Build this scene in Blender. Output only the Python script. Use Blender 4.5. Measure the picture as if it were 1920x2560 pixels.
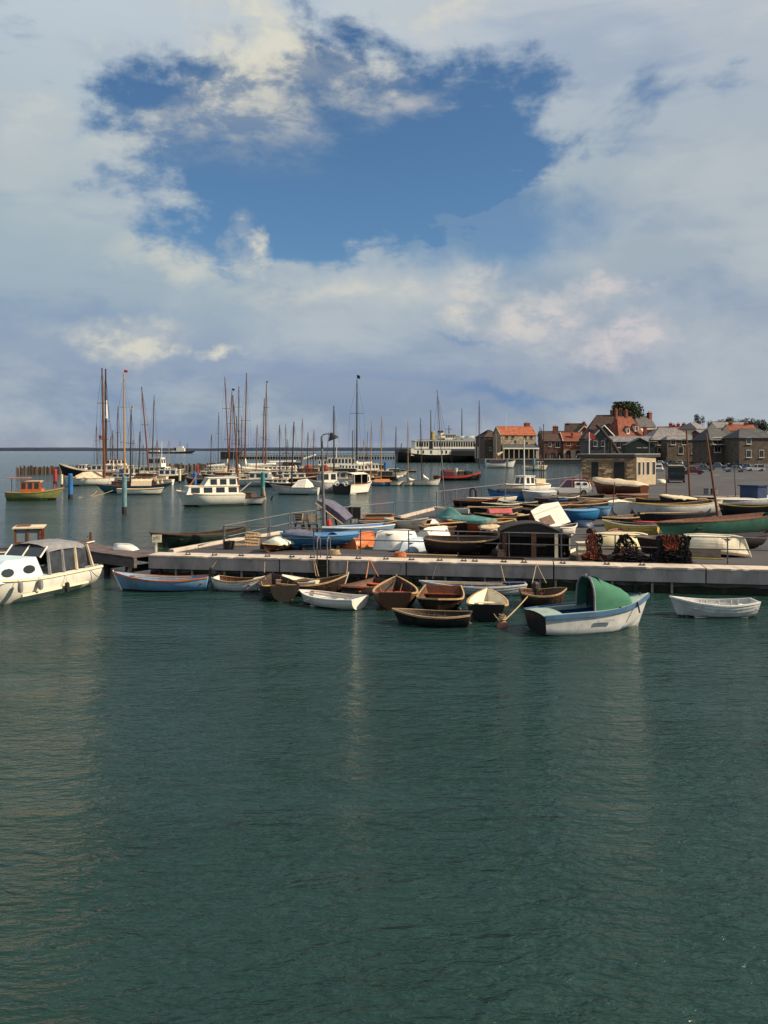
# Harbour with moored boats, boatyard quay, ferry and waterfront houses
import bpy, bmesh, math, random
from mathutils import Vector, Matrix, Euler
random.seed(7)
R = math.radians
for o in list(bpy.data.objects): bpy.data.objects.remove(o)
scene = bpy.context.scene
col = scene.collection
# ------------------------------------------------------------------ camera
F = 2100.0; CX = 960.0; HY = 1125.0; CAMH = 6.2; DECK = 1.05
cam_d = bpy.data.cameras.new('camera'); cam = bpy.data.objects.new('camera', cam_d); col.objects.link(cam)
cam_d.sensor_fit = 'HORIZONTAL'; cam_d.sensor_width = 36.0; cam_d.lens = 36.0*F/1920.0
cam_d.shift_y = -(1280.0-HY)/1920.0
cam_d.clip_start = 0.1; cam_d.clip_end = 60000
cam.location = (0, 0, CAMH); cam.rotation_euler = (R(90), 0, 0)
scene.camera = cam
# ------------------------------------------------------------------ light
SUN = Vector((0.80, -0.14, 0.60)).normalized()       # towards the sun
sun_el = math.asin(SUN.z); sun_az = math.atan2(SUN.x, SUN.y)
sl = bpy.data.lights.new('sun', 'SUN'); sl.energy = 5.0; sl.angle = R(0.6); sl.color = (1.0, 0.83, 0.60)
so = bpy.data.objects.new('sun', sl); col.objects.link(so)
so.rotation_euler = SUN.to_track_quat('Z', 'Y').to_euler()
scene.view_settings.view_transform = 'Standard'; scene.view_settings.look = 'None'
scene.view_settings.exposure = 0.45; scene.view_settings.gamma = 1.0
scene.view_settings.use_curve_mapping = False
# ------------------------------------------------------------------ world sky with clouds
world = bpy.data.worlds.new('World'); scene.world = world; world.use_nodes = True
nt = world.node_tree; nt.nodes.clear()
def N(tree, t, **kw):
    n = tree.nodes.new(t)
    for k, v in kw.items(): setattr(n, k, v)
    return n
def setin(tree, n, i, v):
    if v is None: return
    if hasattr(v, 'is_output') or isinstance(v, bpy.types.NodeSocket): tree.links.new(v, n.inputs[i])
    else: n.inputs[i].default_value = v
def M(tree, op, a, b=None, c=None, clamp=False):
    n = N(tree, 'ShaderNodeMath', operation=op); n.use_clamp = clamp
    setin(tree, n, 0, a); setin(tree, n, 1, b); setin(tree, n, 2, c)
    return n.outputs[0]
def MIX(tree, fac, a, b, bt='MIX'):
    n = N(tree, 'ShaderNodeMix', data_type='RGBA', blend_type=bt)
    setin(tree, n, 0, fac); setin(tree, n, 6, a); setin(tree, n, 7, b)
    return n.outputs[2]
def SS(tree, v, lo, hi):
    n = N(tree, 'ShaderNodeMapRange', interpolation_type='SMOOTHSTEP')
    setin(tree, n, 0, v); n.inputs[1].default_value = lo; n.inputs[2].default_value = hi
    return n.outputs[0]
def RGB(*c): return (c[0], c[1], c[2], 1.0)
def srgb(r, g, b, k=1.0):
    def l(v):
        v /= 255.0
        return v/12.92 if v <= 0.04045 else ((v+0.055)/1.055)**2.4
    return (l(r)*k, l(g)*k, l(b)*k, 1.0)
def NOISE(tree, vec, scale, detail=5, rough=0.55, dist=0.0):
    n = N(tree, 'ShaderNodeTexNoise'); tree.links.new(vec, n.inputs['Vector'])
    n.inputs['Scale'].default_value = scale; n.inputs['Detail'].default_value = detail
    n.inputs['Roughness'].default_value = rough; n.inputs['Distortion'].default_value = dist
    return n
def build_sky():
    t = nt; K = 10.0                       # background strength is 0.1
    tc = N(t, 'ShaderNodeTexCoord')
    sx = N(t, 'ShaderNodeSeparateXYZ'); t.links.new(tc.outputs['Generated'], sx.inputs[0])
    x, y, z = sx.outputs
    az = M(t, 'ARCTAN2', x, y)
    el = M(t, 'ARCSINE', M(t, 'MINIMUM', M(t, 'MAXIMUM', z, -1.0), 1.0))
    cb = N(t, 'ShaderNodeCombineXYZ'); t.links.new(az, cb.inputs[0]); t.links.new(el, cb.inputs[1])
    # stretched cloud space: layers flatten towards the horizon
    vs = N(t, 'ShaderNodeVectorMath', operation='MULTIPLY'); t.links.new(tc.outputs['Generated'], vs.inputs[0])
    vs.inputs[1].default_value = (1.0, 1.0, 2.0)
    n1 = NOISE(t, vs.outputs[0], 3.6, 7, 0.56, 0.25)
    n2 = NOISE(t, vs.outputs[0], 17.0, 7, 0.62, 0.2)
    vs2 = N(t, 'ShaderNodeVectorMath', operation='MULTIPLY'); t.links.new(tc.outputs['Generated'], vs2.inputs[0])
    vs2.inputs[1].default_value = (1.0, 1.0, 4.5)
    n3 = NOISE(t, vs2.outputs[0], 6.0, 5, 0.5, 0.3)
    w1 = NOISE(t, tc.outputs['Generated'], 11.0, 5, 0.6, 0.0)
    ws = N(t, 'ShaderNodeSeparateColor'); t.links.new(w1.outputs['Color'], ws.inputs[0])
    azw = M(t, 'ADD', az, M(t, 'MULTIPLY', M(t, 'SUBTRACT', ws.outputs[0], 0.5), 0.17))
    elw = M(t, 'ADD', el, M(t, 'MULTIPLY', M(t, 'SUBTRACT', ws.outputs[1], 0.5), 0.10))
    def blob(px, py, rx, ry, soft=0.0, rag=0.0):
        a0 = math.atan((px-CX)/F); e0 = math.atan((HY-py)/math.hypot(F, px-CX))
        u = M(t, 'DIVIDE', M(t, 'SUBTRACT', azw, a0), rx/F); v = M(t, 'DIVIDE', M(t, 'SUBTRACT', elw, e0), ry/F)
        d = M(t, 'SQRT', M(t, 'ADD', M(t, 'MULTIPLY', u, u), M(t, 'MULTIPLY', v, v)))
        if rag: d = M(t, 'ADD', d, M(t, 'ADD', M(t, 'MULTIPLY', M(t, 'SUBTRACT', n1.outputs[0], 0.5), rag), M(t, 'MULTIPLY', M(t, 'SUBTRACT', n2.outputs[0], 0.5), rag*.3)))
        return SS(t, d, 1.0, soft)
    # veil of thin high cloud: colour follows elevation
    cr = N(t, 'ShaderNodeValToRGB'); t.links.new(M(t, 'MULTIPLY', el, 1.6), cr.inputs[0])
    e = cr.color_ramp.elements
    e[0].position = 0.0; e[0].color = srgb(146, 155, 172, 1)
    e[1].position = 1.0; e[1].color = srgb(186, 198, 208, 1)
    for p, c in ((0.07, (132, 151, 174)), (0.16, (146, 163, 186)), (0.30, (160, 178, 190)), (0.48, (168, 185, 194)), (0.75, (190, 202, 212))):
        q = e.new(p); q.color = srgb(*c)
    veil = MIX(t, 1.0, cr.outputs[0], RGB(K, K, K), 'MULTIPLY')
    lavender = srgb(162, 166, 182, K)
    right = SS(t, az, -0.15, 0.40)
    veil = MIX(t, M(t, 'MULTIPLY', right, 0.32), veil, lavender)
    # darker blue-grey streaks
    streak = M(t, 'MULTIPLY', SS(t, n3.outputs[0], 0.48, 0.68), 0.34)
    veil = MIX(t, streak, veil, srgb(116, 143, 180, K))
    for a in ((1320, 985, 330, 34, .75), (330, 985, 300, 46, .45), (140, 1040, 170, 70, .4), (1180, 860, 200, 14, .45), (1250, 700, 330, 40, .45), (230, 780, 230, 50, .35)):
        veil = MIX(t, M(t, 'MULTIPLY', blob(a[0], a[1], a[2], a[3]), a[4]), veil, srgb(104, 138, 180, K))
    # brighter soft cloud
    soft = M(t, 'MULTIPLY', SS(t, n1.outputs[0], 0.44, 0.66), 0.70)
    veil = MIX(t, soft, veil, srgb(188, 196, 200, K))
    # clear sky shows through the gap
    sky = N(t, 'ShaderNodeTexSky', sky_type='NISHITA'); sky.sun_disc = False
    sky.sun_elevation = sun_el; sky.sun_rotation = sun_az; sky.altitude = 0; sky.air_density = 1.0; sky.dust_density = 0.6; sky.ozone_density = 2.0
    clear = MIX(t, 1.0, sky.outputs[0], RGB(0.62, 0.86, 1.0), 'MULTIPLY')
    gap = M(t, 'MAXIMUM', blob(790, 400, 640, 320, 0.74, 1.7), M(t, 'MULTIPLY', blob(1210, 570, 420, 150, 0.35), 0.85))
    gap = M(t, 'MAXIMUM', gap, M(t, 'MULTIPLY', SS(t, n1.outputs[0], 0.42, 0.32), M(t, 'MULTIPLY', SS(t, el, 0.22, 0.40), 0.8)))
    c = MIX(t, gap, veil, clear)
    # cumulus heads
    puff = None
    for a in ((330, 850, 165, 85), (405, 885, 80, 34), (615, 625, 60, 95), (1150, 800, 85, 60), (1190, 720, 130, 60), (1330, 810, 150, 90), (1410, 770, 130, 60), (1500, 850, 110, 60), (1590, 835, 100, 60),
              (540, 905, 90, 22), (1550, 725, 160, 40), (430, 660, 260, 70), (880, 745, 420, 55)):
        b = M(t, 'MULTIPLY', blob(a[0], a[1], a[2], a[3], 0.05), 0.95 if a[2] < 200 else 0.55)
        puff = b if puff is None else M(t, 'MAXIMUM', puff, b)
    high = M(t, 'MULTIPLY', SS(t, n1.outputs[0], 0.52, 0.64), SS(t, el, 0.30, 0.42))
    puff = M(t, 'MAXIMUM', puff, high)
    puff = M(t, 'MULTIPLY', puff, M(t, 'ADD', 0.30, M(t, 'MULTIPLY', SS(t, n2.outputs[0], 0.40, 0.60), 0.70)))
    warm = MIX(t, right, srgb(224, 220, 202, K), srgb(212, 204, 206, K))
    c = MIX(t, M(t, 'MULTIPLY', puff, 0.85), c, warm)
    bg = N(t, 'ShaderNodeBackground'); t.links.new(c, bg.inputs[0]); bg.inputs[1].default_value = 0.072
    out = N(t, 'ShaderNodeOutputWorld'); t.links.new(bg.outputs[0], out.inputs[0])
build_sky()
world.cycles.sampling_method = 'MANUAL'; world.cycles.sample_map_resolution = 256
scene.cycles.max_bounces = 6; scene.cycles.diffuse_bounces = 2; scene.cycles.glossy_bounces = 3
scene.cycles.sample_clamp_direct = 1.3; scene.cycles.sample_clamp_indirect = 3.0; scene.cycles.caustics_reflective = False; scene.cycles.caustics_refractive = False
try: scene.cycles.use_denoising = True
except Exception: pass

# ------------------------------------------------------------------ geometry helpers
def at(px, py, Z=0.0):
    d = (CAMH-Z)*F/(py-HY)
    return Vector(((px-CX)/F*d, d, Z))
def atd(px, py, d): return Vector(((px-CX)/F*d, d, CAMH-(py-HY)/F*d))
def dist(py, Z=0.0): return (CAMH-Z)*F/(py-HY)

class MB:
    def __init__(s): s.v = []; s.f = []
    def add(s, vs, fs):
        n = len(s.v); s.v += [tuple(p) for p in vs]; s.f += [tuple(i+n for i in f) for f in fs]; return s
    def box(s, c, d, rz=0.0, M4=None):
        x, y, z = d[0]/2, d[1]/2, d[2]/2
        ps = [Vector((a*x, b*y, e*z)) for e in (-1, 1) for b in (-1, 1) for a in (-1, 1)]
        m = M4 if M4 is not None else Matrix.Rotation(rz, 3, 'Z')
        ps = [(m @ p)+Vector(c) for p in ps]
        return s.add(ps, [(0,2,3,1),(4,5,7,6),(0,1,5,4),(2,6,7,3),(0,4,6,2),(1,3,7,5)])
    def bbox(s, a, b):      # two corners
        return s.box([(a[i]+b[i])/2 for i in range(3)], [abs(b[i]-a[i]) for i in range(3)])
    def tube(s, p0, p1, r0, r1=None, n=6, caps=True):
        r1 = r0 if r1 is None else r1
        p0, p1 = Vector(p0), Vector(p1); d = (p1-p0)
        if d.length < 1e-6: return s
        q = d.to_track_quat('Z', 'Y'); vs = []
        for p, r in ((p0, r0), (p1, r1)):
            for i in range(n):
                a = 2*math.pi*i/n; vs.append(p+q @ Vector((r*math.cos(a), r*math.sin(a), 0)))
        fs = [(i, (i+1) % n, n+(i+1) % n, n+i) for i in range(n)]
        if caps: fs += [tuple(range(n-1, -1, -1)), tuple(range(n, 2*n))]
        return s.add(vs, fs)
    def path(s, pts, r, n=5):
        for a, b in zip(pts[:-1], pts[1:]): s.tube(a, b, r, r, n)
        return s
    def rope(s, a, b, sag, r, k=7, n=5):
        a, b = Vector(a), Vector(b)
        pts = [a.lerp(b, i/k)-Vector((0, 0, sag*4*(i/k)*(1-i/k))) for i in range(k+1)]
        return s.path(pts, r, n)
    def loft(s, secs, closed=False, cap0=False, cap1=False, flip=False):
        m = len(secs[0]); n0 = len(s.v); vs = [p for q in secs for p in q]; fs = []
        rng = m if closed else m-1
        for i in range(len(secs)-1):
            for j in range(rng):
                a, b = i*m+j, i*m+(j+1) % m
                q = (a, b, b+m, a+m)
                fs.append(q[::-1] if flip else q)
        if cap0: fs.append(tuple(range(m))[::-1])
        if cap1: fs.append(tuple((len(secs)-1)*m+j for j in range(m)))
        return s.add(vs, fs)
    def prism(s, poly, z0, z1):     # poly: list of (x,y) ccw
        n = len(poly); vs = [(p[0], p[1], z0) for p in poly]+[(p[0], p[1], z1) for p in poly]
        fs = [(i, (i+1) % n, n+(i+1) % n, n+i) for i in range(n)]+[tuple(range(n-1, -1, -1)), tuple(range(n, 2*n))]
        return s.add(vs, fs)
    def extr(s, poly, a, b, axis='y'):   # poly in (u,v) extruded along axis from a to b ; axis y: (x,z)
        n = len(poly)
        if axis == 'y': mk = lambda p, t: (p[0], t, p[1])
        elif axis == 'x': mk = lambda p, t: (t, p[0], p[1])
        else: mk = lambda p, t: (p[0], p[1], t)
        vs = [mk(p, a) for p in poly]+[mk(p, b) for p in poly]
        fs = [(i, (i+1) % n, n+(i+1) % n, n+i) for i in range(n)]+[tuple(range(n-1, -1, -1)), tuple(range(n, 2*n))]
        return s.add(vs, fs)
    def lathe(s, prof, c=(0, 0, 0), n=10):
        secs = [[(c[0]+r*math.cos(2*math.pi*i/n), c[1]+r*math.sin(2*math.pi*i/n), c[2]+z) for i in range(n)] for r, z in prof]
        return s.loft(secs, True, True, True)
    def mesh(s, name, smooth=False):
        me = bpy.data.meshes.new(name); me.from_pydata(s.v, [], s.f); me.update()
        bm = bmesh.new(); bm.from_mesh(me); bmesh.ops.recalc_face_normals(bm, faces=bm.faces); bm.to_mesh(me); bm.free()
        if smooth: me.polygons.foreach_set('use_smooth', [True]*len(me.polygons))
        return me
    def build(s, name, m, parent=None, smooth=False, world=False):
        if world and parent is not None:
            inv = RM[parent.name].inverted(); s.v = [tuple(inv @ Vector(p)) for p in s.v]
        me = s.mesh(name, smooth)
        if m: me.materials.append(m)
        o = bpy.data.objects.new(name, me); col.objects.link(o)
        if parent is not None: o.parent = parent
        return o
RM = {}
def tag(o, label=None, cat=None, group=None, kind=None):
    if label: o['label'] = label
    if cat: o['category'] = cat
    if group: o['group'] = group
    if kind: o['kind'] = kind
    return o
def thing(name, label, cat, loc=(0, 0, 0), rot=(0, 0, 0), group=None):
    o = bpy.data.objects.new(name, None); col.objects.link(o); o.location = loc; o.rotation_euler = rot
    o.empty_display_size = 0.3
    RM[o.name] = Matrix.Translation(Vector(loc)) @ Euler(rot).to_matrix().to_4x4()
    return tag(o, label, cat, group)
def inst(name, me, parent, loc=(0, 0, 0), rot=(0, 0, 0), sc=(1, 1, 1)):
    o = bpy.data.objects.new(name, me); col.objects.link(o); o.location = loc; o.rotation_euler = rot; o.scale = sc
    if parent is not None: o.parent = parent
    return o
# ------------------------------------------------------------------ materials
MATS = {}
def mat(name, c, rough=0.6, var=0.25, scale=3.0, bump=0.15, metal=0.0, dirt=None, dirt_amt=0.5, stretch=(1, 1, 1), spec=0.4, detail=6):
    if name in MATS: return MATS[name]
    m = bpy.data.materials.new(name); m.use_nodes = True; t = m.node_tree; b = t.nodes['Principled BSDF']
    tc = N(t, 'ShaderNodeTexCoord'); mp = N(t, 'ShaderNodeVectorMath', operation='MULTIPLY'); t.links.new(tc.outputs['Object'], mp.inputs[0])
    oi = N(t, 'ShaderNodeObjectInfo'); ad = N(t, 'ShaderNodeVectorMath', operation='ADD')
    mr = N(t, 'ShaderNodeVectorMath', operation='SCALE'); cb = N(t, 'ShaderNodeCombineXYZ')
    t.links.new(oi.outputs['Random'], cb.inputs[0]); t.links.new(oi.outputs['Random'], cb.inputs[1])
    t.links.new(cb.outputs[0], mr.inputs[0]); mr.inputs['Scale'].default_value = 37.0
    t.links.new(tc.outputs['Object'], ad.inputs[0]); t.links.new(mr.outputs[0], ad.inputs[1])
    t.links.new(ad.outputs[0], mp.inputs[0]); mp.inputs[1].default_value = stretch
    n = NOISE(t, mp.outputs[0], scale, detail, 0.6)
    lo = RGB(*[v*(1-var) for v in c]); hi = RGB(*[min(1, v*(1+var)) for v in c])
    cc = MIX(t, SS(t, n.outputs[0], 0.3, 0.7), lo, hi)
    if dirt:
        n2 = NOISE(t, mp.outputs[0], scale*0.55, 8, 0.7, 0.6)
        cc = MIX(t, M(t, 'MULTIPLY', SS(t, n2.outputs[0], 0.52, 0.68), dirt_amt), cc, RGB(*dirt))
    t.links.new(cc, b.inputs['Base Color'])
    rr = M(t, 'ADD', rough-0.08, M(t, 'MULTIPLY', n.outputs[0], 0.16), clamp=True); t.links.new(rr, b.inputs['Roughness'])
    b.inputs['Metallic'].default_value = metal; b.inputs['Specular IOR Level'].default_value = spec
    if bump:
        n3 = NOISE(t, mp.outputs[0], scale*6, 4, 0.6)
        bp = N(t, 'ShaderNodeBump'); bp.inputs['Strength'].default_value = bump; bp.inputs['Distance'].default_value = 0.02
        t.links.new(n3.outputs[0], bp.inputs['Height']); t.links.new(bp.outputs[0], b.inputs['Normal'])
    MATS[name] = m; return m
def glassm(name='window_glass', c=(0.02, 0.025, 0.03)):
    if name in MATS: return MATS[name]
    m = mat(name, c, 0.12, 0.3, 0.7, 0.0, spec=0.7); return m
DIRT = (0.09, 0.07, 0.05)
white = mat('white_paint', (0.74, 0.71, 0.63), 0.5, 0.06, 2.5, 0.06, dirt=(0.45, 0.38, 0.28), dirt_amt=0.45)
cream = mat('cream_paint', (0.74, 0.66, 0.48), 0.55, 0.08, 2.5, 0.08, dirt=(0.36, 0.28, 0.18), dirt_amt=0.5)
greyp = mat('grey_paint', (0.42, 0.43, 0.44), 0.55, 0.12, 2.5, 0.08, dirt=(0.2, 0.18, 0.15))
paleg = mat('pale_grey_paint', (0.58, 0.58, 0.57), 0.5, 0.1, 2.5, 0.08, dirt=(0.3, 0.27, 0.22))
bluep = mat('blue_paint', (0.055, 0.19, 0.44), 0.5, 0.15, 2.0, 0.08, dirt=(0.2, 0.22, 0.24), dirt_amt=0.35)
skyb = mat('sky_blue_paint', (0.13, 0.27, 0.44), 0.5, 0.12, 2.0, 0.08, dirt=(0.3, 0.3, 0.28), dirt_amt=0.4)
brightb = mat('bright_blue_paint', (0.022, 0.16, 0.36), 0.45, 0.12, 2.0, 0.05, dirt=(0.1, 0.12, 0.14), dirt_amt=0.3)
navy = mat('navy_paint', (0.015, 0.035, 0.09), 0.5, 0.2, 2.0, 0.08)
tealp = mat('teal_paint', (0.03, 0.13, 0.17), 0.5, 0.2, 2.0, 0.08, dirt=(0.12, 0.1, 0.08))
greenp = mat('green_paint', (0.014, 0.075, 0.055), 0.5, 0.2, 2.0, 0.08, dirt=(0.1, 0.09, 0.06), dirt_amt=0.35)
dgreen = mat('dark_green_paint', (0.009, 0.024, 0.018), 0.5, 0.25, 2.0, 0.08, dirt=(0.06, 0.05, 0.04))
canvasg = mat('green_canvas', (0.036, 0.15, 0.092), 0.85, 0.12, 4.0, 0.3)
tealc = mat('teal_canvas', (0.07, 0.19, 0.175), 0.85, 0.25, 3.0, 0.5, dirt=(0.22, 0.27, 0.26))
black = mat('black_paint', (0.012, 0.012, 0.014), 0.5, 0.3, 2.0, 0.1, dirt=(0.05, 0.04, 0.03))
tar = mat('tarred_wood', (0.022, 0.018, 0.016), 0.75, 0.4, 2.0, 0.3, dirt=(0.06, 0.045, 0.035), stretch=(1, 6, 6))
redp = mat('red_paint', (0.42, 0.035, 0.03), 0.5, 0.15, 2.0, 0.08, dirt=(0.12, 0.05, 0.04), dirt_amt=0.4)
pinkp = mat('faded_red_canvas', (0.42, 0.09, 0.10), 0.85, 0.2, 4.0, 0.4)
yellow = mat('yellow_paint', (0.55, 0.40, 0.10), 0.55, 0.15, 2.0, 0.1, dirt=(0.25, 0.17, 0.06))
lime = mat('lime_paint', (0.24, 0.26, 0.09), 0.5, 0.12, 2.0, 0.08, dirt=(0.15, 0.15, 0.05))
orange = mat('orange_varnish', (0.46, 0.125, 0.028), 0.35, 0.25, 2.0, 0.1, stretch=(1, 7, 7), dirt=(0.2, 0.06, 0.02))
redor = mat('orange_red_paint', (0.45, 0.085, 0.02), 0.5, 0.15, 2.0, 0.1)
varn = mat('varnished_wood', (0.16, 0.048, 0.018), 0.35, 0.4, 2.0, 0.15, stretch=(1, 8, 8), dirt=(0.08, 0.03, 0.015))
brown = mat('brown_wood', (0.085, 0.037, 0.021), 0.6, 0.4, 2.0, 0.25, stretch=(1, 8, 8), dirt=(0.04, 0.025, 0.018))
dbrown = mat('dark_brown_wood', (0.035, 0.02, 0.015), 0.6, 0.4, 2.0, 0.25, stretch=(1, 8, 8), dirt=(0.015, 0.012, 0.01))
bleach = mat('weathered_wood', (0.33, 0.25, 0.17), 0.8, 0.3, 3.0, 0.3, stretch=(1, 7, 7), dirt=(0.16, 0.11, 0.07))
gunw = mat('gunwale_wood', (0.42, 0.27, 0.13), 0.6, 0.3, 3.0, 0.2, stretch=(1, 8, 8), dirt=(0.16, 0.09, 0.05))
goldm = mat('varnished_spar', (0.40, 0.23, 0.07), 0.4, 0.2, 2.0, 0.1, stretch=(5, 5, 1))
brm = mat('brown_spar', (0.15, 0.055, 0.025), 0.45, 0.3, 2.0, 0.1, stretch=(5, 5, 1))
dkm = mat('dark_spar', (0.045, 0.028, 0.022), 0.5, 0.3, 2.0, 0.1, stretch=(5, 5, 1))
whm = mat('white_spar', (0.70, 0.68, 0.62), 0.5, 0.08, 2.0, 0.05)
galv = mat('galvanised_steel', (0.17, 0.16, 0.17), 0.5, 0.2, 4.0, 0.1, metal=0.3, dirt=(0.16, 0.1, 0.06))
steel = mat('dark_steel', (0.07, 0.06, 0.055), 0.6, 0.3, 4.0, 0.2, metal=0.3, dirt=(0.14, 0.06, 0.03))
rubber = mat('black_rubber', (0.015, 0.015, 0.016), 0.8, 0.3, 5.0, 0.2)
sailw = mat('white_canvas', (0.76, 0.72, 0.62), 0.9, 0.1, 4.0, 0.4, dirt=(0.5, 0.44, 0.34))
tan = mat('tan_canvas', (0.50, 0.40, 0.27), 0.9, 0.15, 3.0, 0.4, dirt=(0.3, 0.23, 0.15))
ctan = mat('buff_canvas', (0.62, 0.49, 0.33), 0.9, 0.12, 3.0, 0.4, dirt=(0.42, 0.32, 0.2))
greyc = mat('grey_canvas', (0.19, 0.19, 0.20), 0.9, 0.15, 4.0, 0.4, dirt=(0.3, 0.29, 0.27))
purc = mat('purple_grey_canvas', (0.10, 0.095, 0.14), 0.85, 0.25, 3.0, 0.5, dirt=(0.2, 0.19, 0.22))
blackc = mat('black_canvas', (0.014, 0.013, 0.014), 0.9, 0.3, 3.0, 0.5)
bluec = mat('blue_canvas', (0.03, 0.09, 0.30), 0.9, 0.2, 3.0, 0.4)
clear_pl = mat('smoky_window', (0.035, 0.04, 0.045), 0.18, 0.5, 2.0, 0.1, spec=0.6)
ropem = mat('hemp_rope', (0.42, 0.30, 0.16), 0.9, 0.2, 8.0, 0.3)
ropeo = mat('orange_rope', (0.50, 0.17, 0.06), 0.9, 0.2, 8.0, 0.3)
glass = glassm()
antif = mat('dark_antifouling', (0.02, 0.016, 0.018), 0.7, 0.3, 3.0, 0.2)
redaf = mat('red_antifouling', (0.16, 0.03, 0.025), 0.7, 0.3, 3.0, 0.2)
# ------------------------------------------------------------------ sea, land, quay
def water_mat():
    m = bpy.data.materials.new('harbour_water'); m.use_nodes = True; t = m.node_tree; b = t.nodes['Principled BSDF']
    tc = N(t, 'ShaderNodeTexCoord')
    def sc(v):
        n = N(t, 'ShaderNodeVectorMath', operation='MULTIPLY'); t.links.new(tc.outputs['Object'], n.inputs[0]); n.inputs[1].default_value = v; return n.outputs[0]
    big = NOISE(t, sc((0.01, 0.02, 1)), 1.0, 5, 0.6)
    patch = NOISE(t, sc((0.07, 0.16, 1)), 1.0, 4, 0.6, 0.6)
    mid = NOISE(t, sc((0.35, 0.8, 1)), 1.0, 3, 0.5, 0.3)
    sm = NOISE(t, sc((1.5, 3.6, 1)), 1.0, 4, 0.55, 0.5)
    fine = NOISE(t, sc((4.5, 11.0, 1)), 1.0, 3, 0.5, 0.3)
    gust = SS(t, big.outputs[0], 0.35, 0.65)
    c = MIX(t, gust, RGB(0.010, 0.032, 0.028), RGB(0.015, 0.043, 0.038))
    t.links.new(c, b.inputs['Base Color'])
    b.inputs['Roughness'].default_value = 0.10; b.inputs['IOR'].default_value = 1.33
    h = M(t, 'ADD', M(t, 'MULTIPLY', mid.outputs[0], 0.34), M(t, 'ADD', M(t, 'MULTIPLY', sm.outputs[0], 0.20), M(t, 'MULTIPLY', fine.outputs[0], 0.085)))
    h = M(t, 'MULTIPLY', h, M(t, 'ADD', 0.75, M(t, 'ADD', M(t, 'MULTIPLY', gust, 0.5), M(t, 'MULTIPLY', SS(t, patch.outputs[0], 0.40, 0.62), 0.55))))
    bp = N(t, 'ShaderNodeBump'); bp.inputs['Strength'].default_value = 0.85; bp.inputs['Distance'].default_value = 0.8
    t.links.new(h, bp.inputs['Height']); t.links.new(bp.outputs[0], b.inputs['Normal'])
    return m
S = 40000.0
tag(MB().add([(-S, -200, 0), (S, -200, 0), (S, S, 0), (-S, S, 0)], [(0, 1, 2, 3)]).build('sea_water', water_mat()), kind='structure')
# far low shore across the strait
def far_shore():
    mb = MB(); rnd = random.Random(3); secs = []
    y0 = 5200.0; n = 90; h = 14.0
    for i in range(n+1):
        x = -5200+i*(7600/n)
        h = max(6, min(19, h+rnd.uniform(-3, 3)))
        hh = h*min(1.0, (n-i)/14)+1.0
        secs.append([(x, y0, -2), (x, y0+40, hh*0.75), (x, y0+160, hh), (x, y0+900, hh*1.25), (x, y0+1500, -2)])
    mb.loft(secs, False)
    m = mat('far_woods_haze_blue', (0.010, 0.020, 0.040), 0.95, 0.4, 0.02, 0.0)  # distance haze is painted in as a blue base colour
    tag(mb.build('distant_shore', m), kind='structure')
far_shore()
# ---- the boatyard quay: outline on the deck plane
def asphalt():
    m = bpy.data.materials.new('quay_asphalt'); m.use_nodes = True; t = m.node_tree; b = t.nodes['Principled BSDF']
    tc = N(t, 'ShaderNodeTexCoord'); o = tc.outputs['Object']
    a = NOISE(t, o, 0.16, 6, 0.6); s = NOISE(t, o, 2.2, 6, 0.65); g = NOISE(t, o, 40.0, 3, 0.6)
    c = MIX(t, SS(t, a.outputs[0], 0.35, 0.65), RGB(0.034, 0.031, 0.035), RGB(0.058, 0.052, 0.056))
    c = MIX(t, M(t, 'MULTIPLY', SS(t, s.outputs[0], 0.55, 0.7), 0.5), c, RGB(0.06, 0.052, 0.05))
    c = MIX(t, M(t, 'MULTIPLY', SS(t, g.outputs[0], 0.5, 0.75), 0.25), c, RGB(0.15, 0.14, 0.13))
    t.links.new(c, b.inputs['Base Color']); b.inputs['Roughness'].default_value = 0.85
    bp = N(t, 'ShaderNodeBump'); bp.inputs['Strength'].default_value = 0.4; bp.inputs['Distance'].default_value = 0.02
    t.links.new(g.outputs[0], bp.inputs['Height']); t.links.new(bp.outputs[0], b.inputs['Normal'])
    return m
asph = asphalt()
conc = mat('pale_concrete', (0.50, 0.42, 0.34), 0.85, 0.12, 1.2, 0.4, dirt=(0.3, 0.25, 0.21), dirt_amt=0.6)
concd = mat('quay_concrete', (0.34, 0.285, 0.265), 0.85, 0.22, 1.4, 0.5, dirt=(0.11, 0.085, 0.075), dirt_amt=0.75, stretch=(1, 1, .35))
QA = at(380, 1389, DECK); QB = at(1855, 1424, DECK)
qdir = (QB-QA); qdir.z = 0; qdir.normalize(); qn = Vector((qdir.y, -qdir.x, 0))     # towards the camera
QE = QA+qdir*62
edge_px = [(424, 1381), (560, 1356), (700, 1334), (870, 1309), (1000, 1293), (1088, 1268), (1250, 1241), (1400, 1221), (1452, 1207)]
edge = [at(p[0], p[1], DECK) for p in edge_px]
back = [Vector((36, 160, DECK)), Vector((62, 255, DECK)), Vector((85, 330, DECK)), Vector((100, 384, DECK)), Vector((700, 384, DECK)), Vector((700, -60, DECK)), Vector((QE.x, QE.y, DECK))]
poly = [(p.x, p.y) for p in [QA+qn*(-0.02)]+edge+back]
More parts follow.
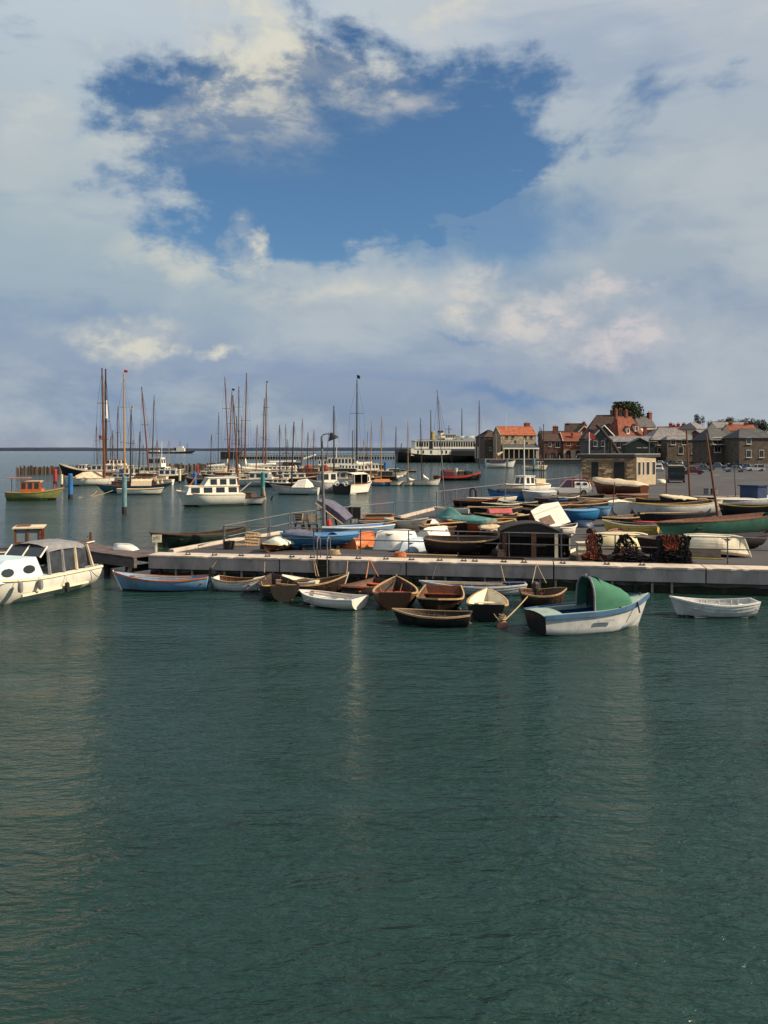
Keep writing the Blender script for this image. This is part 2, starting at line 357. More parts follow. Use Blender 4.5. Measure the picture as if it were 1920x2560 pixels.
def quay():
    mb = MB(); mb.prism(poly[::-1], -3.0, DECK)
    q = tag(mb.build('quay', asph), kind='structure')
    # coping beam along the front: long cast blocks with open joints
    L = 62.0; cuts = [0, 6.6, 12.6, 19.2, 25.6, 32, 38.5, 45, 51.5, 58, 62]
    for a, b in zip(cuts[:-1], cuts[1:]):
        m2 = MB()
        p0 = QA+qdir*(a+0.03); p1 = QA+qdir*(b-0.03)
        prof = [(0.0, 0.04), (-0.40, 0.045), (-0.44, 0.005), (-0.44, -0.56), (0.0, -0.56)]   # (towards camera negative, z)
        secs = []
        for p in (p0, p1): secs.append([p+qn*(-u)+Vector((0, 0, w)) for u, w in prof])
        m2.loft(secs, True, True, True); m2.build('quay_beam', concd, q)
        m3 = MB(); prof = [(0.75, 0.0), (0.75, 0.085), (-0.45, 0.094), (-0.475, 0.08), (-0.475, 0.0), (-0.43, 0.0), (-0.43, 0.047)]
        nn_ = 26; secs = []; rj = random.Random(int(a*10))
        for i_ in range(nn_+1):
            p = p0.lerp(p1, i_/nn_); j = rj.uniform(-.012, .012); chip = rj.random() < .16
            secs.append([p+qn*(-(u+(.05 if chip and u < -.44 else 0)+(j if u < -.4 else 0)))+Vector((0, 0, w-(.03 if chip and u < -.44 and w > .05 else 0)+j*.4)) for u, w in prof])
        m3.loft(secs, True, True, True); m3.build('coping_stone', conc, q)
    # sheet piling under the beam
    mb = MB(); n = 210; secs = []
    for i in range(n):
        s = L*i/(n-1); o = 0.05+(0.10 if (i//2) % 2 else 0.0)
        p = QA+qdir*s
        secs.append([p+qn*o+Vector((0, 0, -4.2)), p+qn*o+Vector((0, 0, -0.6))])
    mb.loft(secs); mb.build('sheet_piling', mat('rusty_piling', (0.16, 0.13, 0.135), 0.8, 0.35, 1.0, 0.4, dirt=(0.05, 0.035, 0.03), dirt_amt=0.8, stretch=(1, 1, .4)), q)
    mb = MB(); mb.loft([[QA+qdir*(62*i/120)+qn*(.19+.012*math.sin(i*2.3))+Vector((0, 0, zz+.04*math.sin(i*1.7))) for zz in (-1.6, -.75)] for i in range(121)]); mb.build('tide_band', mat('green_weed', (.016, .022, .012), .9, .5, 3, .5, dirt=(.05, .055, .02)), q)
    me = MB().box((0, 0, -0.55), (0.16, 0.14, 1.9)).mesh('fender_pile'); me.materials.append(tar)
    me2 = MB().box((0, 0, -0.55), (0.09, 0.12, 1.9)).mesh('wall_post'); me2.materials.append(bleach)
    rr = random.Random(5)
    for i in range(30):
        p = QA+qdir*(0.5+i*0.82+rr.uniform(-.1, .1))+qn*0.26
        inst('fender_pile' if i % 3 == 0 else 'wall_post', me if i % 3 == 0 else me2, q, (p.x, p.y, 0.25), (0, 0, math.atan2(qdir.y, qdir.x)))
    # mooring rings on the coping
    ring = MB()
    for k in range(8):
        a, b = 2*math.pi*k/8, 2*math.pi*(k+1)/8
        ring.tube((0.09*math.cos(a), 0, 0.07+0.09*math.sin(a)*.7), (0.09*math.cos(b), 0, 0.07+0.09*math.sin(b)*.7), 0.022, n=5)
    ring.box((0, 0, 0.02), (0.26, 0.14, 0.05)); me = ring.mesh('mooring_ring'); me.materials.append(steel)
    for s in (1.9, 3.25, 4.6, 5.9, 7.1, 8.1, 8.9, 10.3, 11.6, 12.8, 14.1, 15.2, 15.7, 17.0, 17.9, 19.6, 21.5, 23.0):
        p = QA+qdir*s+qn*0.1; inst('mooring_ring', me, q, (p.x, p.y, DECK+0.094), (0, 0, math.atan2(qdir.y, qdir.x)+rr.uniform(-.5, .5)))
    # kerb along the left side
    kp = [at(424, 1381, DECK)]+edge[1:3]
    for a, b in zip(kp[:-1], kp[1:]):
        d = (b-a).normalized(); nn = Vector((d.y, -d.x, 0)); k = int((b-a).length/1.9)
        for i in range(k):
            p0 = a+d*((b-a).length*i/k+0.01); p1 = a+d*((b-a).length*(i+1)/k-0.02)
            m2 = MB(); pr = [(0, -0.3), (0, 0.16), (0.28, 0.16), (0.30, 0.13), (0.30, -0.3)]
            m2.loft([[p+nn*(u-0.06)+Vector((0, 0, w)) for u, w in pr] for p in (p0, p1)], True, True, True); m2.build('kerb_stone', conc, q)
    # slip kerb with pale edge
    a, b = at(996, 1297, DECK), at(1092, 1272, DECK); d = (b-a).normalized(); nn = Vector((d.y, -d.x, 0))
    m2 = MB(); pr = [(0, -0.3), (0, 0.2), (0.3, 0.2), (0.3, -0.3)]
    m2.loft([[p+nn*(u-0.1)+Vector((0, 0, w)) for u, w in pr] for p in (a, b)], True, True, True); m2.build('slipway_kerb', conc, q)
    # parking bay lines
    me = MB().box((0, 0, 0), (4.6, 0.12, 0.008)).mesh('bay_line'); me.materials.append(mat('worn_road_paint', (0.6, 0.56, 0.48), 0.8, 0.3, 3, 0.1, dirt=(0.15, 0.14, 0.14), dirt_amt=0.9))
    for px, py, rz in ((1610, 1255, .62), (1545, 1262, .5), (1790, 1188, .95), (1830, 1196, .1), (1720, 1245, .3), (1560, 1230, .6)):
        p = at(px, py, DECK); inst('bay_line', me, q, (p.x, p.y, DECK+0.008), (0, 0, rz))
    return q
QUAY = quay()
def jetty():
    a = QA+qn*0.15; b = at(232, 1371, DECK); d = (b-a).normalized(); e = a+d*11; nn = Vector((-d.y, d.x, 0))   # towards camera
    t = thing('timber_jetty', 'dark tarred timber jetty joining the left end of the concrete quay', 'jetty', (a.x, a.y, 0))
    old = mat('jetty_timber', (0.10, 0.075, 0.07), 0.8, 0.35, 1.5, 0.4, dirt=(0.03, 0.022, 0.02), stretch=(1, 1, 4))
    L = (e-a).length; rr = random.Random(2)
    for i in range(int(L/0.22)):
        p = a+d*(0.11+i*0.22); m = MB(); m.box((p.x, p.y, DECK+0.02+rr.uniform(-.008, .008)), (0.2, 2.0, 0.06), math.atan2(d.y, d.x)); 
        m.build('deck_plank', old, t, world=True)
    for k, s in enumerate((0.86, -0.86)):
        m = MB(); c = (a+e)/2+nn*s; m.box((c.x, c.y, DECK-0.26), (L, 0.16, 0.46), math.atan2(d.y, d.x)); m.build('edge_beam', old, t, world=True)
    for i in range(6):
        for s in (0.7, -0.7):
            p = a+d*(0.7+i*1.95)+nn*s; m = MB().tube((p.x, p.y, -3), (p.x, p.y, DECK-.5), 0.17, 0.15, 8); m.build('pile', tar, t, world=True)
        p = a+d*(0.7+i*1.95); m = MB().box((p.x, p.y, DECK-.62), (0.2, 1.8, 0.3), math.atan2(d.y, d.x)); m.build('cross_beam', tar, t, world=True)
    return t
jetty()
# ---- railings
def railing(pts, label, group, h=1.2, every=2.2, mids=(0.55,), r=0.03):
    t = thing('railing', label, 'railing', pts[0], (0, 0, 0), group)
    for a, b in zip(pts[:-1], pts[1:]):
        n = max(1, round((b-a).length/every))
        for i in range(n+1):
            if i == n and b is not pts[-1]: continue
            p = a.lerp(b, i/n); MB().tube(p, p+Vector((0, 0, h)), r, r, 6).build('post', galv, t, world=True)
        for zz, nm in [(h, 'top_rail')]+[(m*h, 'middle_rail') for m in mids]:
            MB().tube(a+Vector((0, 0, zz)), b+Vector((0, 0, zz)), r*0.9, r*0.9, 6).build(nm, galv, t, world=True)
    return t
ra = at(559, 1373, DECK); rb = at(1819, 1410, DECK); rbb = ra+(rb-ra)*1.5
railing([ra, rb, rbb], 'galvanised pipe railing running along the front of the boatyard quay', 'quay railings', every=2.35, r=0.032)
railing([ra+Vector((0.0, .25, 0)), at(722, 1332, DECK), at(809, 1319, DECK), at(880, 1309, DECK)], 'pipe railing slanting back along the left edge of the quay', 'quay railings', every=2.5, mids=(0.5,), r=0.035)
railing([at(888, 1307, DECK), at(985, 1296, DECK), at(1092, 1296, DECK)], 'thin pipe railing behind the white upturned dinghies, water beyond', 'quay railings', every=3.0, mids=(), r=0.028)
railing([at(1092, 1268, DECK), at(1182, 1254, DECK), at(1340, 1230, DECK), at(1440, 1217, DECK)], 'far dark railing on the water edge leading to the stone hut', 'quay railings', h=1.4, every=2.6, mids=(), r=0.05)
# ------------------------------------------------------------------ boats
def hull_sections(L, B, F0, Fb, Fs, dr, tw, rake, strakes=0, nst=15, ng=9, full=2.4, hard=False, srake=0.12, tm=0.42):
    """returns list of half sections (keel -> gunwale), each list of (x,y,z); stern first"""
    secs = []; info = []
    for i in range(nst):
        t = i/(nst-1)
        if t < tm: s = t/tm; b = tw+(1-tw)*math.sin(math.pi/2*s)**0.85
        else: s = (t-tm)/(1-tm); b = max(0.0, 1-s**full)
        b *= B/2
        sh = F0+(Fb-F0)*max(0, (t-0.4)/0.6)**1.9+(Fs-F0)*max(0, (0.4-t)/0.4)**1.7
        kz = -dr+(dr*0.55+0.10*F0)*max(0, (t-0.72)/0.28)**2.0+(dr*0.5+0.04)*max(0, (0.3-t)/0.3)**1.6
        x = -L/2+L*t
        pts = []
        us = []
        if strakes:
            for k in range(strakes):
                us += [(k/strakes, 0.0), ((k+1)/strakes-0.004, 1.0)]
        else: us = [(k/(ng-1), 0.0) for k in range(ng)]
        for k, (u, e) in enumerate(us):
            if hard:
                if u < 0.42: q = u/0.42; yy = 0.86*q; zz = 0.16*q
                else: q = (u-0.42)/0.58; yy = 0.86+0.14*q; zz = 0.16+0.84*q
            else:
                yy = math.sin(u*math.pi/2)**0.85; zz = (1-math.cos(u*math.pi/2))**0.92
            # finer sections near the bow
            fine = max(0, (t-0.6)/0.4); yy = yy*(1-fine)+fine*(u**1.15)*1.0; zz = zz*(1-fine)+fine*u
            y = b*yy; z = kz+(sh-kz)*zz
            if strakes: y += (0.016*B/1.5)*(1-e) if (k > 0 and b > 0.05) else 0
            xo = x - rake*(max(0, (t-0.55)/0.45)**1.5)*(1-zz) + srake*(1-t if t < .4 else 0)*0
            if t < 0.35: xo += srake*((0.35-t)/0.35)*(1-zz)
            pts.append((xo, y, z))
        secs.append(pts); info.append((x, b, sh, kz))
    return secs, info
def boot_strip(t, secs, m, h, name='boot_top'):
    mb = MB()
    for sgn in (1, -1):
        ss = []
        for s in secs:
            def pt(z):
                for a, b in zip(s[:-1], s[1:]):
                    if a[2] <= z <= b[2]+1e-9:
                        k = (z-a[2])/max(1e-6, b[2]-a[2]); return (a[0]+(b[0]-a[0])*k, (a[1]+(b[1]-a[1])*k+.012)*sgn, z)
                return (s[0][0], .012*sgn, z)
            ss.append([pt(-.05), pt(h)])
        mb.loft(ss)
    mb.build(name, m, t, smooth=True)
def interp(info, x):
    for a, b in zip(info[:-1], info[1:]):
        if a[0] <= x <= b[0]:
            k = (x-a[0])/(b[0]-a[0]+1e-9); return tuple(a[i]+(b[i]-a[i])*k for i in range(4))
    return info[0] if x < info[0][0] else info[-1]
def hull_parts(t, L, B, F0, Fb, Fs, dr, tw, hm, im=None, gm=None, thm=None, nth=3, strakes=0, deck=None, foredeck=0.0, sidedeck=0.0, rake=None, th=0.035, full=2.4, hard=False,
               stem=None, transom_m=None, gw=0.05, gh=0.06, af=None, aftdeck=0.0, srake=0.12, knees=True, foredeck_m=None, floor=True, tm=0.42):
    rake = L*0.09 if rake is None else rake
    secs, info = hull_sections(L, B, F0, Fb, Fs, dr, tw, rake, strakes, full=full, hard=hard, srake=srake, tm=tm)
    mb = MB()
    for sgn in (1, -1):
        mb.loft([[(p[0], p[1]*sgn, p[2]) for p in s] for s in secs])
    if im or gm or True:
        # inner skin
        if im is not None:
            mi = MB()
            for sgn in (1, -1):
                ss = []
                for s in secs[:-1]:
                    q = []
                    for p in s:
                        y = max(0.0, p[1]-th); q.append((p[0]+(th if s is secs[0] else 0), y*sgn, p[2]+th*(0.9 if p is not s[-1] else 0)))
                    ss.append(q)
                l = secs[-1]; ss.append([(p[0]-th*1.5, 0, p[2]) for p in l])
                mi.loft(ss)
            mi.build('lining', im, t)
    h = mb.build('hull', hm, t, smooth=not strakes)
    if tw > 0.02:
        s = secs[0]; pts = [(p[0], p[1], p[2]) for p in s]+[(p[0], -p[1], p[2]) for p in s[::-1]]
        m = MB(); n = len(pts); off = th+0.015
        v = pts+[(p[0]+off, p[1]*0.985, p[2]) for p in pts]
        v = [(p[0]-(0.004 if i < n else 0), p[1], p[2]) for i, p in enumerate(v)]
        fs = [tuple(range(n)), tuple(range(2*n-1, n-1, -1))]+[(i, n+i, n+(i+1) % n, (i+1) % n) for i in range(n)]
        m.add(v, fs).build('transom', transom_m or hm, t)
    if af: boot_strip(t, secs, af[0], af[1], 'waterline_weed')
    if gm:
        m = MB()
        for sgn in (1, -1):
            ss = []
            for s in secs:
                x, y, z = s[-1]
                yo, yi = (y+gw*0.5), max(0.0, y-gw*0.6)
                if s is secs[-1]: yo = gw*0.4; yi = 0.0; x += 0.02
                ss.append([(x, yi*sgn, z-gh*0.4), (x, yo*sgn, z-gh*0.75), (x, yo*sgn, z+gh*0.25), (x, yi*sgn, z+gh*0.3)])
            m.loft(ss, True, True, True)
        m.build('gunwale', gm, t)
    if thm and nth:
        for k in range(nth):
            x = -L*0.5+L*(0.10 + 0.62*k/max(1, nth-1)) if nth > 1 else -0.05*L
            a = interp(info, x); zt = a[3]+(a[2]-a[3])*0.68; wy = a[1]*0.93
            w = L*(0.10 if k == 0 else 0.06)+0.04
            MB().box((x, 0, zt), (w, 2*wy-2*th, 0.035)).build('thwart', thm, t)
    if im is not None and floor and not deck:
        m = MB()
        for j in range(-2, 3):
            x0, x1 = -L*0.36, L*0.24; a = interp(info, 0); y = j*a[1]*0.22
            m = MB().box(((x0+x1)/2, y, a[3]+0.10*(a[2]-a[3])+0.05+abs(j)*0.01), (x1-x0, a[1]*0.19, 0.02)); m.build('bottom_board', thm or im, t)
        if strakes:
            for k in range(7):
                x = -L*0.38+k*L*0.12
                j = min(range(len(secs)), key=lambda q: abs(info[q][0]-x)); m = MB()
                for sgn in (1, -1):
                    pr = [(info[j][0], max(0, p[1]-th*1.25)*sgn, p[2]+th) for p in secs[j]][::2]+[(info[j][0], max(0, secs[j][-1][1]-th*1.25)*sgn, secs[j][-1][2]-.02)]
                    m.path(pr, 0.014, 4)
                m.build('rib', thm or im, t)
    def dk(x0, x1, mtl, nm='deck', wmax=1.0):
        n = 8; ss = []
        for k in range(n+1):
            x = x0+(x1-x0)*k/n; a = interp(info, x); ss.append([(x, a[1]*v*wmax*0.985, a[2]-0.01+0.04*B*(1-v*v)) for v in (-1, -.5, 0, .5, 1)])
        m = MB().loft(ss)
        if k: m.build(nm, mtl, t)
    if deck: dk(-L/2, L*0.495, deck)
    if foredeck: dk(L*(0.5-foredeck), L*0.495, foredeck_m or gm or hm, 'foredeck')
    if aftdeck: dk(-L/2+0.01, -L/2+L*aftdeck, foredeck_m or gm or hm, 'aft_deck')
    if sidedeck:
        m = MB()
        for sgn in (1, -1):
            ss = []
            for k in range(9):
                x = -L/2+0.02+L*(0.98-foredeck)*k/8; a = interp(info, x); y = a[1]*0.985; ss.append([(x, y*sgn, a[2]-.005), (x, max(0, y-sidedeck)*sgn, a[2]+.012), (x, max(0, y-sidedeck)*sgn, a[2]-.12)])
            m.loft(ss)
        m.build('side_deck', foredeck_m or gm or hm, t)
    if stem:
        s = secs[-1]; m = MB(); m.path([(p[0]+0.012, 0, p[2]) for p in s]+[(s[-1][0]+.02, 0, s[-1][2]+0.07)], 0.032, 5); m.build('stem', stem, t)
    # keel
    m = MB()
    kp = [(p[0][0], 0, p[0][2]-0.02) for p in secs]
    m.path(kp, 0.03+0.006*L, 4); m.build('keel', stem or hm, t)
    return secs, info
weed = mat('waterline_weed', (.02, .024, .014), .8, .5, 6, .4, dirt=(.05, .05, .03))
def place(bow, stern, zb, zs, base):
    b = at(bow[0], bow[1], base+zb); s = at(stern[0], stern[1], base+zs)
    d = b-s; d.z = 0; c = (b+s)/2
    return c, d.length, math.atan2(d.y, d.x)
def dinghy(label, bow, stern, hm, im=None, gm=None, thm=None, base=0.0, B=1.4, F0=0.42, Fb=0.72, Fs=0.52, dr=0.12, tw=0.62, nth=3, strakes=0, group=None, roll=0.0, L=None, name='rowing_boat', cat='rowing boat', pitch=0.0, dz=0.0, keep=None, **kw):
    """right way up; bow/stern are source pixels of the sheer ends"""
    c, L0, hd = place(bow, stern, Fb, Fs, base)
    if L:
        if keep == 'bow': b = at(bow[0], bow[1], base+Fb); c = b-Vector((math.cos(hd), math.sin(hd), 0))*L/2
        elif keep == 'stern': b = at(stern[0], stern[1], base+Fs); c = b+Vector((math.cos(hd), math.sin(hd), 0))*L/2
        L0 = L
    t = thing(name, label, cat, (c.x, c.y, base+(dr+0.02 if base > 0 else 0)+dz), (roll, pitch, hd), group)
    if base == 0: kw.setdefault('af', (weed, .05))
    hull_parts(t, L0, B, F0-(0 if base == 0 else dr*0.3), Fb-(0 if base == 0 else dr*0.3), Fs-(0 if base == 0 else dr*0.3), dr, tw, hm, im, gm, thm, nth, strakes, **kw)
    hc = (base-DECK if base > DECK else 0)+dz
    if base > 0 and hc > .05:
        for x in (-L0*.22, L0*.22): MB().box((x, 0, -dr-.02-hc/2+.06), (.16, B*.5, hc+.1)).build('chock', tar, t)
    return t, L0
def upturned(label, bow, stern, hm, gm=None, base=DECK, B=1.3, D=0.5, tw=0.65, strakes=0, roll=0.0, group=None, L=None, name='rowing_boat', cat='rowing boat', keelm=None, pitch=0.0, dz=0.0, sheer=0.1):
    """keel up; bow/stern are pixels on the ground plane"""
    b = at(bow[0], bow[1], base); s = at(stern[0], stern[1], base); d = b-s; c = (b+s)/2; hd = math.atan2(d.y, d.x)
    L0 = L or d.length
    t = thing(name, label, cat, (c.x, c.y, base+D+dz), (math.pi+roll, pitch, hd), group)
    hull_parts(t, L0, B, D*0.92, D+sheer*.4, D+0.02, 0.08, tw, hm, mat('brown_lining', (0.1, 0.08, 0.06), 0.8), gm, None, 0, strakes, stem=keelm)  # dull brown lining for the inside of the hull
    return t
def cover(t, info_L, B, zs, m, name='cover', ridge=0.35, x0=-0.5, x1=0.45, over=0.06, drop=0.12, seed=0, tw=0.6, sh=(0.5, 0.5, 0.7)):
    """canvas cover draped over the gunwales with a ridge"""
    rr = random.Random(seed); ss = []; n = 12
    for k in range(n+1):
        s = k/n; x = info_L*(x0+(x1-x0)*s); q = x/info_L+0.5
        b = B/2*((tw+(1-tw)*math.sin(math.pi/2*min(1, q/0.42))**0.85) if q < 0.42 else max(0.03, 1-((q-0.42)/0.58)**2.4))+over
        z = sh[1]+(sh[2]-sh[1])*max(0, (q-.4)/.6)**1.9+(sh[0]-sh[1])*max(0, (.4-q)/.4)**1.7
        hh = ridge*(0.35+0.65*math.sin(math.pi*min(1, max(0.0, s*1.02)))**0.6)*(1+rr.uniform(-.12, .12))
        ss.append([(x, v*b, z+0.02+hh*(1-abs(v)**1.3)*(1 if abs(v) < .99 else 0)-(drop*(1+rr.uniform(-.5, .5)) if abs(v) > 1.0 else 0)+rr.uniform(-.012, .012)) for v in (-1.03, -1, -.7, -.35, 0, .35, .7, 1, 1.03)])
    return MB().loft(ss, False, True, True).build(name, m, t, smooth=True)
def oar(t, a, b, m=gunw):
    mb = MB().tube(a, b, 0.022, 0.022, 5); d = (Vector(b)-Vector(a)).normalized(); mb.box(Vector(b)+d*0.18, (0.4, 0.11, 0.02), math.atan2(d.y, d.x)); mb.build('oar', m, t)
def outboard(t, x, z, m=black):
    mb = MB(); mb.lathe([(0.0, .34), (0.1, .33), (0.14, .26), (0.15, .08), (0.11, 0.0), (0.0, 0.0)], (x-0.12, 0, z+0.12), 8); mb.build('outboard_cowl', m, t)
    m2 = MB().box((x-0.14, 0, z-0.25), (0.09, 0.06, 0.75)); m2.box((x-0.02, 0, z+0.02), (0.14, 0.16, 0.2)); m2.build('outboard_leg', steel, t)
# ---- moored boats in the foreground
G1 = 'small boats moored along the quay'
t, L = dinghy('blue rowing boat with orange inside, moored nearest the white cruiser', (284, 1429), (523, 1440), skyb, skyb, orange, orange, B=1.5, F0=0.50, Fb=0.80, Fs=0.62, dr=0.15, tw=0.5, nth=4, group=G1, stem=white, L=None)
outboard(t, -L/2, 0.55)
oar(t, (-1.3, .3, .52), (1.1, .2, .58), gunw); oar(t, (-1.3, -.25, .52), (1.1, -.3, .58), gunw)
t, L = dinghy('small grey clinker dinghy between the blue rowing boat and black rowing boat', (664, 1441), (537, 1441), paleg, brown, gunw, varn, B=1.2, F0=.45, Fb=.66, Fs=.56, tw=.6, strakes=6, group=G1, foredeck=.2, foredeck_m=white)
t, L = dinghy('black rowing boat with yellow thwarts, its round stern towards the viewer', (678, 1433), (712, 1464), tar, dbrown, dbrown, yellow, B=1.6, F0=.55, Fb=.8, Fs=.66, dr=.15, tw=.72, nth=3, strakes=7, group=G1, gw=.06)
t, L = dinghy('cream dinghy with orange side deck, squeezed between black boat and quay', (706, 1437), (800, 1450), cream, brown, white, orange, B=1.2, F0=.4, Fb=.6, Fs=.5, tw=.6, foredeck=.42, foredeck_m=cream, aftdeck=.2, group=G1)
t, L = dinghy('dark brown rowing boat with pale stem, under the quay ladder', (870, 1434), (756, 1452), dbrown, brown, gunw, brown, B=1.45, F0=.5, Fb=.85, Fs=.58, tw=.6, strakes=6, group=G1, stem=white, L=3.1, keep='bow')
t, L = dinghy('white fibreglass tender with square stern, in front of the brown rowing boats', (749, 1474), (901, 1494), white, paleg, white, paleg, B=1.35, F0=.40, Fb=.52, Fs=.46, tw=.9, nth=3, group=G1, hard=False, full=2.8, gh=.045, knees=True, srake=.05)
oar(t, (-1.0, .25, .42), (.7, .15, .46)); oar(t, (-1.0, -.2, .42), (.7, -.28, .46))
t, L = dinghy('low reddish brown punt with red thwarts, behind the white tender', (850, 1464), (955, 1447), dbrown, brown, brown, redor, B=1.3, F0=.42, Fb=.6, Fs=.5, tw=.7, nth=4, group=G1)
t, L = dinghy('brown clinker dinghy, broad stern to the viewer, pale gunwale, beside the white tender', (991, 1440), (987, 1481), brown, dbrown, gunw, redor, B=1.75, F0=.62, Fb=1.0, Fs=.72, dr=.15, tw=.72, nth=3, strakes=8, group=G1, transom_m=brown, gw=.07, stem=gunw)
oar(t, (-.8, .2, .55), (1.0, .1, .75), varn); oar(t, (-.8, -.15, .55), (1.0, -.25, .75), varn)
t, L = dinghy('brown rowing boat with varnished seat panels, between broad brown and cream-lined dinghies', (1094, 1497), (1108, 1463), dbrown, brown, gunw, varn, B=1.8, F0=.5, Fb=.62, Fs=.72, tw=.8, nth=3, group=G1, full=4.5, transom_m=varn)
t, L = dinghy('cream-lined clinker dinghy with black stern towards the viewer', (1219, 1469), (1219, 1511), black, cream, gunw, cream, B=1.5, F0=.55, Fb=.85, Fs=.66, tw=.78, nth=2, strakes=8, group=G1, transom_m=black, gw=.06)
t, L = dinghy('low black punt lying lengthwise in front of the moored dinghies', (981, 1521), (1178, 1533), black, dbrown, gunw, dbrown, B=1.25, F0=.38, Fb=.52, Fs=.46, tw=.55, nth=3, strakes=5, group=G1)
t, L = dinghy('long blue skiff with pale rim, close against the quay wall', (1048, 1451), (1316, 1458), greyp, navy, paleg, bluep, B=1.35, F0=.42, Fb=.6, Fs=.5, tw=.4, nth=4, strakes=5, group=G1)
oar(t, (-1.4, .2, .44), (1.2, .05, .47), gunw); oar(t, (-1.3, -.15, .44), (1.2, -.2, .47), gunw)
t, L = dinghy('varnished boat with small outboard, behind the green-canopied launch', (1416, 1470), (1300, 1476), dbrown, brown, gunw, brown, B=1.7, F0=.52, Fb=.72, Fs=.6, tw=.7, nth=3, strakes=6, group=G1, full=4.0)
outboard(t, -L*0.1, .5, steel)
t, L = dinghy('pale grey clinker dinghy lying apart at the right below the quay', (1674, 1490), (1890, 1500), paleg, greyp, white, white, B=1.35, F0=.5, Fb=.74, Fs=.6, tw=.6, nth=3, strakes=6, group=G1)
# green canopied launch
def launch():
    c, L, hd = place((1622, 1487), (1336, 1534), 1.05, 0.66, 0)
    t = thing('motor_launch', 'white and blue motor launch with green canvas canopy over its cuddy', 'motor boat', (c.x, c.y, 0), (0, 0, hd))
    hull_parts(t, L, 1.75, .72, 1.08, .68, .18, .86, paleg, brightb, mat('slate_blue_paint', (.05, .12, .22), .5, .15, 2, .08, dirt=(.15, .18, .2)), None, 0, 0, foredeck=.34, foredeck_m=mat('pale_green_deck', (.27, .34, .30), .6, .12, 2, .1, dirt=(.18, .2, .17)), sidedeck=.26, aftdeck=.16, hard=True, full=2.6, gh=.14, gw=.07, transom_m=black, rake=.45, floor=False)
    MB().box((-L*0.1, 0, .14), (L*0.6, 1.2, .04)).build('cockpit_sole', bluep, t)
    # canopy : arch at the aft end, sloping to the foredeck
    ss = []
    for x, w, z0, h in ((-.28, .58, .72, 1.12), (-.1, .60, .73, 1.08), (0.25, .62, .76, .93), (.62, .60, .80, .74), (1.0, .56, .86, .52), (1.22, .50, .88, .34), (1.26, .48, .88, .06)):
        ss.append([(x, w*math.copysign(abs(math.sin(a))**.85, a), z0+h*max(0.0, math.cos(a))**(0.62+.3*(x > 0))+.012*math.sin(a*9+x*5)) for a in [(-90+15*k)*math.pi/180 for k in range(13)]])
    cn = MB().loft(ss, False, False, True).build('canopy', canvasg, t)
    cn.data.polygons.foreach_set('use_smooth', [True]*len(cn.data.polygons))
    rim = MB(); pts = ss[0]
    for a, b in zip(pts[:-1], pts[1:]): rim.tube((a[0]-.02, a[1]*1.02, a[2]+.01), (b[0]-.02, b[1]*1.02, b[2]+.01), .04, .04, 5)
    rim.build('canopy_hoop', greyc, t)
    m = MB(); m.loft([[(p[0]+.35, p[1]*.93, p[2]-.03) for p in pts], [(p[0]+.36, 0, .9) for p in pts]]); m.build('canopy_curtain', blackc, t)  # black sheet painted for the shade inside the canopy
    MB().tube((-.28, 0, 1.78), (-.28, 0, 1.92), .02, .012, 5).build('light_stub', white, t)
    a = MB().box((-.05, -.905, .46), (.62, .03, .07)); a.build('rubbing_strip', greyp, t)
    MB().tube((L*.30, -.62, .95), (L*.30, -.76, .60), .035, .03, 6).build('fender', rubber, t)
    MB().tube((L*.42, 0, 1.05), (L*.42, 0, 1.16), .03, .03, 6).build('cleat', steel, t)
    return t
launch()
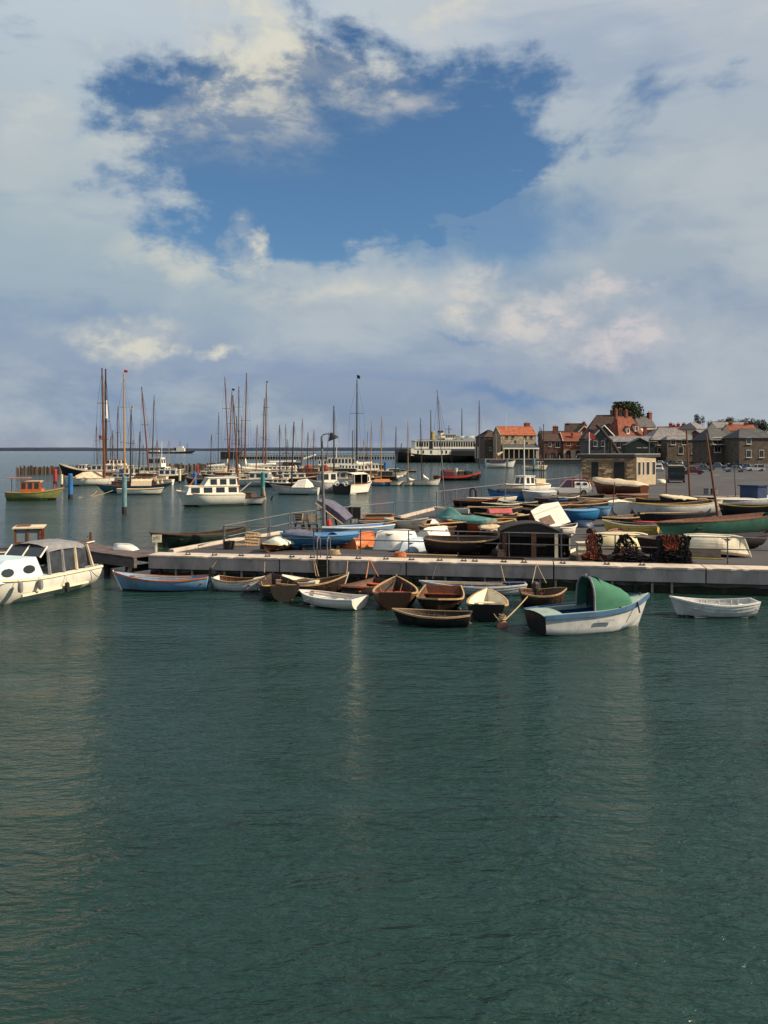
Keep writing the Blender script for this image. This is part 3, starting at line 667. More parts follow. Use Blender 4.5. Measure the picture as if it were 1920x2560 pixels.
# ------------------------------------------------------------------ cabin cruiser at the left, launch behind it
def left_cruiser():
    s = at(256, 1464, 0); hd = math.atan2(-4.15, -1.55); L = 7.8; B = 2.7
    u = Vector((math.cos(hd), math.sin(hd), 0)); port = Vector((-u.y, u.x, 0))    # port side looks to +x here
    c = s+u*L/2-port*B*0.46
    t = thing('cabin_cruiser', 'cream motor cruiser with grey canvas cockpit canopy, cut by the left edge', 'motor boat', (c.x, c.y, 0), (0, 0, hd))
    hull_parts(t, L, B, .92, 1.35, .92, .35, .92, white, None, cream, None, 0, 0, deck=paleg, full=2.6, rake=.8, gh=.09, gw=.09, srake=.1)
    MB().box((-L*.12, B*.47, .33), (L*.5, .09, .09)).build('rubbing_strake', cream, t)
    # coach roof
    pb = mat('pale_blue_paint', (0.50, 0.62, 0.66), 0.5, 0.08, 2, .05, dirt=(0.3, 0.33, 0.33), dirt_amt=.3)
    prof = [(-.6, .9), (-.15, 1.75), (1.5, 1.78), (2.3, 1.35), (2.9, 1.2), (2.9, .9)]
    m = MB()
    ss = [[(x, y*w, z-(0.0 if w < 1 else 0)) for x, z in prof] for y, w in ((-1.08, 1), (-.86, 1), (.86, 1), (1.08, 1))]
    lo = [[(x, -1.1, min(z, .92)) for x, z in prof], [(x, -.9, z) for x, z in prof], [(x, .9, z) for x, z in prof], [(x, 1.1, min(z, .92)) for x, z in prof]]
    MB().loft(lo, False).build('cabin', pb, t)
    for x in (.35, 1.5):
        n = 10; pts = [(x+.34*math.cos(2*math.pi*k/n), .17*math.sin(2*math.pi*k/n)) for k in range(n)]
        f = lambda r, off: [(x+(p[0]-x)*r, 1.0+off-p[1]*.30*r, 1.3+p[1]*r) for p in pts]
        w = MB().add(f(1.18, .01)+f(1.18, -.05), [tuple(range(n))]+[(i, (i+1) % n, n+(i+1) % n, n+i) for i in range(n)]).build('porthole', white, t)
        MB().add(f(1, .022), [tuple(range(n))]).build('pane', glass, w)
    # windscreen + canopy
    MB().add([(-.35, -.95, 1.72), (-.35, .95, 1.72), (-.75, .95, 2.1), (-.75, -.95, 2.1)], [(0, 1, 2, 3)]).build('windscreen', glass, t)
    for y in (-.95, 0, .95): MB().tube((-.33, y, 1.7), (-.75, y, 2.12), .035, .035, 5).build('windscreen_frame', white, t)
    lo = []
    for x, z, w in ((-.7, 2.12, .98), (-1.4, 2.18, 1.05), (-2.4, 2.15, 1.05), (-3.05, 2.02, 1.0), (-3.2, 1.82, .98)):
        lo.append([(x, -w, z-.25), (x, -w*.9, z-.05), (x, -w*.5, z+.06), (x, 0, z+.1), (x, w*.5, z+.06), (x, w*.9, z-.05), (x, w, z-.25)])
    MB().loft(lo).build('canopy_roof', greyc, t, smooth=True)
    for sgn in (1, -1):
        y0, y1 = 1.12*sgn, 1.0*sgn
        for (xa, xb) in ((-.75, -1.5), (-1.58, -2.3), (-2.38, -3.05)):
            MB().add([(xa, y0, 1.0), (xb-.0, y0, 1.0), (xb, y1, 1.85), (xa, y1, 1.88)], [(0, 1, 2, 3)]).build('side_screen', clear_pl, t)
        for x in (-.7, -1.54, -2.34, -3.12):
            MB().tube((x-(0.25 if x < -3 else 0), y0*1.01, .95), (x, y1*1.0, 1.95), .075, .06, 5).build('canopy_strut', tan if x < -2 else greyc, t)
    MB().add([(-3.35, -1.1, .95), (-3.35, 1.1, .95), (-3.13, 1.0, 1.85), (-3.13, -1.0, 1.85)], [(0, 1, 2, 3)]).build('rear_curtain', greyc, t)
    MB().box((-3.3, 0, .97), (.9, 2.3, .08)).build('aft_deck', greyc, t)
    for x, z in ((-1.35, .1), (.2, .45), (1.3, .5)):
        MB().lathe([(0, 0), (.09, .04), (.11, .2), (.09, .42), (0, .46)], (x, B*.5+.12, z), 8).build('fender', rubber if x < 0 else greyc, t)
        MB().tube((x, B*.5+.12, z+.44), (x, B*.49, 1.0), .012, .012, 4).build('fender_line', ropem, t)
    for z0 in (0.0,):
        MB().rope((-2.9, B*.49, .95), (-3.5, B*.5, .45), .05, .015).build('mooring_tail', rubber, t)
    return t
left_cruiser()
def varnished_launch():
    t, L = dinghy('varnished launch with square wheelhouse, behind the grey-canopied cruiser', (236, 1352), (20, 1372), varn, None, white, None, B=2.3, F0=.75, Fb=1.1, Fs=.8, dr=.3, tw=.7, nth=0, name='motor_launch', cat='motor boat', deck=brown, L=7.0, keep='bow')
    m = MB(); x0, x1, w, z0, z1 = -.5, .75, .8, .75, 1.95
    m = MB().box(((x0+x1)/2, 0, (z0+z0+.45)/2), (x1-x0, 2*w, .5)); m.build('wheelhouse_base', varn, t)
    for x in (x0, (x0+x1)/2, x1):
        for y in (-w, w): MB().box((x, y, (z0+.45+z1)/2), (.1, .1, z1-z0-.4)).build('wheelhouse_post', varn, t)
    for y in (-w, w): MB().box(((x0+x1)/2, y*.99, (z0+.45+z1)/2), (x1-x0-.12, .02, z1-z0-.5)).build('side_window', mat('pale_glass', (.16, .20, .22), .2, .1, 2, 0), t)
    MB().box(((x0+x1)/2, 0, z1+.03), (x1-x0+.3, 2*w+.3, .07)).build('wheelhouse_roof', ctan, t)
    MB().box(((x0+x1)/2-.3, 0, z1+.10), (.7, .6, .06)).build('roof_hatch', varn, t)
    MB().box((2.5, 0, 1.0), (1.2, 1.0, .14)).build('fore_hatch', varn, t)
    MB().tube((3.3, 0, 1.05), (3.3, 0, 1.6), .08, .06, 6).build('samson_post', brown, t)
    MB().tube((3.15, -.25, 1.35), (3.15, .25, 1.35), .04, .04, 5).build('cross_bar', brown, t)
varnished_launch()
upturned('white upturned dinghy lying on the dark timber jetty', (282, 1373), (338, 1376), white, white, base=DECK+.04, B=.8, D=.2, name='dinghy', cat='dinghy', L=1.5)
t, L = dinghy('long dark green pulling boat afloat behind the pale quay kerb', (375, 1331), (614, 1317), dgreen, dbrown, brown, dbrown, B=1.9, F0=.75, Fb=1.05, Fs=1.0, tw=.06, nth=5, strakes=8, stem=dgreen, L=None)
# ------------------------------------------------------------------ boats drawn up on the quay
G2 = 'boats laid up on the boatyard quay'
def D(label, bow, stern, hm, im=None, gm=None, thm=None, **kw):
    kw.setdefault('base', DECK); kw.setdefault('group', G2); return dinghy(label, bow, stern, hm, im, gm, thm, **kw)
def U(label, bow, stern, hm, gm=None, **kw):
    kw.setdefault('group', G2); return upturned(label, bow, stern, hm, gm, **kw)
# front row, left to right
t, L = D('small brown dinghy under a pale folded tarpaulin, behind the lattice pallets', (655, 1363), (742, 1353), brown, dbrown, gunw, brown, B=1.1, F0=.25, Fb=.42, Fs=.32, nth=2, tw=.6)
cover(t, L, 1.1, 0, mat('pale_green_tarp', (.55, .60, .50), .85, .12, 4, .4), 'tarpaulin', ridge=.32, x0=-.45, x1=.25, sh=(.34, .3, .42), seed=4)
t, L = D('bright blue boat with purple-grey cover over its bow, behind the front rail', (700, 1344), (892, 1342), brightb, bluep, skyb, skyb, B=1.6, F0=.52, Fb=.66, Fs=.56, dr=.12, nth=0, foredeck=.45, foredeck_m=skyb, aftdeck=.3, strakes=0, tw=.6, dz=.14)
cover(t, L, 1.5, 0, purc, 'bow_cover', ridge=.22, x0=.08, x1=.46, sh=(.5, .5, .62), seed=9, over=.02)
t, L = D('long sky-blue boat with pale sheer, behind the orange upturned dinghy', (805, 1322), (974, 1313), skyb, bluep, cream, skyb, B=1.5, F0=.62, Fb=.72, Fs=.66, nth=2, tw=.7, foredeck=.3, foredeck_m=skyb)
U('orange varnished dinghy turned keel up behind the front rail', (962, 1356), (846, 1376), orange, gunw, B=1.35, D=.62, tw=.8, strakes=0, L=2.7, keelm=orange)
U('large white dinghy turned over, biggest white hull by the front rail', (934, 1374), (1042, 1372), white, white, B=1.9, D=.9, tw=.6, L=2.3, keelm=white, sheer=.0)
U('white upturned pram behind the small grey-blue upturned hull', (1132, 1349), (1052, 1357), white, white, B=1.5, D=.7, tw=.8, L=2.3, keelm=white)
U('small grey-blue upturned tender in front of the white pram', (996, 1383), (1066, 1372), mat('grey_blue_paint', (.42, .50, .57), .5, .1, 2, .05), None, B=1.1, D=.55, tw=.7, L=2.0, roll=R(-10))
t, L = D('large dark rowing boat with its rounded end beside the black shed', (1252, 1349), (1062, 1347), black, dbrown, gunw, brown, B=1.8, F0=.66, Fb=.78, Fs=.74, nth=3, tw=.55, full=4.0, roll=R(3))
U('reddish upturned clinker boat behind the large dark rowing boat', (1130, 1338), (1246, 1326), mat('faded_red_varnish', (.34, .12, .06), .5, .3, 2, .2, stretch=(1, 8, 8)), gunw, B=1.4, D=.75, strakes=7, tw=.7, L=3.0, roll=R(-10))
U('pale blue upturned dinghy just left of the black shed', (1215, 1352), (1258, 1340), skyb, None, B=1.0, D=.5, L=1.6)
# second row
t, L = D('white clinker boat with brown transom, behind the large white upturned dinghy', (1070, 1298), (972, 1297), cream, brown, white, brown, B=1.6, F0=.6, Fb=.8, Fs=.7, nth=3, tw=.7, strakes=7, transom_m=bleach)
U('small white and blue upturned tender beside the orange-hulled covered boat', (1048, 1328), (1094, 1322), paleg, None, B=1.0, D=.55, L=1.9)
def stack():
    a = at(905, 1309, DECK); t = thing('timber_stack', 'heap of dark brown salvaged timber beside the black notice board', 'timber', (a.x, a.y, DECK), (0, 0, .1), None)
    rr = random.Random(1)
    for k in range(14):
        MB().box((1.1+rr.uniform(-.25, .25), rr.uniform(-.5, .5), .08+k*.042), (2.0+rr.uniform(-.5, .4), .2, .09), rr.uniform(-.14, .14)).build('board', (brown, orange, dbrown, bleach, dbrown)[k % 5], t)
stack()
def covered_boat():
    t, L = D('orange-red sailing dinghy under a teal cover with a tall bare mast', (1091, 1292), (1198, 1303), redor, dbrown, gunw, None, B=1.75, F0=.75, Fb=.9, Fs=.8, nth=0, tw=.65, L=4.2, keep='bow', name='sailing_dinghy', cat='sailing boat')
    cover(t, L, 1.75, 0, tealc, 'cover', ridge=.26, x0=-.5, x1=.5, sh=(.76, .72, .88), seed=12, drop=.16, over=.06)
    MB().loft([[(x, y*k, .78+z*k) for y, z in ((-.5, 0), (-.1, .55), (0, .62), (.1, .55), (.5, 0))] for x, k in ((.1, .3), (.8, 1), (1.1, 1.1), (1.9, .3))], False, True, True).build('cover_peak', tealc, t, smooth=True)
covered_boat()
def masted(label, bow, stern, hm, mast_base, mast_top, mm, r=.05, **kw):
    t, L = D(label, bow, stern, hm, name='sailing_dinghy', cat='sailing boat', **kw)
    return t
def add_mast(t, base_px, top_px, d, m, r0=.055, r1=.03, z0=None, spreaders=(), rig=True, name='mast', flag=None, hull_w=1.4):
    a = atd(base_px[0], base_px[1], d); b = atd(top_px[0], top_px[1], d)
    if z0 is not None: a.z = z0
    MB().tube(a, b, r0*1.25, r1*1.25, 7).build(name, m, t, world=True)
    hgt = b.z-a.z
    u = Vector((1, 0, 0))
    for s, w in spreaders:
        p = a.lerp(b, s); MB().tube(p-u*w, p+u*w, r1*.55, r1*.55, 4).build('spreader', m, t, world=True)
    if rig:
        mb = MB(); k = 0.9; p = a.lerp(b, .97)
        w = hull_w
        for sx, sy in ((-w, .3), (w, .3), (-w*.4, -1.0), (w*.5, 1.2)):
            q = a.copy(); q.x += sx; q.y += sy
            if abs(sx) == w and spreaders:
                sp = a.lerp(b, spreaders[0][0])+Vector((math.copysign(spreaders[0][1], sx), 0, 0)); mb.tube(q, sp, rig*.013, rig*.013, 3); mb.tube(sp, p, rig*.013, rig*.013, 3)
            else: mb.tube(q, p, rig*.013, rig*.013, 3)
        mb.build('rigging', steel, t, world=True)
    if flag:
        fm, w, h = flag; q = b+Vector((.02, 0, .05)); ss = []
        MB().tube(b, b+Vector((0, 0, h*1.4)), r1*.4, r1*.4, 4).build('flag_staff', m, t, world=True)
        for k in range(6): ss.append([q+Vector((w*k/5, math.sin(k*1.3)*.08*w, -.04*k*h+math.sin(k*1.7)*.06*h+h*.3)), q+Vector((w*k/5, math.sin(k*1.3+.4)*.08*w, -.05*k*h+math.sin(k*1.7)*.06*h+h*1.3))])
        MB().loft(ss).build('flag', fm, t, world=True)
    return a, b
# third and further rows
t, L = D('white dinghy with square stern carrying a thin silver mast, near the slip', (1084, 1270), (1174, 1271), white, dbrown, white, None, B=1.5, F0=.6, Fb=.7, Fs=.7, nth=2, tw=.8, name='sailing_dinghy', cat='sailing boat')
add_mast(t, (1113, 1273), (1093, 975), dist(1288, DECK), galv, .045, .025, z0=DECK+.2, rig=.8)
t, L = D('long dark brown boat between the teal cover and the white cabin top', (1122, 1305), (1276, 1300), dbrown, brown, gunw, brown, B=1.7, F0=.6, Fb=.8, Fs=.7, nth=3, strakes=6)
t, L = D('black clinker boat with thin pale gunwale, right of the silver mast', (1170, 1268), (1296, 1268), black, dbrown, gunw, dbrown, B=1.9, F0=.8, Fb=1.0, Fs=.9, nth=3, strakes=7)
t, L = D('black rowing boat with upturned orange tip by the far railing', (1248, 1247), (1132, 1252), black, dbrown, orange, brown, B=1.5, F0=.5, Fb=.75, Fs=.55, nth=3)
t, L = D('slim cream boat with tan cover by the two hooped posts', (1168, 1246), (1284, 1243), cream, dbrown, white, None, B=1.5, F0=.5, Fb=.65, Fs=.55, nth=2)
t, L = D('low black boat with pale blue seats behind the tilted white cabin top', (1244, 1253), (1345, 1256), black, bluep, cream, skyb, B=1.7, F0=.7, Fb=.85, Fs=.8, nth=2)
t, L = D('blue sailing boat under black tarpaulin, below the hut-side cruiser', (1220, 1226), (1330, 1230), bluep, None, navy, None, B=1.9, F0=.9, Fb=1.15, Fs=1.0, nth=0, deck=blackc, tw=.6, stem=navy)
cover(t, L, 1.7, 0, blackc, 'tarpaulin', ridge=.3, x0=-.45, x1=.3, sh=(1, .9, 1.1), seed=3)
t, L = D('grey sailing boat with flat transom and white mast, beside the blue one', (1305, 1229), (1382, 1229), greyp, None, white, None, B=2.2, F0=.95, Fb=1.1, Fs=1.05, nth=0, deck=paleg, tw=.8, name='sailing_dinghy', cat='sailing boat')
add_mast(t, (1311, 1226), (1310, 1097), dist(1250, DECK), whm, .07, .04, z0=DECK+1, rig=.8)
for k, (px, top) in enumerate(((1350, 1067), (1354, 1072), (1359, 1060))):
    a = at(px, 1236, DECK); b = atd(px, top, a.y)
    o = MB().tube(a, b, .06, .04, 6).build('spar', dkm); tag(o, ('leftmost', 'middle', 'rightmost')[k]+' of three bare dark poles standing close together by the white cruiser', 'pole', 'bare poles by the white cruiser')
t, L = D('long black clinker boat with pale rail, left of the small white stern', (1541, 1253), (1368, 1262), black, dbrown, gunw, dbrown, B=1.8, F0=.75, Fb=.95, Fs=.85, nth=4, strakes=6)
t, L = D('slim white racing hull with varnished deck, furthest from the viewer', (1402, 1239), (1596, 1239), white, None, varn, None, B=1.3, F0=.6, Fb=.7, Fs=.65, nth=0, deck=varn)
t, L = D('white hull with tan deck in front of the slim racing hull', (1440, 1246), (1588, 1249), cream, None, gunw, None, B=1.4, F0=.6, Fb=.72, Fs=.66, nth=0, deck=bleach, tw=.7)
t, L = D('dark cloth-covered boat left of the slim white hulls', (1395, 1246), (1336, 1247), dbrown, None, black, None, B=1.5, F0=.7, Fb=.8, Fs=.75, nth=0, deck=brown)
t, L = D('varnished boat showing its round orange stern near the parking lines', (1540, 1238), (1612, 1237), varn, None, gunw, None, B=1.8, F0=.85, Fb=.9, Fs=.9, nth=0, deck=varn, tw=.75, name='sailing_dinghy', cat='sailing boat')
t, L = D('small white boat standing with its flat stern to the viewer', (1548, 1256), (1556, 1262), white, None, white, None, B=1.75, F0=1.0, Fb=1.1, Fs=1.05, nth=0, deck=cream, tw=.9, L=3.2, keep='stern', dr=.2)
t, L = D('small blue hull with rounded bow next to the flat white stern', (1528, 1268), (1480, 1271), skyb, None, brightb, None, B=1.4, F0=.75, Fb=.85, Fs=.8, nth=0, deck=tealp, full=3)
t, L = D('dark teal boat half hidden behind the bright blue hull', (1400, 1275), (1480, 1273), tealp, dbrown, gunw, dbrown, B=1.5, F0=.6, Fb=.75, Fs=.65, nth=2)
D('bright blue hull with decked top, right of the tilted white cabin top', (1400, 1286), (1490, 1285), brightb, None, brightb, None, B=1.6, F0=.7, Fb=.8, Fs=.74, dr=.2, nth=0, deck=skyb, tw=.55, dz=.18, L=3.3, keep='stern')
U('dark blue hull shape standing for the shadow under the bright blue hull', (1484, 1318), (1436, 1318), navy, None, B=.9, D=.32, L=1.4)  # navy hull added where only shade lies beneath the blue boat
t, L = D('yellow clinker dinghy behind the hanging nets', (1506, 1303), (1648, 1315), yellow, dbrown, cream, brown, B=1.5, F0=.75, Fb=.95, Fs=.8, nth=3, strakes=7)
t, L = D('long dark green boat with brown rail and mast, at the right edge', (1638, 1314), (1930, 1290), greenp, brown, varn, brown, B=2.0, F0=.95, Fb=1.05, Fs=1.05, nth=4, tw=.5, dr=.25, name='sailing_dinghy', cat='sailing boat')
add_mast(t, (1797, 1300), (1765, 1083), dist(1332, DECK), brm, .07, .045, z0=DECK+.6, rig=0)
t, L = D('red kayak-like hull lying under the black tarpaulin', (1583, 1305), (1704, 1305), redp, None, redp, None, B=.9, F0=.36, Fb=.42, Fs=.42, nth=0, deck=redp, tw=.1, dr=.05, base=DECK+.3)
t, L = D('dark boat under a flat black tarpaulin, behind the red hull', (1594, 1286), (1754, 1284), black, None, black, None, B=1.8, F0=.75, Fb=.85, Fs=.8, nth=0, deck=blackc)
t, L = D('grey open boat with yellow rubbing rail, in the middle of the right side', (1571, 1262), (1793, 1256), paleg, dbrown, yellow, brown, B=2.1, F0=.85, Fb=1.1, Fs=1.1, nth=4, tw=.55, dr=.25)
a = at(1666, 1284, DECK); b = atd(1665.5, 1140, a.y); MB().tube(a, b, .06, .035, 6).build('mast', dkm, t, world=True)
t, L = D('black boat with cream cover over its foredeck, behind the grey open boat', (1648, 1246), (1755, 1252), black, None, gunw, None, B=2.0, F0=1.0, Fb=1.25, Fs=1.0, nth=0, deck=dbrown, dr=.3)
cover(t, L, 2.0, 0, ctan, 'bow_cover', ridge=.18, x0=-.2, x1=.5, sh=(1, .94, 1.18), seed=8)
t, L = D('varnished clinker boat with cream cover, beneath the stone hut', (1482, 1203), (1612, 1220), mat('dark_varnish', (.10, .028, .014), .4, .3, 2, .15, stretch=(1, 8, 8)), None, gunw, None, B=2.3, F0=1.1, Fb=1.55, Fs=1.05, nth=0, strakes=8, deck=brown, dr=.3)
cover(t, L, 2.3, 0, ctan, 'cover', ridge=.55, x0=-.48, x1=.5, sh=(1.0, 1.02, 1.5), seed=5)
t, L = D('low boat with cream rail and rusty mast at the far right', (1735, 1243), (1900, 1240), dbrown, brown, cream, brown, B=1.8, F0=.7, Fb=.85, Fs=.8, nth=3, name='sailing_dinghy', cat='sailing boat')
add_mast(t, (1725, 1247), (1716, 1075), dist(1252, DECK), brm, .09, .06, z0=DECK+.2, rig=0)
t, L = D('dark boat with yellow-edged rail at the right edge, above the green one', (1795, 1262), (1930, 1266), black, dbrown, yellow, dbrown, B=1.9, F0=.9, Fb=1.0, Fs=1.0, nth=3)
t, L = D('grey-green workboat with dark blue cuddy at the right edge', (1790, 1250), (1960, 1240), greyp, None, white, None, B=2.2, F0=.8, Fb=1.0, Fs=.9, nth=0, deck=greyp, name='workboat', cat='motor boat')
MB().box((-.3, 0, 1.3), (1.7, 1.6, 1.1)).build('cuddy', navy, t); MB().box((-.3, 0, 1.9), (2.0, 1.9, .1)).build('cuddy_roof', navy, t); MB().box((-.3, -.82, 1.5), (1.1, .03, .45)).build('cuddy_window', glass, t)
U('cream upturned dinghy showing through the hanging nets', (1636, 1372), (1478, 1370), mat('deep_cream_paint', (.72, .60, .34), .55, .1, 2, .1), gunw, B=1.35, D=.72, tw=.6, L=3.1, strakes=0, keelm=cream)
U('white clinker dinghy turned over on a chock at the right end', (1858, 1386), (1722, 1378), cream, gunw, B=1.45, D=.78, tw=.7, L=3.2, strakes=8, keelm=cream, base=DECK+.12, roll=R(-6))
U('small cream upturned tender on the tarmac beside the black van', (1642, 1208), (1662, 1208), cream, None, B=1.1, D=.5, L=1.5)
# tightly packed dark hulls in the middle of the yard
t, L = D('black open boat directly behind the teal-covered dinghy', (1186, 1285), (1282, 1283), black, dbrown, gunw, dbrown, B=1.7, F0=.6, Fb=.78, Fs=.7, nth=3)
t, L = D('tarred punt with pale rim left of the crumpled tarpaulin', (1128, 1284), (1196, 1290), tar, dbrown, bleach, dbrown, B=1.4, F0=.5, Fb=.6, Fs=.55, nth=2)
t, L = D('dark boat with cream foredeck left of the yellow crate', (1330, 1290), (1236, 1288), dbrown, dbrown, gunw, brown, B=1.6, F0=.62, Fb=.8, Fs=.7, nth=2, foredeck=.3, foredeck_m=cream)
t, L = D('narrow black hull just above the tilted white cabin top', (1300, 1262), (1420, 1262), black, dbrown, gunw, dbrown, B=1.6, F0=.75, Fb=.95, Fs=.85, nth=3)
t, L = D('black hull with white bow patch, beside the narrow black one', (1402, 1270), (1300, 1274), black, dbrown, bleach, dbrown, B=1.6, F0=.65, Fb=.85, Fs=.7, nth=2)
t, L = D('dark navy boat with cobalt rail near the grey transom', (1336, 1246), (1420, 1249), navy, dbrown, bluep, brown, B=1.6, F0=.6, Fb=.78, Fs=.7, nth=2)
t, L = D('tarred boat with tan rail, behind the flat white stern', (1462, 1252), (1556, 1248), tar, dbrown, gunw, brown, B=1.6, F0=.7, Fb=.9, Fs=.8, nth=3)
t, L = D('brown open boat low in front of the white-and-red estate car', (1370, 1239), (1470, 1242), brown, dbrown, gunw, brown, B=1.6, F0=.55, Fb=.7, Fs=.6, nth=3)
t, L = D('tarred boat with cream rim between the faded red bundle and far railing', (1205, 1259), (1306, 1258), tar, dbrown, cream, dbrown, B=1.6, F0=.65, Fb=.85, Fs=.7, nth=3)
t, L = D('shabby brown dinghy in front of the timber heap', (990, 1306), (905, 1308), dbrown, brown, gunw, brown, B=1.3, F0=.45, Fb=.6, Fs=.5, nth=2)
t, L = D('dark tender with cream rim under the tilted white cabin top', (1290, 1306), (1365, 1316), dbrown, dbrown, cream, dbrown, B=1.3, F0=.45, Fb=.6, Fs=.5, nth=2)
t, L = D('black boat filling the gap behind the yellow clinker dinghy', (1505, 1296), (1600, 1290), black, dbrown, gunw, dbrown, B=1.5, F0=.45, Fb=.58, Fs=.52, nth=2)
t, L = D('dark brown hull behind the wide net curtain', (1590, 1346), (1745, 1346), dbrown, dbrown, bleach, brown, B=1.6, F0=.62, Fb=.75, Fs=.68, nth=2)
t, L = D('tarred hull half hidden under the green boat, right edge', (1720, 1345), (1900, 1338), tar, dbrown, tar, None, B=1.7, F0=.6, Fb=.7, Fs=.66, nth=0, deck=blackc)
U('rusty pink upturned punt behind the cream upturned dinghy', (1510, 1350), (1625, 1346), mat('rusty_pink', (.28, .15, .11), .8, .3, 2, .3, stretch=(1, 8, 8)), gunw, B=1.3, D=.5, L=3.0, strakes=5)
t, L = D('tarred skiff with tan rail left of the teal-covered dinghy', (1078, 1303), (1018, 1300), tar, dbrown, gunw, dbrown, B=1.3, F0=.5, Fb=.65, Fs=.55, nth=2)
t, L = D('brown rowing boat behind the white upturned pram', (1140, 1320), (1060, 1316), brown, dbrown, gunw, brown, B=1.4, F0=.55, Fb=.7, Fs=.6, nth=3)
t, L = D('black dinghy with tan tarpaulin right of the reddish upturned boat', (1258, 1318), (1196, 1322), black, dbrown, gunw, None, B=1.4, F0=.55, Fb=.7, Fs=.6, nth=0)
cover(t, L, 1.3, 0, tan, 'tarpaulin', ridge=.2, x0=-.45, x1=.35, sh=(.55, .5, .62), seed=21)
t, L = D('weathered grey punt in front of the faded red bundle', (1216, 1304), (1290, 1308), bleach, dbrown, bleach, brown, B=1.2, F0=.4, Fb=.5, Fs=.45, nth=2)
t, L = D('dark skiff with white rim below the white-and-red estate car', (1450, 1241), (1384, 1245), tar, dbrown, white, brown, B=1.4, F0=.55, Fb=.7, Fs=.6, nth=2)
t, L = D('black covered sloop hull beside the varnished clinker boat', (1512, 1238), (1430, 1236), black, None, gunw, None, B=1.6, F0=.7, Fb=.9, Fs=.8, nth=0, deck=blackc)
t, L = D('brown clinker tender just right of the flat white stern', (1572, 1272), (1622, 1276), brown, dbrown, gunw, brown, B=1.2, F0=.42, Fb=.55, Fs=.46, nth=2, strakes=5)
t, L = D('tarred open boat behind the grey open boat with yellow rail', (1590, 1246), (1660, 1250), tar, dbrown, gunw, brown, B=1.5, F0=.6, Fb=.75, Fs=.65, nth=2)
t, L = D('dark boat with tan deck between the drums and grey open boat', (1760, 1252), (1835, 1250), dbrown, None, gunw, None, B=1.6, F0=.6, Fb=.75, Fs=.7, nth=0, deck=tan)
t, L = D('black tender in front of the low boat with rusty mast', (1800, 1274), (1868, 1276), black, dbrown, bleach, brown, B=1.4, F0=.5, Fb=.65, Fs=.55, nth=2)
for k, (px, py, top, m, lb) in enumerate(((1262, 1262, 1150, galv, 'thin grey dinghy mast behind the red canvas bundle'), (1452, 1262, 1168, dkm, 'thin dark spar standing left of the flat white stern'), (1530, 1300, 1205, brm, 'brown spar leaning up behind the yellow clinker dinghy'), (1840, 1262, 1130, dkm, 'dark mast standing near the right edge among boats'))):
    a = at(px, py, DECK); b = atd(px+(4, -3, 7, -6)[k], top, a.y); o = MB().tube(a, b, .045, .025, 6).build('spar', m); tag(o, lb, 'spar')
# spars and gear lying about on the boats
def spar_lying(label, a, b, z, m=gunw, r=.05):
    p_, q_ = at(a[0], a[1], DECK+z), at(b[0], b[1], DECK+z); o = MB().tube(p_, q_, r, r*.6, 7).build('spar', m); tag(o, label, 'spar', 'spars lying across the boats')
spar_lying('long tan spar lying across the boats behind the reddish upturned hull', (1060, 1312), (1245, 1300), .78)
spar_lying('pale boom lying over the black clinker boat right of the silver mast', (1168, 1268), (1300, 1266), 1.06, bleach)
spar_lying('varnished mast laid along the long brown boat', (1118, 1300), (1290, 1296), .86, goldm)
spar_lying('brown spar resting on the long black clinker boat', (1376, 1258), (1545, 1250), .95, brm)
spar_lying('pale boom across the slim white racing hulls', (1404, 1238), (1580, 1243), .76, bleach)
spar_lying('tan spar across the black tarpaulin by the red hull', (1600, 1284), (1760, 1280), .92, gunw)
spar_lying('thin pale oar laid over the boats by the pale slip kerb', (1000, 1296), (1075, 1300), .72, bleach, .035)
def pot(label, px, py):
    a = at(px, py, DECK); t = thing('lobster_pot', label, 'lobster pot', a, (0, 0, px*.7), 'lobster pots on the quay')
    MB().box((0, 0, .03), (.62, .45, .06)).build('base', bleach, t)
    for x in (-.28, 0, .28): MB().path([(x, -.2, .05), (x, -.2, .25), (x, -.1, .38), (x, .1, .38), (x, .2, .25), (x, .2, .05)], .02, 5).build('hoop', brown, t)
    MB().loft([[(x, y, z) for y, z in ((-.19, .06), (-.19, .25), (-.1, .37), (.1, .37), (.19, .25), (.19, .06))] for x in (-.28, .28)], False, True, True).build('netting', tar, t)
pot('lobster pot lying between the pallets and the covered brown dinghy', 668, 1376); pot('lobster pot near the front rail, right of the small grey-blue tender', 1085, 1382); pot('lobster pot against the left wall of the black shed', 1246, 1394); pot('lobster pot on the bare tarmac left of the yellow clinker dinghy', 1478, 1336)
def coil(label, px, py, m=ropem):
    a = at(px, py, DECK); o = MB(); rr = random.Random(int(px))
    for k in range(5):
        r = .3-.02*k; o.path([(r*math.cos(j*math.pi/7)+rr.uniform(-.02, .02), r*math.sin(j*math.pi/7), .03+k*.045) for j in range(15)], .026, 5)
    o = o.build('rope_coil', m); o.location = a; tag(o, label, 'rope', 'rope coils on the quay')
coil('coil of pale rope beside the orange upturned dinghy', 836, 1386); coil('coil of orange rope on the deck below the white upturned dinghy', 1000, 1392, ropeo); coil('coil of dark rope at the right foot of the black shed', 1440, 1400, steel)
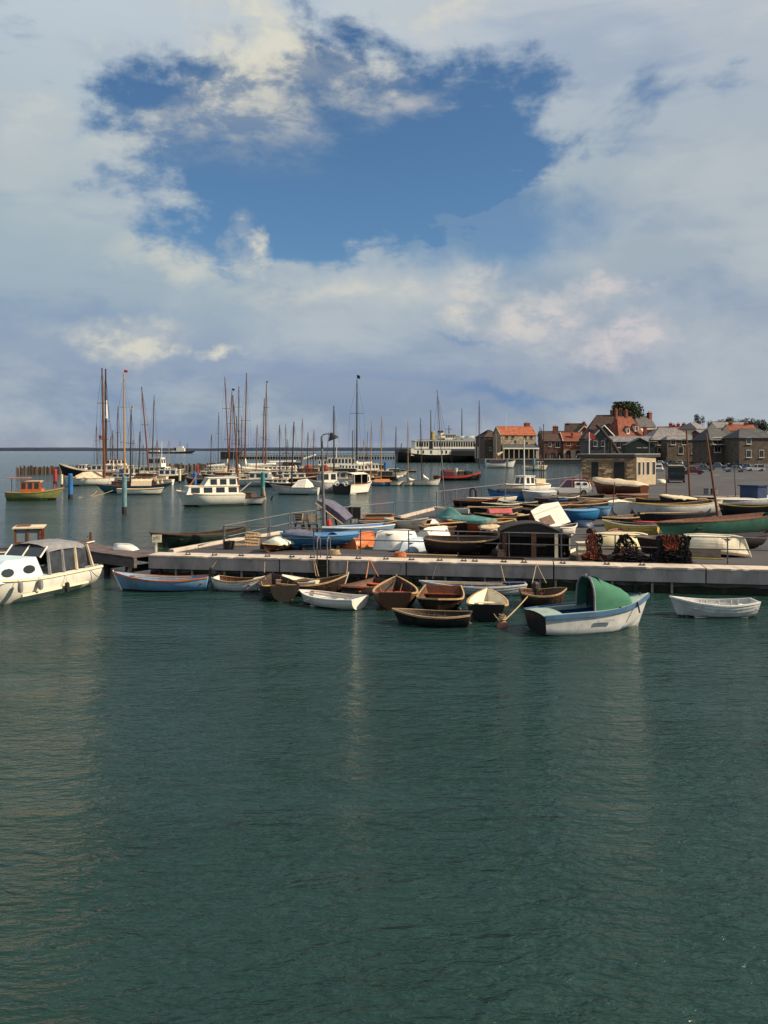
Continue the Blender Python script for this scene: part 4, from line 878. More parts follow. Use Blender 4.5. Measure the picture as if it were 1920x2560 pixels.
# small gear
def simple(name, label, cat, mb, m, loc, rz=0, group=None):
    return tag(inst_obj(mb, name, m, loc, rz), label, cat, group)
def inst_obj(mb, name, m, loc, rz=0, rx=0, ry=0):
    o = mb.build(name, m); o.location = loc; o.rotation_euler = (rx, ry, rz); return o
o = inst_obj(MB().loft([[(xx, yy*(1+.08*math.sin(xx*5)), zz) for yy, zz in ((-.35, 0), (-.4, .25), (-.1, .52), (.2, .5), (.4, .2), (.35, 0))] for xx in (-.85, -.5, 0, .5, .8)], True, True, True), 'canvas_bundle', pinkp, at(1250, 1310, DECK), .15, 0); tag(o, 'faded red canvas bundle beside the yellow crate', 'canvas'); o.location.z = DECK+.55
o = inst_obj(MB().box((0, 0, .3), (1.2, .7, .6)).box((0, 0, .62), (1.24, .74, .06)).box((-.4, -.36, .3), (.08, .03, .56)).box((.4, -.36, .3), (.08, .03, .56)), 'crate', mat('yellow_ply', (.60, .36, .10), .7, .2, 3, .2), at(1288, 1308, DECK), .05); tag(o, 'yellow plywood crate between the red bundle and tilted white cabin top', 'crate')
o = inst_obj(MB().loft([[(xx, yy*k, zz*k) for yy, zz in ((-.45, 0), (-.42, .4), (-.1, .62), (.25, .55), (.45, .2), (.45, 0))] for xx, k in ((-1.2, .5), (-.8, .95), (0, 1), (.7, .9), (1.1, .5))], True, True, True), 'tarpaulin', blackc, at(1198, 1306, DECK), -.05); tag(o, 'crumpled black tarpaulin heap left of the red canvas bundle', 'tarpaulin')
for k, (px, py) in enumerate(((1768, 1236), (1785, 1236))):
    o = inst_obj(MB().lathe([(.28, 0), (.3, .05), (.28, .3), (.3, .32), (.28, .6), (.3, .82), (.27, .84), (.24, .8), (0, .8)], (0, 0, 0), 12), 'drum', galv, at(px, py, DECK)); tag(o, ('left', 'right')[k]+' of two grey steel drums at the far right', 'drum', 'steel drums'); o.scale = (1.4, 1.4, .9)
# two hooped posts by the far railing
for k, px in enumerate((1176, 1190)):
    a = at(px, 1257, DECK); b = atd(px, 1226, a.y); o = MB().tube(a, b, .11, .11, 8); 
    if k == 0:
        for j in range(6): q0 = b+Vector((.0+.22-.22*math.cos(j*math.pi/6), 0, .2*math.sin(j*math.pi/6))); q1 = b+Vector((.22-.22*math.cos((j+1)*math.pi/6), 0, .2*math.sin((j+1)*math.pi/6))); o.tube(q0, q1, .1, .1, 7)
    o = o.build('post', tar); tag(o, ('hook-topped black post', 'plain black post')[k]+' standing by the far railing', 'post')
# tilted white cabin top with brown hatch
def cabin_top():
    a = at(1362, 1322, DECK); t = thing('boat_cabin', 'white boat cabin top with brown hatch, lying tilted on the quay', 'boat cabin', (a.x, a.y, DECK), (R(38), R(-14), R(28)))
    W, Dp, H = 2.4, 1.8, .7
    pts = [(-W*.42, -Dp*.5), (W*.5, -Dp*.5), (W*.52, Dp*.4), (W*.05, Dp*.52), (-W*.36, Dp*.42)]
    m = MB(); m.prism([(p[0]*.98, p[1]*.98) for p in pts], .02, H); m.build('side_walls', varn, t)
    m = MB(); m.prism(pts, H+.003, H+.07); m.build('roof', white, t)
    f = MB(); f.box((-.25, -.30, H+.085), (.86, .66, .03)); f.build('hatch', mat('brown_hatch', (.17, .10, .07), .7, .3, 3, .2), t)
    for y in (.42,): MB().box((.1, y, H+.085), (1.9, .03, .03)).build('roof_seam', ctan, t)
    n = 10; pp = [(W*.525, -.1+.15*math.cos(2*math.pi*k/n), .5+.15*math.sin(2*math.pi*k/n)) for k in range(n)]
    MB().add(pp+[(p[0]+.03, p[1], p[2]) for p in pp], [tuple(range(n)), tuple(range(2*n-1, n-1, -1))]+[(i, (i+1) % n, n+(i+1) % n, n+i) for i in range(n)]).build('porthole', black, t)
    return t
ct = cabin_top(); ct.location.z = DECK+.42; ct.rotation_euler = (R(52), R(-16), R(20))
t, L = D('small white skiff poking out under the tilted white cabin top', (1442, 1312), (1400, 1320), white, dbrown, white, None, B=1.0, F0=.45, Fb=.6, Fs=.5, nth=1, L=2.0, keep='bow')
# black shed with arched roof
def shed():
    a = at(1340, 1394, DECK); d = a.y; W = 175*d/F; H = 1.28; rise = .38; Dp = 1.5
    t = thing('net_shed', 'low black tarred shed with arched roof and open front', 'shed', (a.x, a.y+Dp/2, DECK), (0, 0, -.06))
    x0, x1 = -W/2, W/2
    arch = [(x0+(x1-x0)*k/12, H+rise*math.sin(math.pi*(k/12)**.85)*1.0-(0 if k < 7 else (k-7)*.05)) for k in range(13)]
    poly = [(x0, H)]+arch[1:]
    ss = []
    for y in (-Dp/2-.08, Dp/2+.05): ss.append([(p[0], y, p[1]) for p in arch]+[(p[0], y, p[1]-.06) for p in arch[::-1]])
    MB().loft(ss, True, True, True).build('roof', tar, t)
    MB().extr([(x0, 0), (x1, 0), (x1, arch[-1][1]-.06)]+[(p[0], p[1]-.06) for p in arch[::-1][1:-1]]+[(x0, H-.06)], Dp/2-.06, Dp/2, 'y').build('back_wall', tar, t)
    for x, zz in ((x0+.03, H-.07), (x1-.03, arch[-1][1]-.08)): MB().bbox((x-.03, -Dp/2, 0), (x+.03, Dp/2-.07, zz)).build('side_wall', black, t)
    top = lambda x: [arch[k][1]+(arch[k+1][1]-arch[k][1])*((x-arch[k][0])/(arch[k+1][0]-arch[k][0])) for k in range(12) if arch[k][0] <= x <= arch[k+1][0]][0]
    # boards above the opening
    fr = [(x0+.02, H-.22)]+[(p[0], p[1]-.065) for p in arch[1:-1]]+[(x1-.02, arch[-1][1]-.22)]
    MB().extr([(x0+.07, H-.25), (x1-.07, arch[-1][1]-.1)]+[(p[0]*.97, p[1]-.07) for p in arch[::-1][1:-1]]+[(x0+.07, H-.1)], -Dp/2, -Dp/2+.04, 'y').build('fascia_board', black, t)
    for x, w, m in ((x0+.22, .22, brown), (x0+W*.48, .24, brown), (x0+W*.80, .16, cream)):
        MB().bbox((x-w/2, -Dp/2-.05, 0), (x+w/2, -Dp/2-.008, H-.05 if x < x0+W*.7 else H-.1)).build('door_post', m, t)
    MB().bbox((x1-.07, -Dp/2-.05, .35), (x1-.01, -Dp/2-.01, arch[-1][1]-.1)).build('corner_strip', cream, t)
    MB().box((.3, -.1, .5), (.6, .05, .06), .0).build('inner_plank', bleach, t)
    for k in range(9): MB().bbox((x0+.1+k*.35, Dp/2-.09, 0), (x0+.1+k*.35+.3, Dp/2-.065, H-.05)).build('board', dbrown, t)
shed()
# deck boards / loose timbers in front
def plank(label, a, b, w, h, m, base=DECK):
    p, q = at(a[0], a[1], base), at(b[0], b[1], base); d = q-p; c = (p+q)/2
    o = MB().box((0, 0, h/2), (d.length, w, h)).build('plank', m); o.location = (c.x, c.y, base); o.rotation_euler = (0, 0, math.atan2(d.y, d.x)); tag(o, label, 'plank', 'loose timbers on the quay')
plank('long orange-brown plank lying along the quay, in front of the white upturned dinghies', (1000, 1389), (1143, 1393), .3, .1, gunw)
plank('long dark plank continuing the orange-brown one to the black shed', (1144, 1393), (1310, 1398), .3, .08, dbrown)
plank('short pale batten on the ground left of the black shed', (1126, 1384), (1160, 1372), .12, .08, bleach)
plank('second pale batten, touching the black shed corner', (1230, 1388), (1256, 1378), .12, .08, bleach)
plank('pale yellow batten right of the black shed', (1412, 1387), (1446, 1373), .14, .1, cream)
plank('yellow pole on the ground under the white clinker dinghy', (1712, 1397), (1808, 1400), .07, .07, yellow)
plank('dark timber baulk supporting the white clinker dinghy', (1722, 1392), (1800, 1394), .5, .42, bleach)
# ------------------------------------------------------------------ boats lying in the harbour
def cabin(t, x0, x1, w, z0, z1, m, nw=3, roofm=None, wf=.6, rake=.15, front=True, win=None, over=.06, y0=0.0, gl=None):
    """deckhouse with real panes; returns body"""
    gl = gl or glass; roofm = roofm or m
    wt = w*0.9
    v = [(x0, y0-w/2, z0), (x1+rake*1.6, y0-w/2, z0), (x1+rake*1.6, y0+w/2, z0), (x0, y0+w/2, z0), (x0+rake*.3, y0-wt/2, z1), (x1, y0-wt/2, z1), (x1, y0+wt/2, z1), (x0+rake*.3, y0+wt/2, z1)]
    b = MB().add(v, [(0, 1, 5, 4), (1, 2, 6, 5), (2, 3, 7, 6), (3, 0, 4, 7), (0, 3, 2, 1), (4, 5, 6, 7)]).build('cabin', m, t)
    r = MB().box(((x0+x1)/2, y0, z1+.045), (x1-x0+over*3, wt+over*2, .08)); r.build('cabin_roof', roofm, t)
    h0, h1 = z0+(z1-z0)*(1-wf)*.8, z1-(z1-z0)*.12
    L = x1-x0
    for k in range(nw):
        a = x0+L*(k+.14)/nw+.04; e = x0+L*(k+.86)/nw
        for sg in (1, -1):
            def yy(z): return y0+sg*(w/2+(wt/2-w/2)*(z-z0)/(z1-z0)+.012)
            MB().add([(a, yy(h0), h0), (e, yy(h0), h0), (e, yy(h1), h1), (a, yy(h1), h1)], [(0, 1, 2, 3)]).build('window', gl, b)
    if front:
        for (xa, xb, s) in ((x1+rake*1.6, x1, 1), (x0, x0+rake*.3, -1)):
            for sg in (-1, 1):
                def xx(z): return xa+(xb-xa)*(z-z0)/(z1-z0)+s*.012
                ya, yb = sg*w*.06+y0, sg*w*.40+y0
                MB().add([(xx(h0), ya, h0), (xx(h0), yb, h0), (xx(h1), yb, h1), (xx(h1), ya, h1)], [(0, 1, 2, 3)]).build('window', gl, b)
    return b
def boom_cover(t, a, b, m, d, r=.16, name='sail_cover', up=None):
    """stowed sail along a boom between two pixels at distance d, optionally climbing the mast"""
    p, q = atd(a[0], a[1], d), atd(b[0], b[1], d); secs = []
    pts = [p.lerp(q, k/6) for k in range(7)]
    u = (q-p).normalized()
    for k, c in enumerate(pts):
        rr = r*(1.25-0.75*k/6); h = rr*(1.9 if k else 2.4)
        secs.append([c+Vector((0, y, z)) for y, z in ((-rr*.6, -rr), (-rr, 0), (-rr*.35, h), (rr*.35, h), (rr, 0), (rr*.6, -rr))])
    mb = MB().loft(secs, True, True, True)
    if up:
        z = atd(up[0], up[1], d); mb.tube(p+Vector((0, 0, .1)), z, r*1.6, r*.5, 6)
    mb.build(name, m, t, world=True, smooth=True)
    MB().tube(p, q, r*.5, r*.4, 6).build('boom', goldm, t, world=True)
def vessel(label, px, py, L, hd, hm, B=None, F0=.8, Fb=1.3, Fs=.9, dr=.3, tw=.5, gm=None, deck=None, name='yacht', cat='sailing boat', group=None, boot=None, **kw):
    B = B or L*.3; c = at(px, py, 0)
    t = thing(name, label, cat, (c.x, c.y, 0), (0, 0, R(hd)), group)
    secs, info = hull_parts(t, L, B, F0, Fb, Fs, dr, tw, hm, None, gm or gunw, None, 0, 0, deck=deck or bleach, gh=.09, gw=.08, **kw)
    if boot: boot_strip(t, secs, boot[0], boot[1])
    return t, c.y
YG = 'yachts moored in the harbour'
# --- left cluster
t, d = vessel('large black-hulled ketch with high bow, behind the buff-tented white yacht', 228, 1197, 14.5, 176, black, F0=1.7, Fb=3.3, Fs=1.9, tw=.6, deck=bleach, gm=white, group=YG, boot=(antif, .3))
cabin(t, -5, -.5, 2.2, 1.7, 2.9, white, 4, cream); cabin(t, 1.0, 2.4, 1.6, 1.9, 3.0, white, 2, white)
add_mast(t, (265, 1160), (264, 922), d, dkm, .22, .12, spreaders=((.45, .9),), rig=2.2, hull_w=2.0)
MB().tube(atd(266, 1046, d), atd(266, 1001, d), .28, .14, 8).build('furled_sail', sailw, t, world=True)
t, d = vessel('white yacht with buff canvas tent and very tall dark mast, second from left', 222, 1214, 8.4, 205, white, B=2.8, F0=1.3, Fb=1.7, Fs=1.35, deck=bleach, tw=.5, group=YG, boot=(antif, .22))
add_mast(t, (261, 1194), (255, 920), d, brm, .20, .10, spreaders=((.68, .9), (.35, .8)), rig=2, hull_w=2.0)
mb = MB(); mb.loft([[(x, y, z) for y, z in ((-1.35, 1.32), (-.5, 2.0*k), (0, 2.45*k), (.5, 2.0*k), (1.35, 1.32))] for x, k in ((-2.2, .95), (-.6, 1.0), (.9, .97), (2.2, .72))], False, True, True).build('tent_cover', ctan, t)
t, d = vessel('white motor yacht with red-trimmed upper deck, in the middle of the left group', 297, 1196, 12.5, 12, white, B=3.4, F0=1.5, Fb=2.2, Fs=1.5, deck=cream, tw=.75, name='motor_yacht', cat='motor boat', boot=(antif, .3))
cabin(t, -4.2, 3.0, 2.5, 1.5, 2.8, white, 7, cream); cabin(t, -2.6, 1.4, 2.0, 2.9, 4.1, white, 5, redp)
add_mast(t, (294, 1160), (295, 1016), d, dkm, .11, .06, rig=1.5, spreaders=((.55, .5),))
MB().tube(atd(250, 1150, d), atd(251, 1086, d), .05, .04, 5).build('flag_staff', brm, t, world=True)
MB().add([atd(247, 1088, d), atd(255, 1090, d), atd(254, 1097, d), atd(247, 1096, d)], [(0, 1, 2, 3)]).build('ensign', redp, t, world=True)
t, d = vessel('white sloop with tall golden mast and red burgee, left group', 305, 1208, 9.5, 170, white, F0=1.0, Fb=1.4, Fs=1.1, deck=bleach, group=YG, boot=(antif, .25))
cabin(t, -2.0, 1.6, 1.7, 1.0, 1.7, white, 3, cream)
add_mast(t, (311.5, 1190), (309.5, 933), d, goldm, .16, .08, spreaders=((.67, 1.0), (.33, .9)), rig=1.6, hull_w=1.9, flag=(redp, .75, .45))
boom_cover(t, (307, 1183), (289, 1186), bluec, d, .24, up=(309, 1172))
t, d = vessel('teal-hulled yacht with long overhanging ends and buff awning, front of left group', 337, 1232, 10.8, 4, tealp, B=2.6, F0=.95, Fb=1.45, Fs=1.25, tw=.35, deck=brown, group=YG, rake=1.9, srake=1.3, gm=dbrown, boot=(antif, .2))
add_mast(t, (326, 1213), (328, 1022), d, dkm, .11, .06, spreaders=((.55, .6),), rig=1.3, flag=(yellow, .3, .3))
mb = MB(); mb.loft([[(x, y, z) for y, z in ((-1.2, 1.05), (-.9, 1.75), (0, 2.0), (.9, 1.75), (1.2, 1.05))] for x in (-.3, 1.2, 2.6)], False).build('awning', ctan, t)
cabin(t, -3.2, -.6, 1.5, 1.0, 1.6, varn, 3, brown)
for x, y in ((3.3, -.3), (3.8, .3)): MB().lathe([(.0, 0), (.22, .05), (.25, .3), (.14, .5), (.1, .55), (.14, .65), (.1, .82), (0, .86)], (x, y, 1.15), 7).build('sail_bag', tan, t)
t, d = vessel('low white launch alongside the teal-hulled yacht', 352, 1236, 6.4, 4, white, B=1.8, F0=.75, Fb=.95, Fs=.8, tw=.7, deck=ctan, name='motor_launch', cat='motor boat', boot=(antif, .15))
t, d = vessel('long white motor yacht with dark wheelhouse windows, right of left group', 392, 1197, 13.0, -12, white, B=3.5, F0=1.5, Fb=2.1, Fs=1.5, tw=.8, deck=cream, name='motor_yacht', cat='motor boat', boot=(black, .3), transom_m=black)
cabin(t, -4.8, 2.5, 2.6, 1.5, 2.5, white, 6, cream); cabin(t, -1.6, 1.4, 2.2, 2.6, 4.5, white, 2, white, wf=.5)
add_mast(t, (381, 1150), (385.5, 988), d, dkm, .12, .05, rig=1.4)
MB().tube(atd(404, 1165, d), atd(404.5, 1104, d), .07, .05, 5).build('flag_staff', whm, t, world=True)
t, d = vessel('white cutter with leaning red-brown mast, behind the buff awning', 362, 1205, 9.0, 175, cream, F0=1.0, Fb=1.4, Fs=1.1, deck=brown, group=YG, boot=(antif, .2))
cabin(t, -2, 1.5, 1.6, 1.0, 1.65, varn, 3, cream)
add_mast(t, (372, 1178), (354, 967), d, brm, .15, .08, spreaders=((.55, .8),), rig=1.5, hull_w=1.8)
boom_cover(t, (371, 1182), (344, 1184), tan, d, .2)
t, d = vessel('small brown yawl with short dark mast, between awning and white cutter', 346, 1216, 7.0, 185, brown, F0=.9, Fb=1.2, Fs=1.0, deck=bleach, group=YG)
add_mast(t, (347, 1190), (350, 1079), d, dkm, .1, .06, rig=1.2); cabin(t, -1.5, 1, 1.4, .9, 1.5, cream, 3, brown)
add_mast(t, (330, 1190), (333, 1100), d, dkm, .06, .04, rig=0, name='mizzen_mast')
# lime green boat at the left edge
t, d = vessel('lime green fishing boat with orange wheelhouse, at the left edge', 88, 1250, 6.8, 8, lime, B=2.4, F0=.95, Fb=1.5, Fs=1.0, tw=.6, deck=orange, gm=lime, name='fishing_boat', cat='fishing boat', boot=(dgreen, .25), rake=1.0)
cabin(t, -1.6, .7, 1.5, 1.0, 2.3, orange, 3, ctan); MB().box((-1.9, 0, 2.75), (2.6, 1.8, .08)).build('awning', orange, t)
for x in (-3.0, -.8): MB().tube((x, .8, 1), (x, .8, 2.75), .04, .04, 5).build('awning_post', varn, t)
MB().tube((2.3, 0, 1.3), (2.3, 0, 2.0), .05, .05, 6).build('samson_post', redor, t)
# --- middle cluster, far rows first
def sl(label, px, py, L, hd, hm, mast, mm, cov=None, covm=None, cab=None, **kw):
    r0 = kw.pop('r0', .12); sp = kw.pop('sp', ((.6, .8),)); fl = kw.pop('flag', None); up = kw.pop('up', None); rg = kw.pop('rig', 1.4); cr = kw.pop('cr', .2)
    t, d = vessel(label, px, py, L, hd, hm, group=YG, **kw)
    add_mast(t, mast[0], mast[1], d, mm, r0, r0*.5, spreaders=sp, rig=rg, hull_w=1.8, flag=fl)
    if cov: boom_cover(t, cov[0], cov[1], covm or sailw, d, cr, up=up)
    if cab: cabin(t, cab[0], cab[1], 1.7, kw.get('F0', .8), kw.get('F0', .8)+.6, cab[2], 3, cream)
    return t, d
sl('white yacht with twin masts and furled white sails, behind the green pile', 668, 1183, 13.0, 6, white, ((657, 1160), (661, 996)), brm, ((667, 1157), (740, 1153)), None, (-3, 2, white), F0=1.3, Fb=1.9, Fs=1.4, r0=.17, rig=1.8, boot=(antif, .3), sp=((.4, .9), (.75, .7)))
t, d = sl('white sloop whose tall plain mast stands left of the twin masts', 640, 1186, 13.5, 3, white, ((612, 1160), (616.5, 932.5)), brm, ((614, 1166), (690, 1160)), None, (-3, 2, white), F0=1.2, Fb=1.8, Fs=1.3, r0=.18, rig=1.8, up=(613, 1146), cr=.3, boot=(antif, .3), sp=((.48, 1.1), (.2, .9)))
add_mast(t, (664, 1160), (666, 958), d, brm, .16, .08, spreaders=((.3, .9), (.7, .8)), rig=1.6, flag=(black, .35, .4), name='mizzen_mast')
sl('dark-hulled yawl with white boom cover pointing left, middle group', 545, 1192, 9.0, 178, dbrown, ((573, 1175), (562, 942)), brm, ((569, 1165), (516, 1166)), None, (-2, 1.5, cream), F0=1.0, Fb=1.5, Fs=1.2, r0=.15, up=(570, 1146), cr=.28, boot=(antif, .2), sp=((.66, .9), (.33, .8)))
sl('brown ketch with left-leaning mast and black flag, middle group', 560, 1202, 9.5, 172, brown, ((571, 1180), (580, 978)), brm, ((568, 1178), (520, 1180)), tan, (-2, 1.5, varn), F0=1.0, Fb=1.4, Fs=1.1, r0=.13, flag=(black, .5, .4), cr=.22, sp=((.6, .8),))
sl('grey sloop with slender dark mast, between leaning and tall plain masts', 612, 1196, 10.0, 5, greyp, ((597, 1172), (597, 966)), dkm, ((599, 1171), (676, 1175)), None, (-2, 1.5, white), F0=1.0, Fb=1.4, Fs=1.1, r0=.12, up=(596, 1158), sp=((.75, .9), (.45, .9), (.2, .8)), rig=1.6)
sl('brown-decked blue yacht low behind the big white cruiser', 600, 1206, 9.0, 178, bluep, ((590, 1190), (592, 1040)), dkm, None, None, (-2, 1.5, varn), F0=.8, Fb=1.2, Fs=.9, r0=.1, deck=brown)
sl('white yacht with red-brown mast and white gaff, left of the lamp post', 752, 1184, 11.0, 10, white, ((754, 1165), (756, 1046)), brm, ((756, 1150), (790, 1137)), None, (-2.5, 2, white), F0=1.1, Fb=1.5, Fs=1.2, r0=.12, sp=())
t, d = vessel('white cruiser with rounded coachroof, behind the green mooring pile', 622, 1216, 10.5, -4, paleg, B=3.0, F0=1.2, Fb=1.5, Fs=1.2, tw=.8, deck=cream, name='motor_yacht', cat='motor boat', boot=(antif, .2))
cabin(t, .2, 3.6, 2.2, 1.2, 2.3, white, 3, cream, rake=.5); cabin(t, -4.0, .0, 2.1, 1.2, 1.7, ctan, 3, cream)
sl('grey-blue sloop with white bow cover, right of the green pile', 735, 1236, 7.2, 168, paleg, ((729, 1208), (735, 1054)), dkm, None, None, None, F0=1.0, Fb=1.45, Fs=1.0, r0=.11, sp=(), deck=dbrown, boot=(antif, .15), rake=1.4)
for o in [x for x in bpy.data.objects if x.get('label', '').startswith('grey-blue sloop with white bow')]:
    MB().loft([[(x, y, z) for y, z in ((-1.0, 1.0), (-.3, 1.0+h), (0, 1.0+h*1.1), (.3, 1.0+h), (1.0, 1.0))] for x, h in ((-2.6, .5), (-1.9, 1.1), (-.6, .9), (.1, .2))], False, True, True).build('tent_cover', sailw, o)
sl('small dark sloop with blue stripe, left of the grey-blue sloop', 698, 1218, 6.0, 175, navy, ((700, 1200), (699, 1062)), dkm, None, None, (-1.4, .8, white), F0=.7, Fb=1.0, Fs=.8, r0=.09, sp=(), deck=cream)
# --- big white cruiser and small sloop beside it
c = at(523, 1268, 0)
t, d = vessel('large white cabin cruiser with two rows of dark windows, middle distance', 524, 1265, 7.4, 206, white, B=3.1, F0=1.35, Fb=1.75, Fs=1.3, tw=.85, deck=cream, name='cabin_cruiser', cat='motor boat', boot=(antif, .2), rake=.9, full=3.2, gm=cream)
cabin(t, -3.0, 2.5, 2.4, 1.35, 2.2, white, 4, cream, rake=.2, wf=.75); cabin(t, -2.9, .3, 2.0, 2.28, 3.1, white, 3, white, rake=.35, wf=.85)
MB().tube((2.2, .3, 2.4), (1.6, .3, 3.3), .06, .06, 6).build('searchlight_mast', orange, t)
t, d = vessel('small white sloop with brown cabin and leaning mast, beside the large cruiser', 612, 1262, 5.0, -16, white, B=2.0, F0=.8, Fb=1.0, Fs=.85, tw=.6, deck=brown, boot=(antif, .2), group=YG, gm=dbrown)
cabin(t, -1.4, 1.0, 1.4, .8, 1.35, varn, 3, brown)
add_mast(t, (597, 1232), (582, 988), d, brm, .09, .05, spreaders=((.5, .5),), rig=1.2)
add_mast(t, (577, 1236), (586, 1120), d, whm, .035, .02, rig=0, name='jib_stay')
MB().loft([[atd(574, 1236, d), atd(594, 1236, d)], [atd(578, 1212, d), atd(588, 1218, d)], [atd(581, 1200, d), atd(582, 1200, d)]]).build('lowered_jib', sailw, t, world=True)
MB().tube(atd(600, 1229, d), atd(627, 1206, d), .09, .06, 6).build('boom', whm, t, world=True)
# --- two work boats
t, d = vessel('grey-white fishing boat with small white wheelhouse, left of the black-sterned one', 818, 1231, 6.6, 208, paleg, B=2.7, F0=1.45, Fb=2.0, Fs=1.3, tw=.8, deck=brown, name='fishing_boat', cat='fishing boat', boot=(redaf, .35), gm=white, full=3.0)
cabin(t, -1.2, 1.1, 1.8, 1.4, 2.9, white, 2, ctan, wf=.6, rake=.05)
add_mast(t, (835, 1190), (834.6, 1014), d, dkm, .12, .06, rig=1.2, spreaders=())
MB().tube(atd(812, 1190, d), atd(822, 1080, d), .06, .04, 6).build('derrick', brm, t, world=True)
t, d = vessel('white fishing boat with black transom and lifebuoys, awning over its deck', 890, 1233, 7.6, 60, white, B=3.3, F0=1.3, Fb=1.75, Fs=1.35, dr=.6, tw=.95, deck=brown, name='fishing_boat', cat='fishing boat', boot=(antif, .2), transom_m=black, gm=cream, full=3.2, hard=True)
for y in (-.75, .75):
    m = MB(); n = 14
    for k in range(n):
        a, b = 2*math.pi*k/n, 2*math.pi*(k+1)/n; m.tube((-3.86, y+.3*math.cos(a), 1.5+.3*math.sin(a)), (-3.86, y+.3*math.cos(b), 1.5+.3*math.sin(b)), .075, .075, 6)
    m.build('lifebuoy', white, t)
MB().loft([[(x, y, z) for y, z in ((-1.35, 2.75), (-.7, 2.95), (0, 3.0), (.7, 2.95), (1.35, 2.75))] for x in (-2.6, 1.2)]).build('awning', cream, t)
for x in (-2.5, -.6, 1.1):
    for y in (-1.3, 1.3): MB().tube((x, y, 1.3), (x, y, 2.8), .04, .04, 5).build('awning_post', white, t)
MB().box((1.25, 0, 2.1), (.06, 2.3, 1.2)).build('screen', blackc, t); cabin(t, 1.35, 2.6, 1.6, 1.3, 2.5, white, 1, cream)
# --- passenger boats and tall dark mast
t, d = vessel('white passenger launch with tall dark mast and black flag', 905, 1193, 13.0, 14, white, B=3.6, F0=1.5, Fb=2.0, Fs=1.6, tw=.8, deck=brown, name='passenger_launch', cat='motor boat', boot=(antif, .3))
cabin(t, -5, 1.0, 2.8, 1.5, 2.8, white, 8, cream); cabin(t, 1.3, 3.6, 2.2, 1.6, 3.0, white, 3, cream)
add_mast(t, (892, 1165), (892.5, 949), d, dkm, .17, .08, spreaders=((.61, 1.6),), rig=1.6, hull_w=2.2, flag=(black, .7, .8))
boom_cover(t, (893, 1163), (930, 1157), sailw, d, .28, up=(892, 1150))
add_mast(t, (881, 1165), (881.5, 1076), d, dkm, .1, .06, rig=0); add_mast(t, (887, 1160), (887, 1074), d, whm, .1, .06, rig=0)
t, d = vessel('white passenger launch with long windowed saloon, behind the lamp post', 860, 1180, 12.0, 4, white, B=3.4, F0=1.5, Fb=2.0, Fs=1.6, tw=.8, deck=cream, name='passenger_launch', cat='motor boat', boot=(antif, .3))
cabin(t, -4.6, 3.0, 2.7, 1.5, 4.0, white, 8, cream, wf=.5); add_mast(t, (841, 1160), (842, 1092), d, whm, .08, .05, rig=0)
t, d = vessel('trawler with rust-red sail bundle, left of the lamp post', 795, 1192, 10.0, 170, cream, B=3.0, F0=1.2, Fb=1.8, Fs=1.3, tw=.6, deck=brown, name='fishing_boat', cat='fishing boat', boot=(antif, .3))
for x in (-1.5, 2.4): MB().loft([[(x+dx, y*k, 1.3+z*k) for y, z in ((-.8, 0), (-.9, .9), (-.2, 1.5), (.6, 1.3), (.9, .5), (.8, 0))] for dx, k in ((-1.0, .7), (-.4, 1), (.5, 1), (1.0, .6))], True, True, True).build('sail_bundle', mat('rust_canvas', (.24, .05, .03), .9, .25, 3, .4), t)
t, d = vessel('dark brown smack with open deck, far right of middle group', 935, 1186, 9.0, 175, white, B=2.8, F0=1.2, Fb=1.6, Fs=1.3, deck=brown, tw=.7, name='fishing_boat', cat='fishing boat')
add_mast(t, (916, 1160), (919, 1079), d, dkm, .08, .04, rig=0)
cabin(t, -2.5, .5, 2.0, 1.2, 2.4, brown, 4, white)
# --- further hulls closing the gaps in the two yacht groups
def filler(label, px, py, L, hd, hm, F0=1.0, cab=None, mast=None, cov=None, deck=None, cat='motor boat', name='motor_yacht', boot=True):
    t, d = vessel(label, px, py, L, hd, hm, F0=F0, Fb=F0*1.45, Fs=F0*1.1, tw=.7, deck=deck or bleach, cat=cat, name=name, group='boats packed between the yachts', boot=(antif, .2) if boot else None)
    if cab: cabin(t, -L*.3, L*.18, L*.2, F0, F0+cab[0], cab[1], cab[2], cab[3])
    if mast: add_mast(t, mast[0], mast[1], d, mast[2], mast[3], mast[3]*.5, spreaders=((.6, .7),), rig=1.4)
    if cov: boom_cover(t, cov[0], cov[1], cov[2], d, .2)
    return t, d
filler('small white sloop with brown cabin between tent and golden mast', 276, 1203, 7.5, 185, white, 1.0, (.8, varn, 3, cream), ((280, 1190), (282, 1075), dkm, .09))
filler('cream motor boat with dark windows right of the golden mast', 330, 1201, 8.5, 10, cream, 1.1, (1.4, white, 4, cream))
filler('white day boat with tan cover, behind the buff awning', 385, 1212, 7.0, 176, white, .9, None, ((392, 1195), (393, 1100), brm, .08), ((392, 1198), (372, 1200), tan))
filler('black launch with white cabin at the right end of left group', 425, 1202, 7.0, 4, black, 1.0, (1.2, white, 3, white))
filler('white cabin boat behind the black ketch stern', 282, 1190, 9.0, 170, white, 1.3, (1.5, white, 5, cream), ((276, 1170), (277, 1090), dkm, .08))
filler('grey cutter at the left end of the middle group', 520, 1200, 8.0, 175, greyp, 1.0, (.7, white, 3, cream), ((526, 1185), (529, 1085), dkm, .09), ((525, 1183), (500, 1185), sailw))
filler('brown open fishing boat left of the large white cruiser', 500, 1208, 6.5, 160, brown, .8, None, None, None, brown, 'fishing boat', 'fishing_boat')
filler('white ketch with tan covers deep in the middle group', 580, 1197, 10.0, 4, white, 1.1, (.8, cream, 4, white), ((603, 1178), (605, 1040), brm, .1), ((601, 1180), (570, 1182), tan))
filler('long white yacht hull behind the twin masts', 700, 1187, 13.0, 5, white, 1.3, (.7, white, 6, cream), None, ((690, 1170), (735, 1168), sailw))
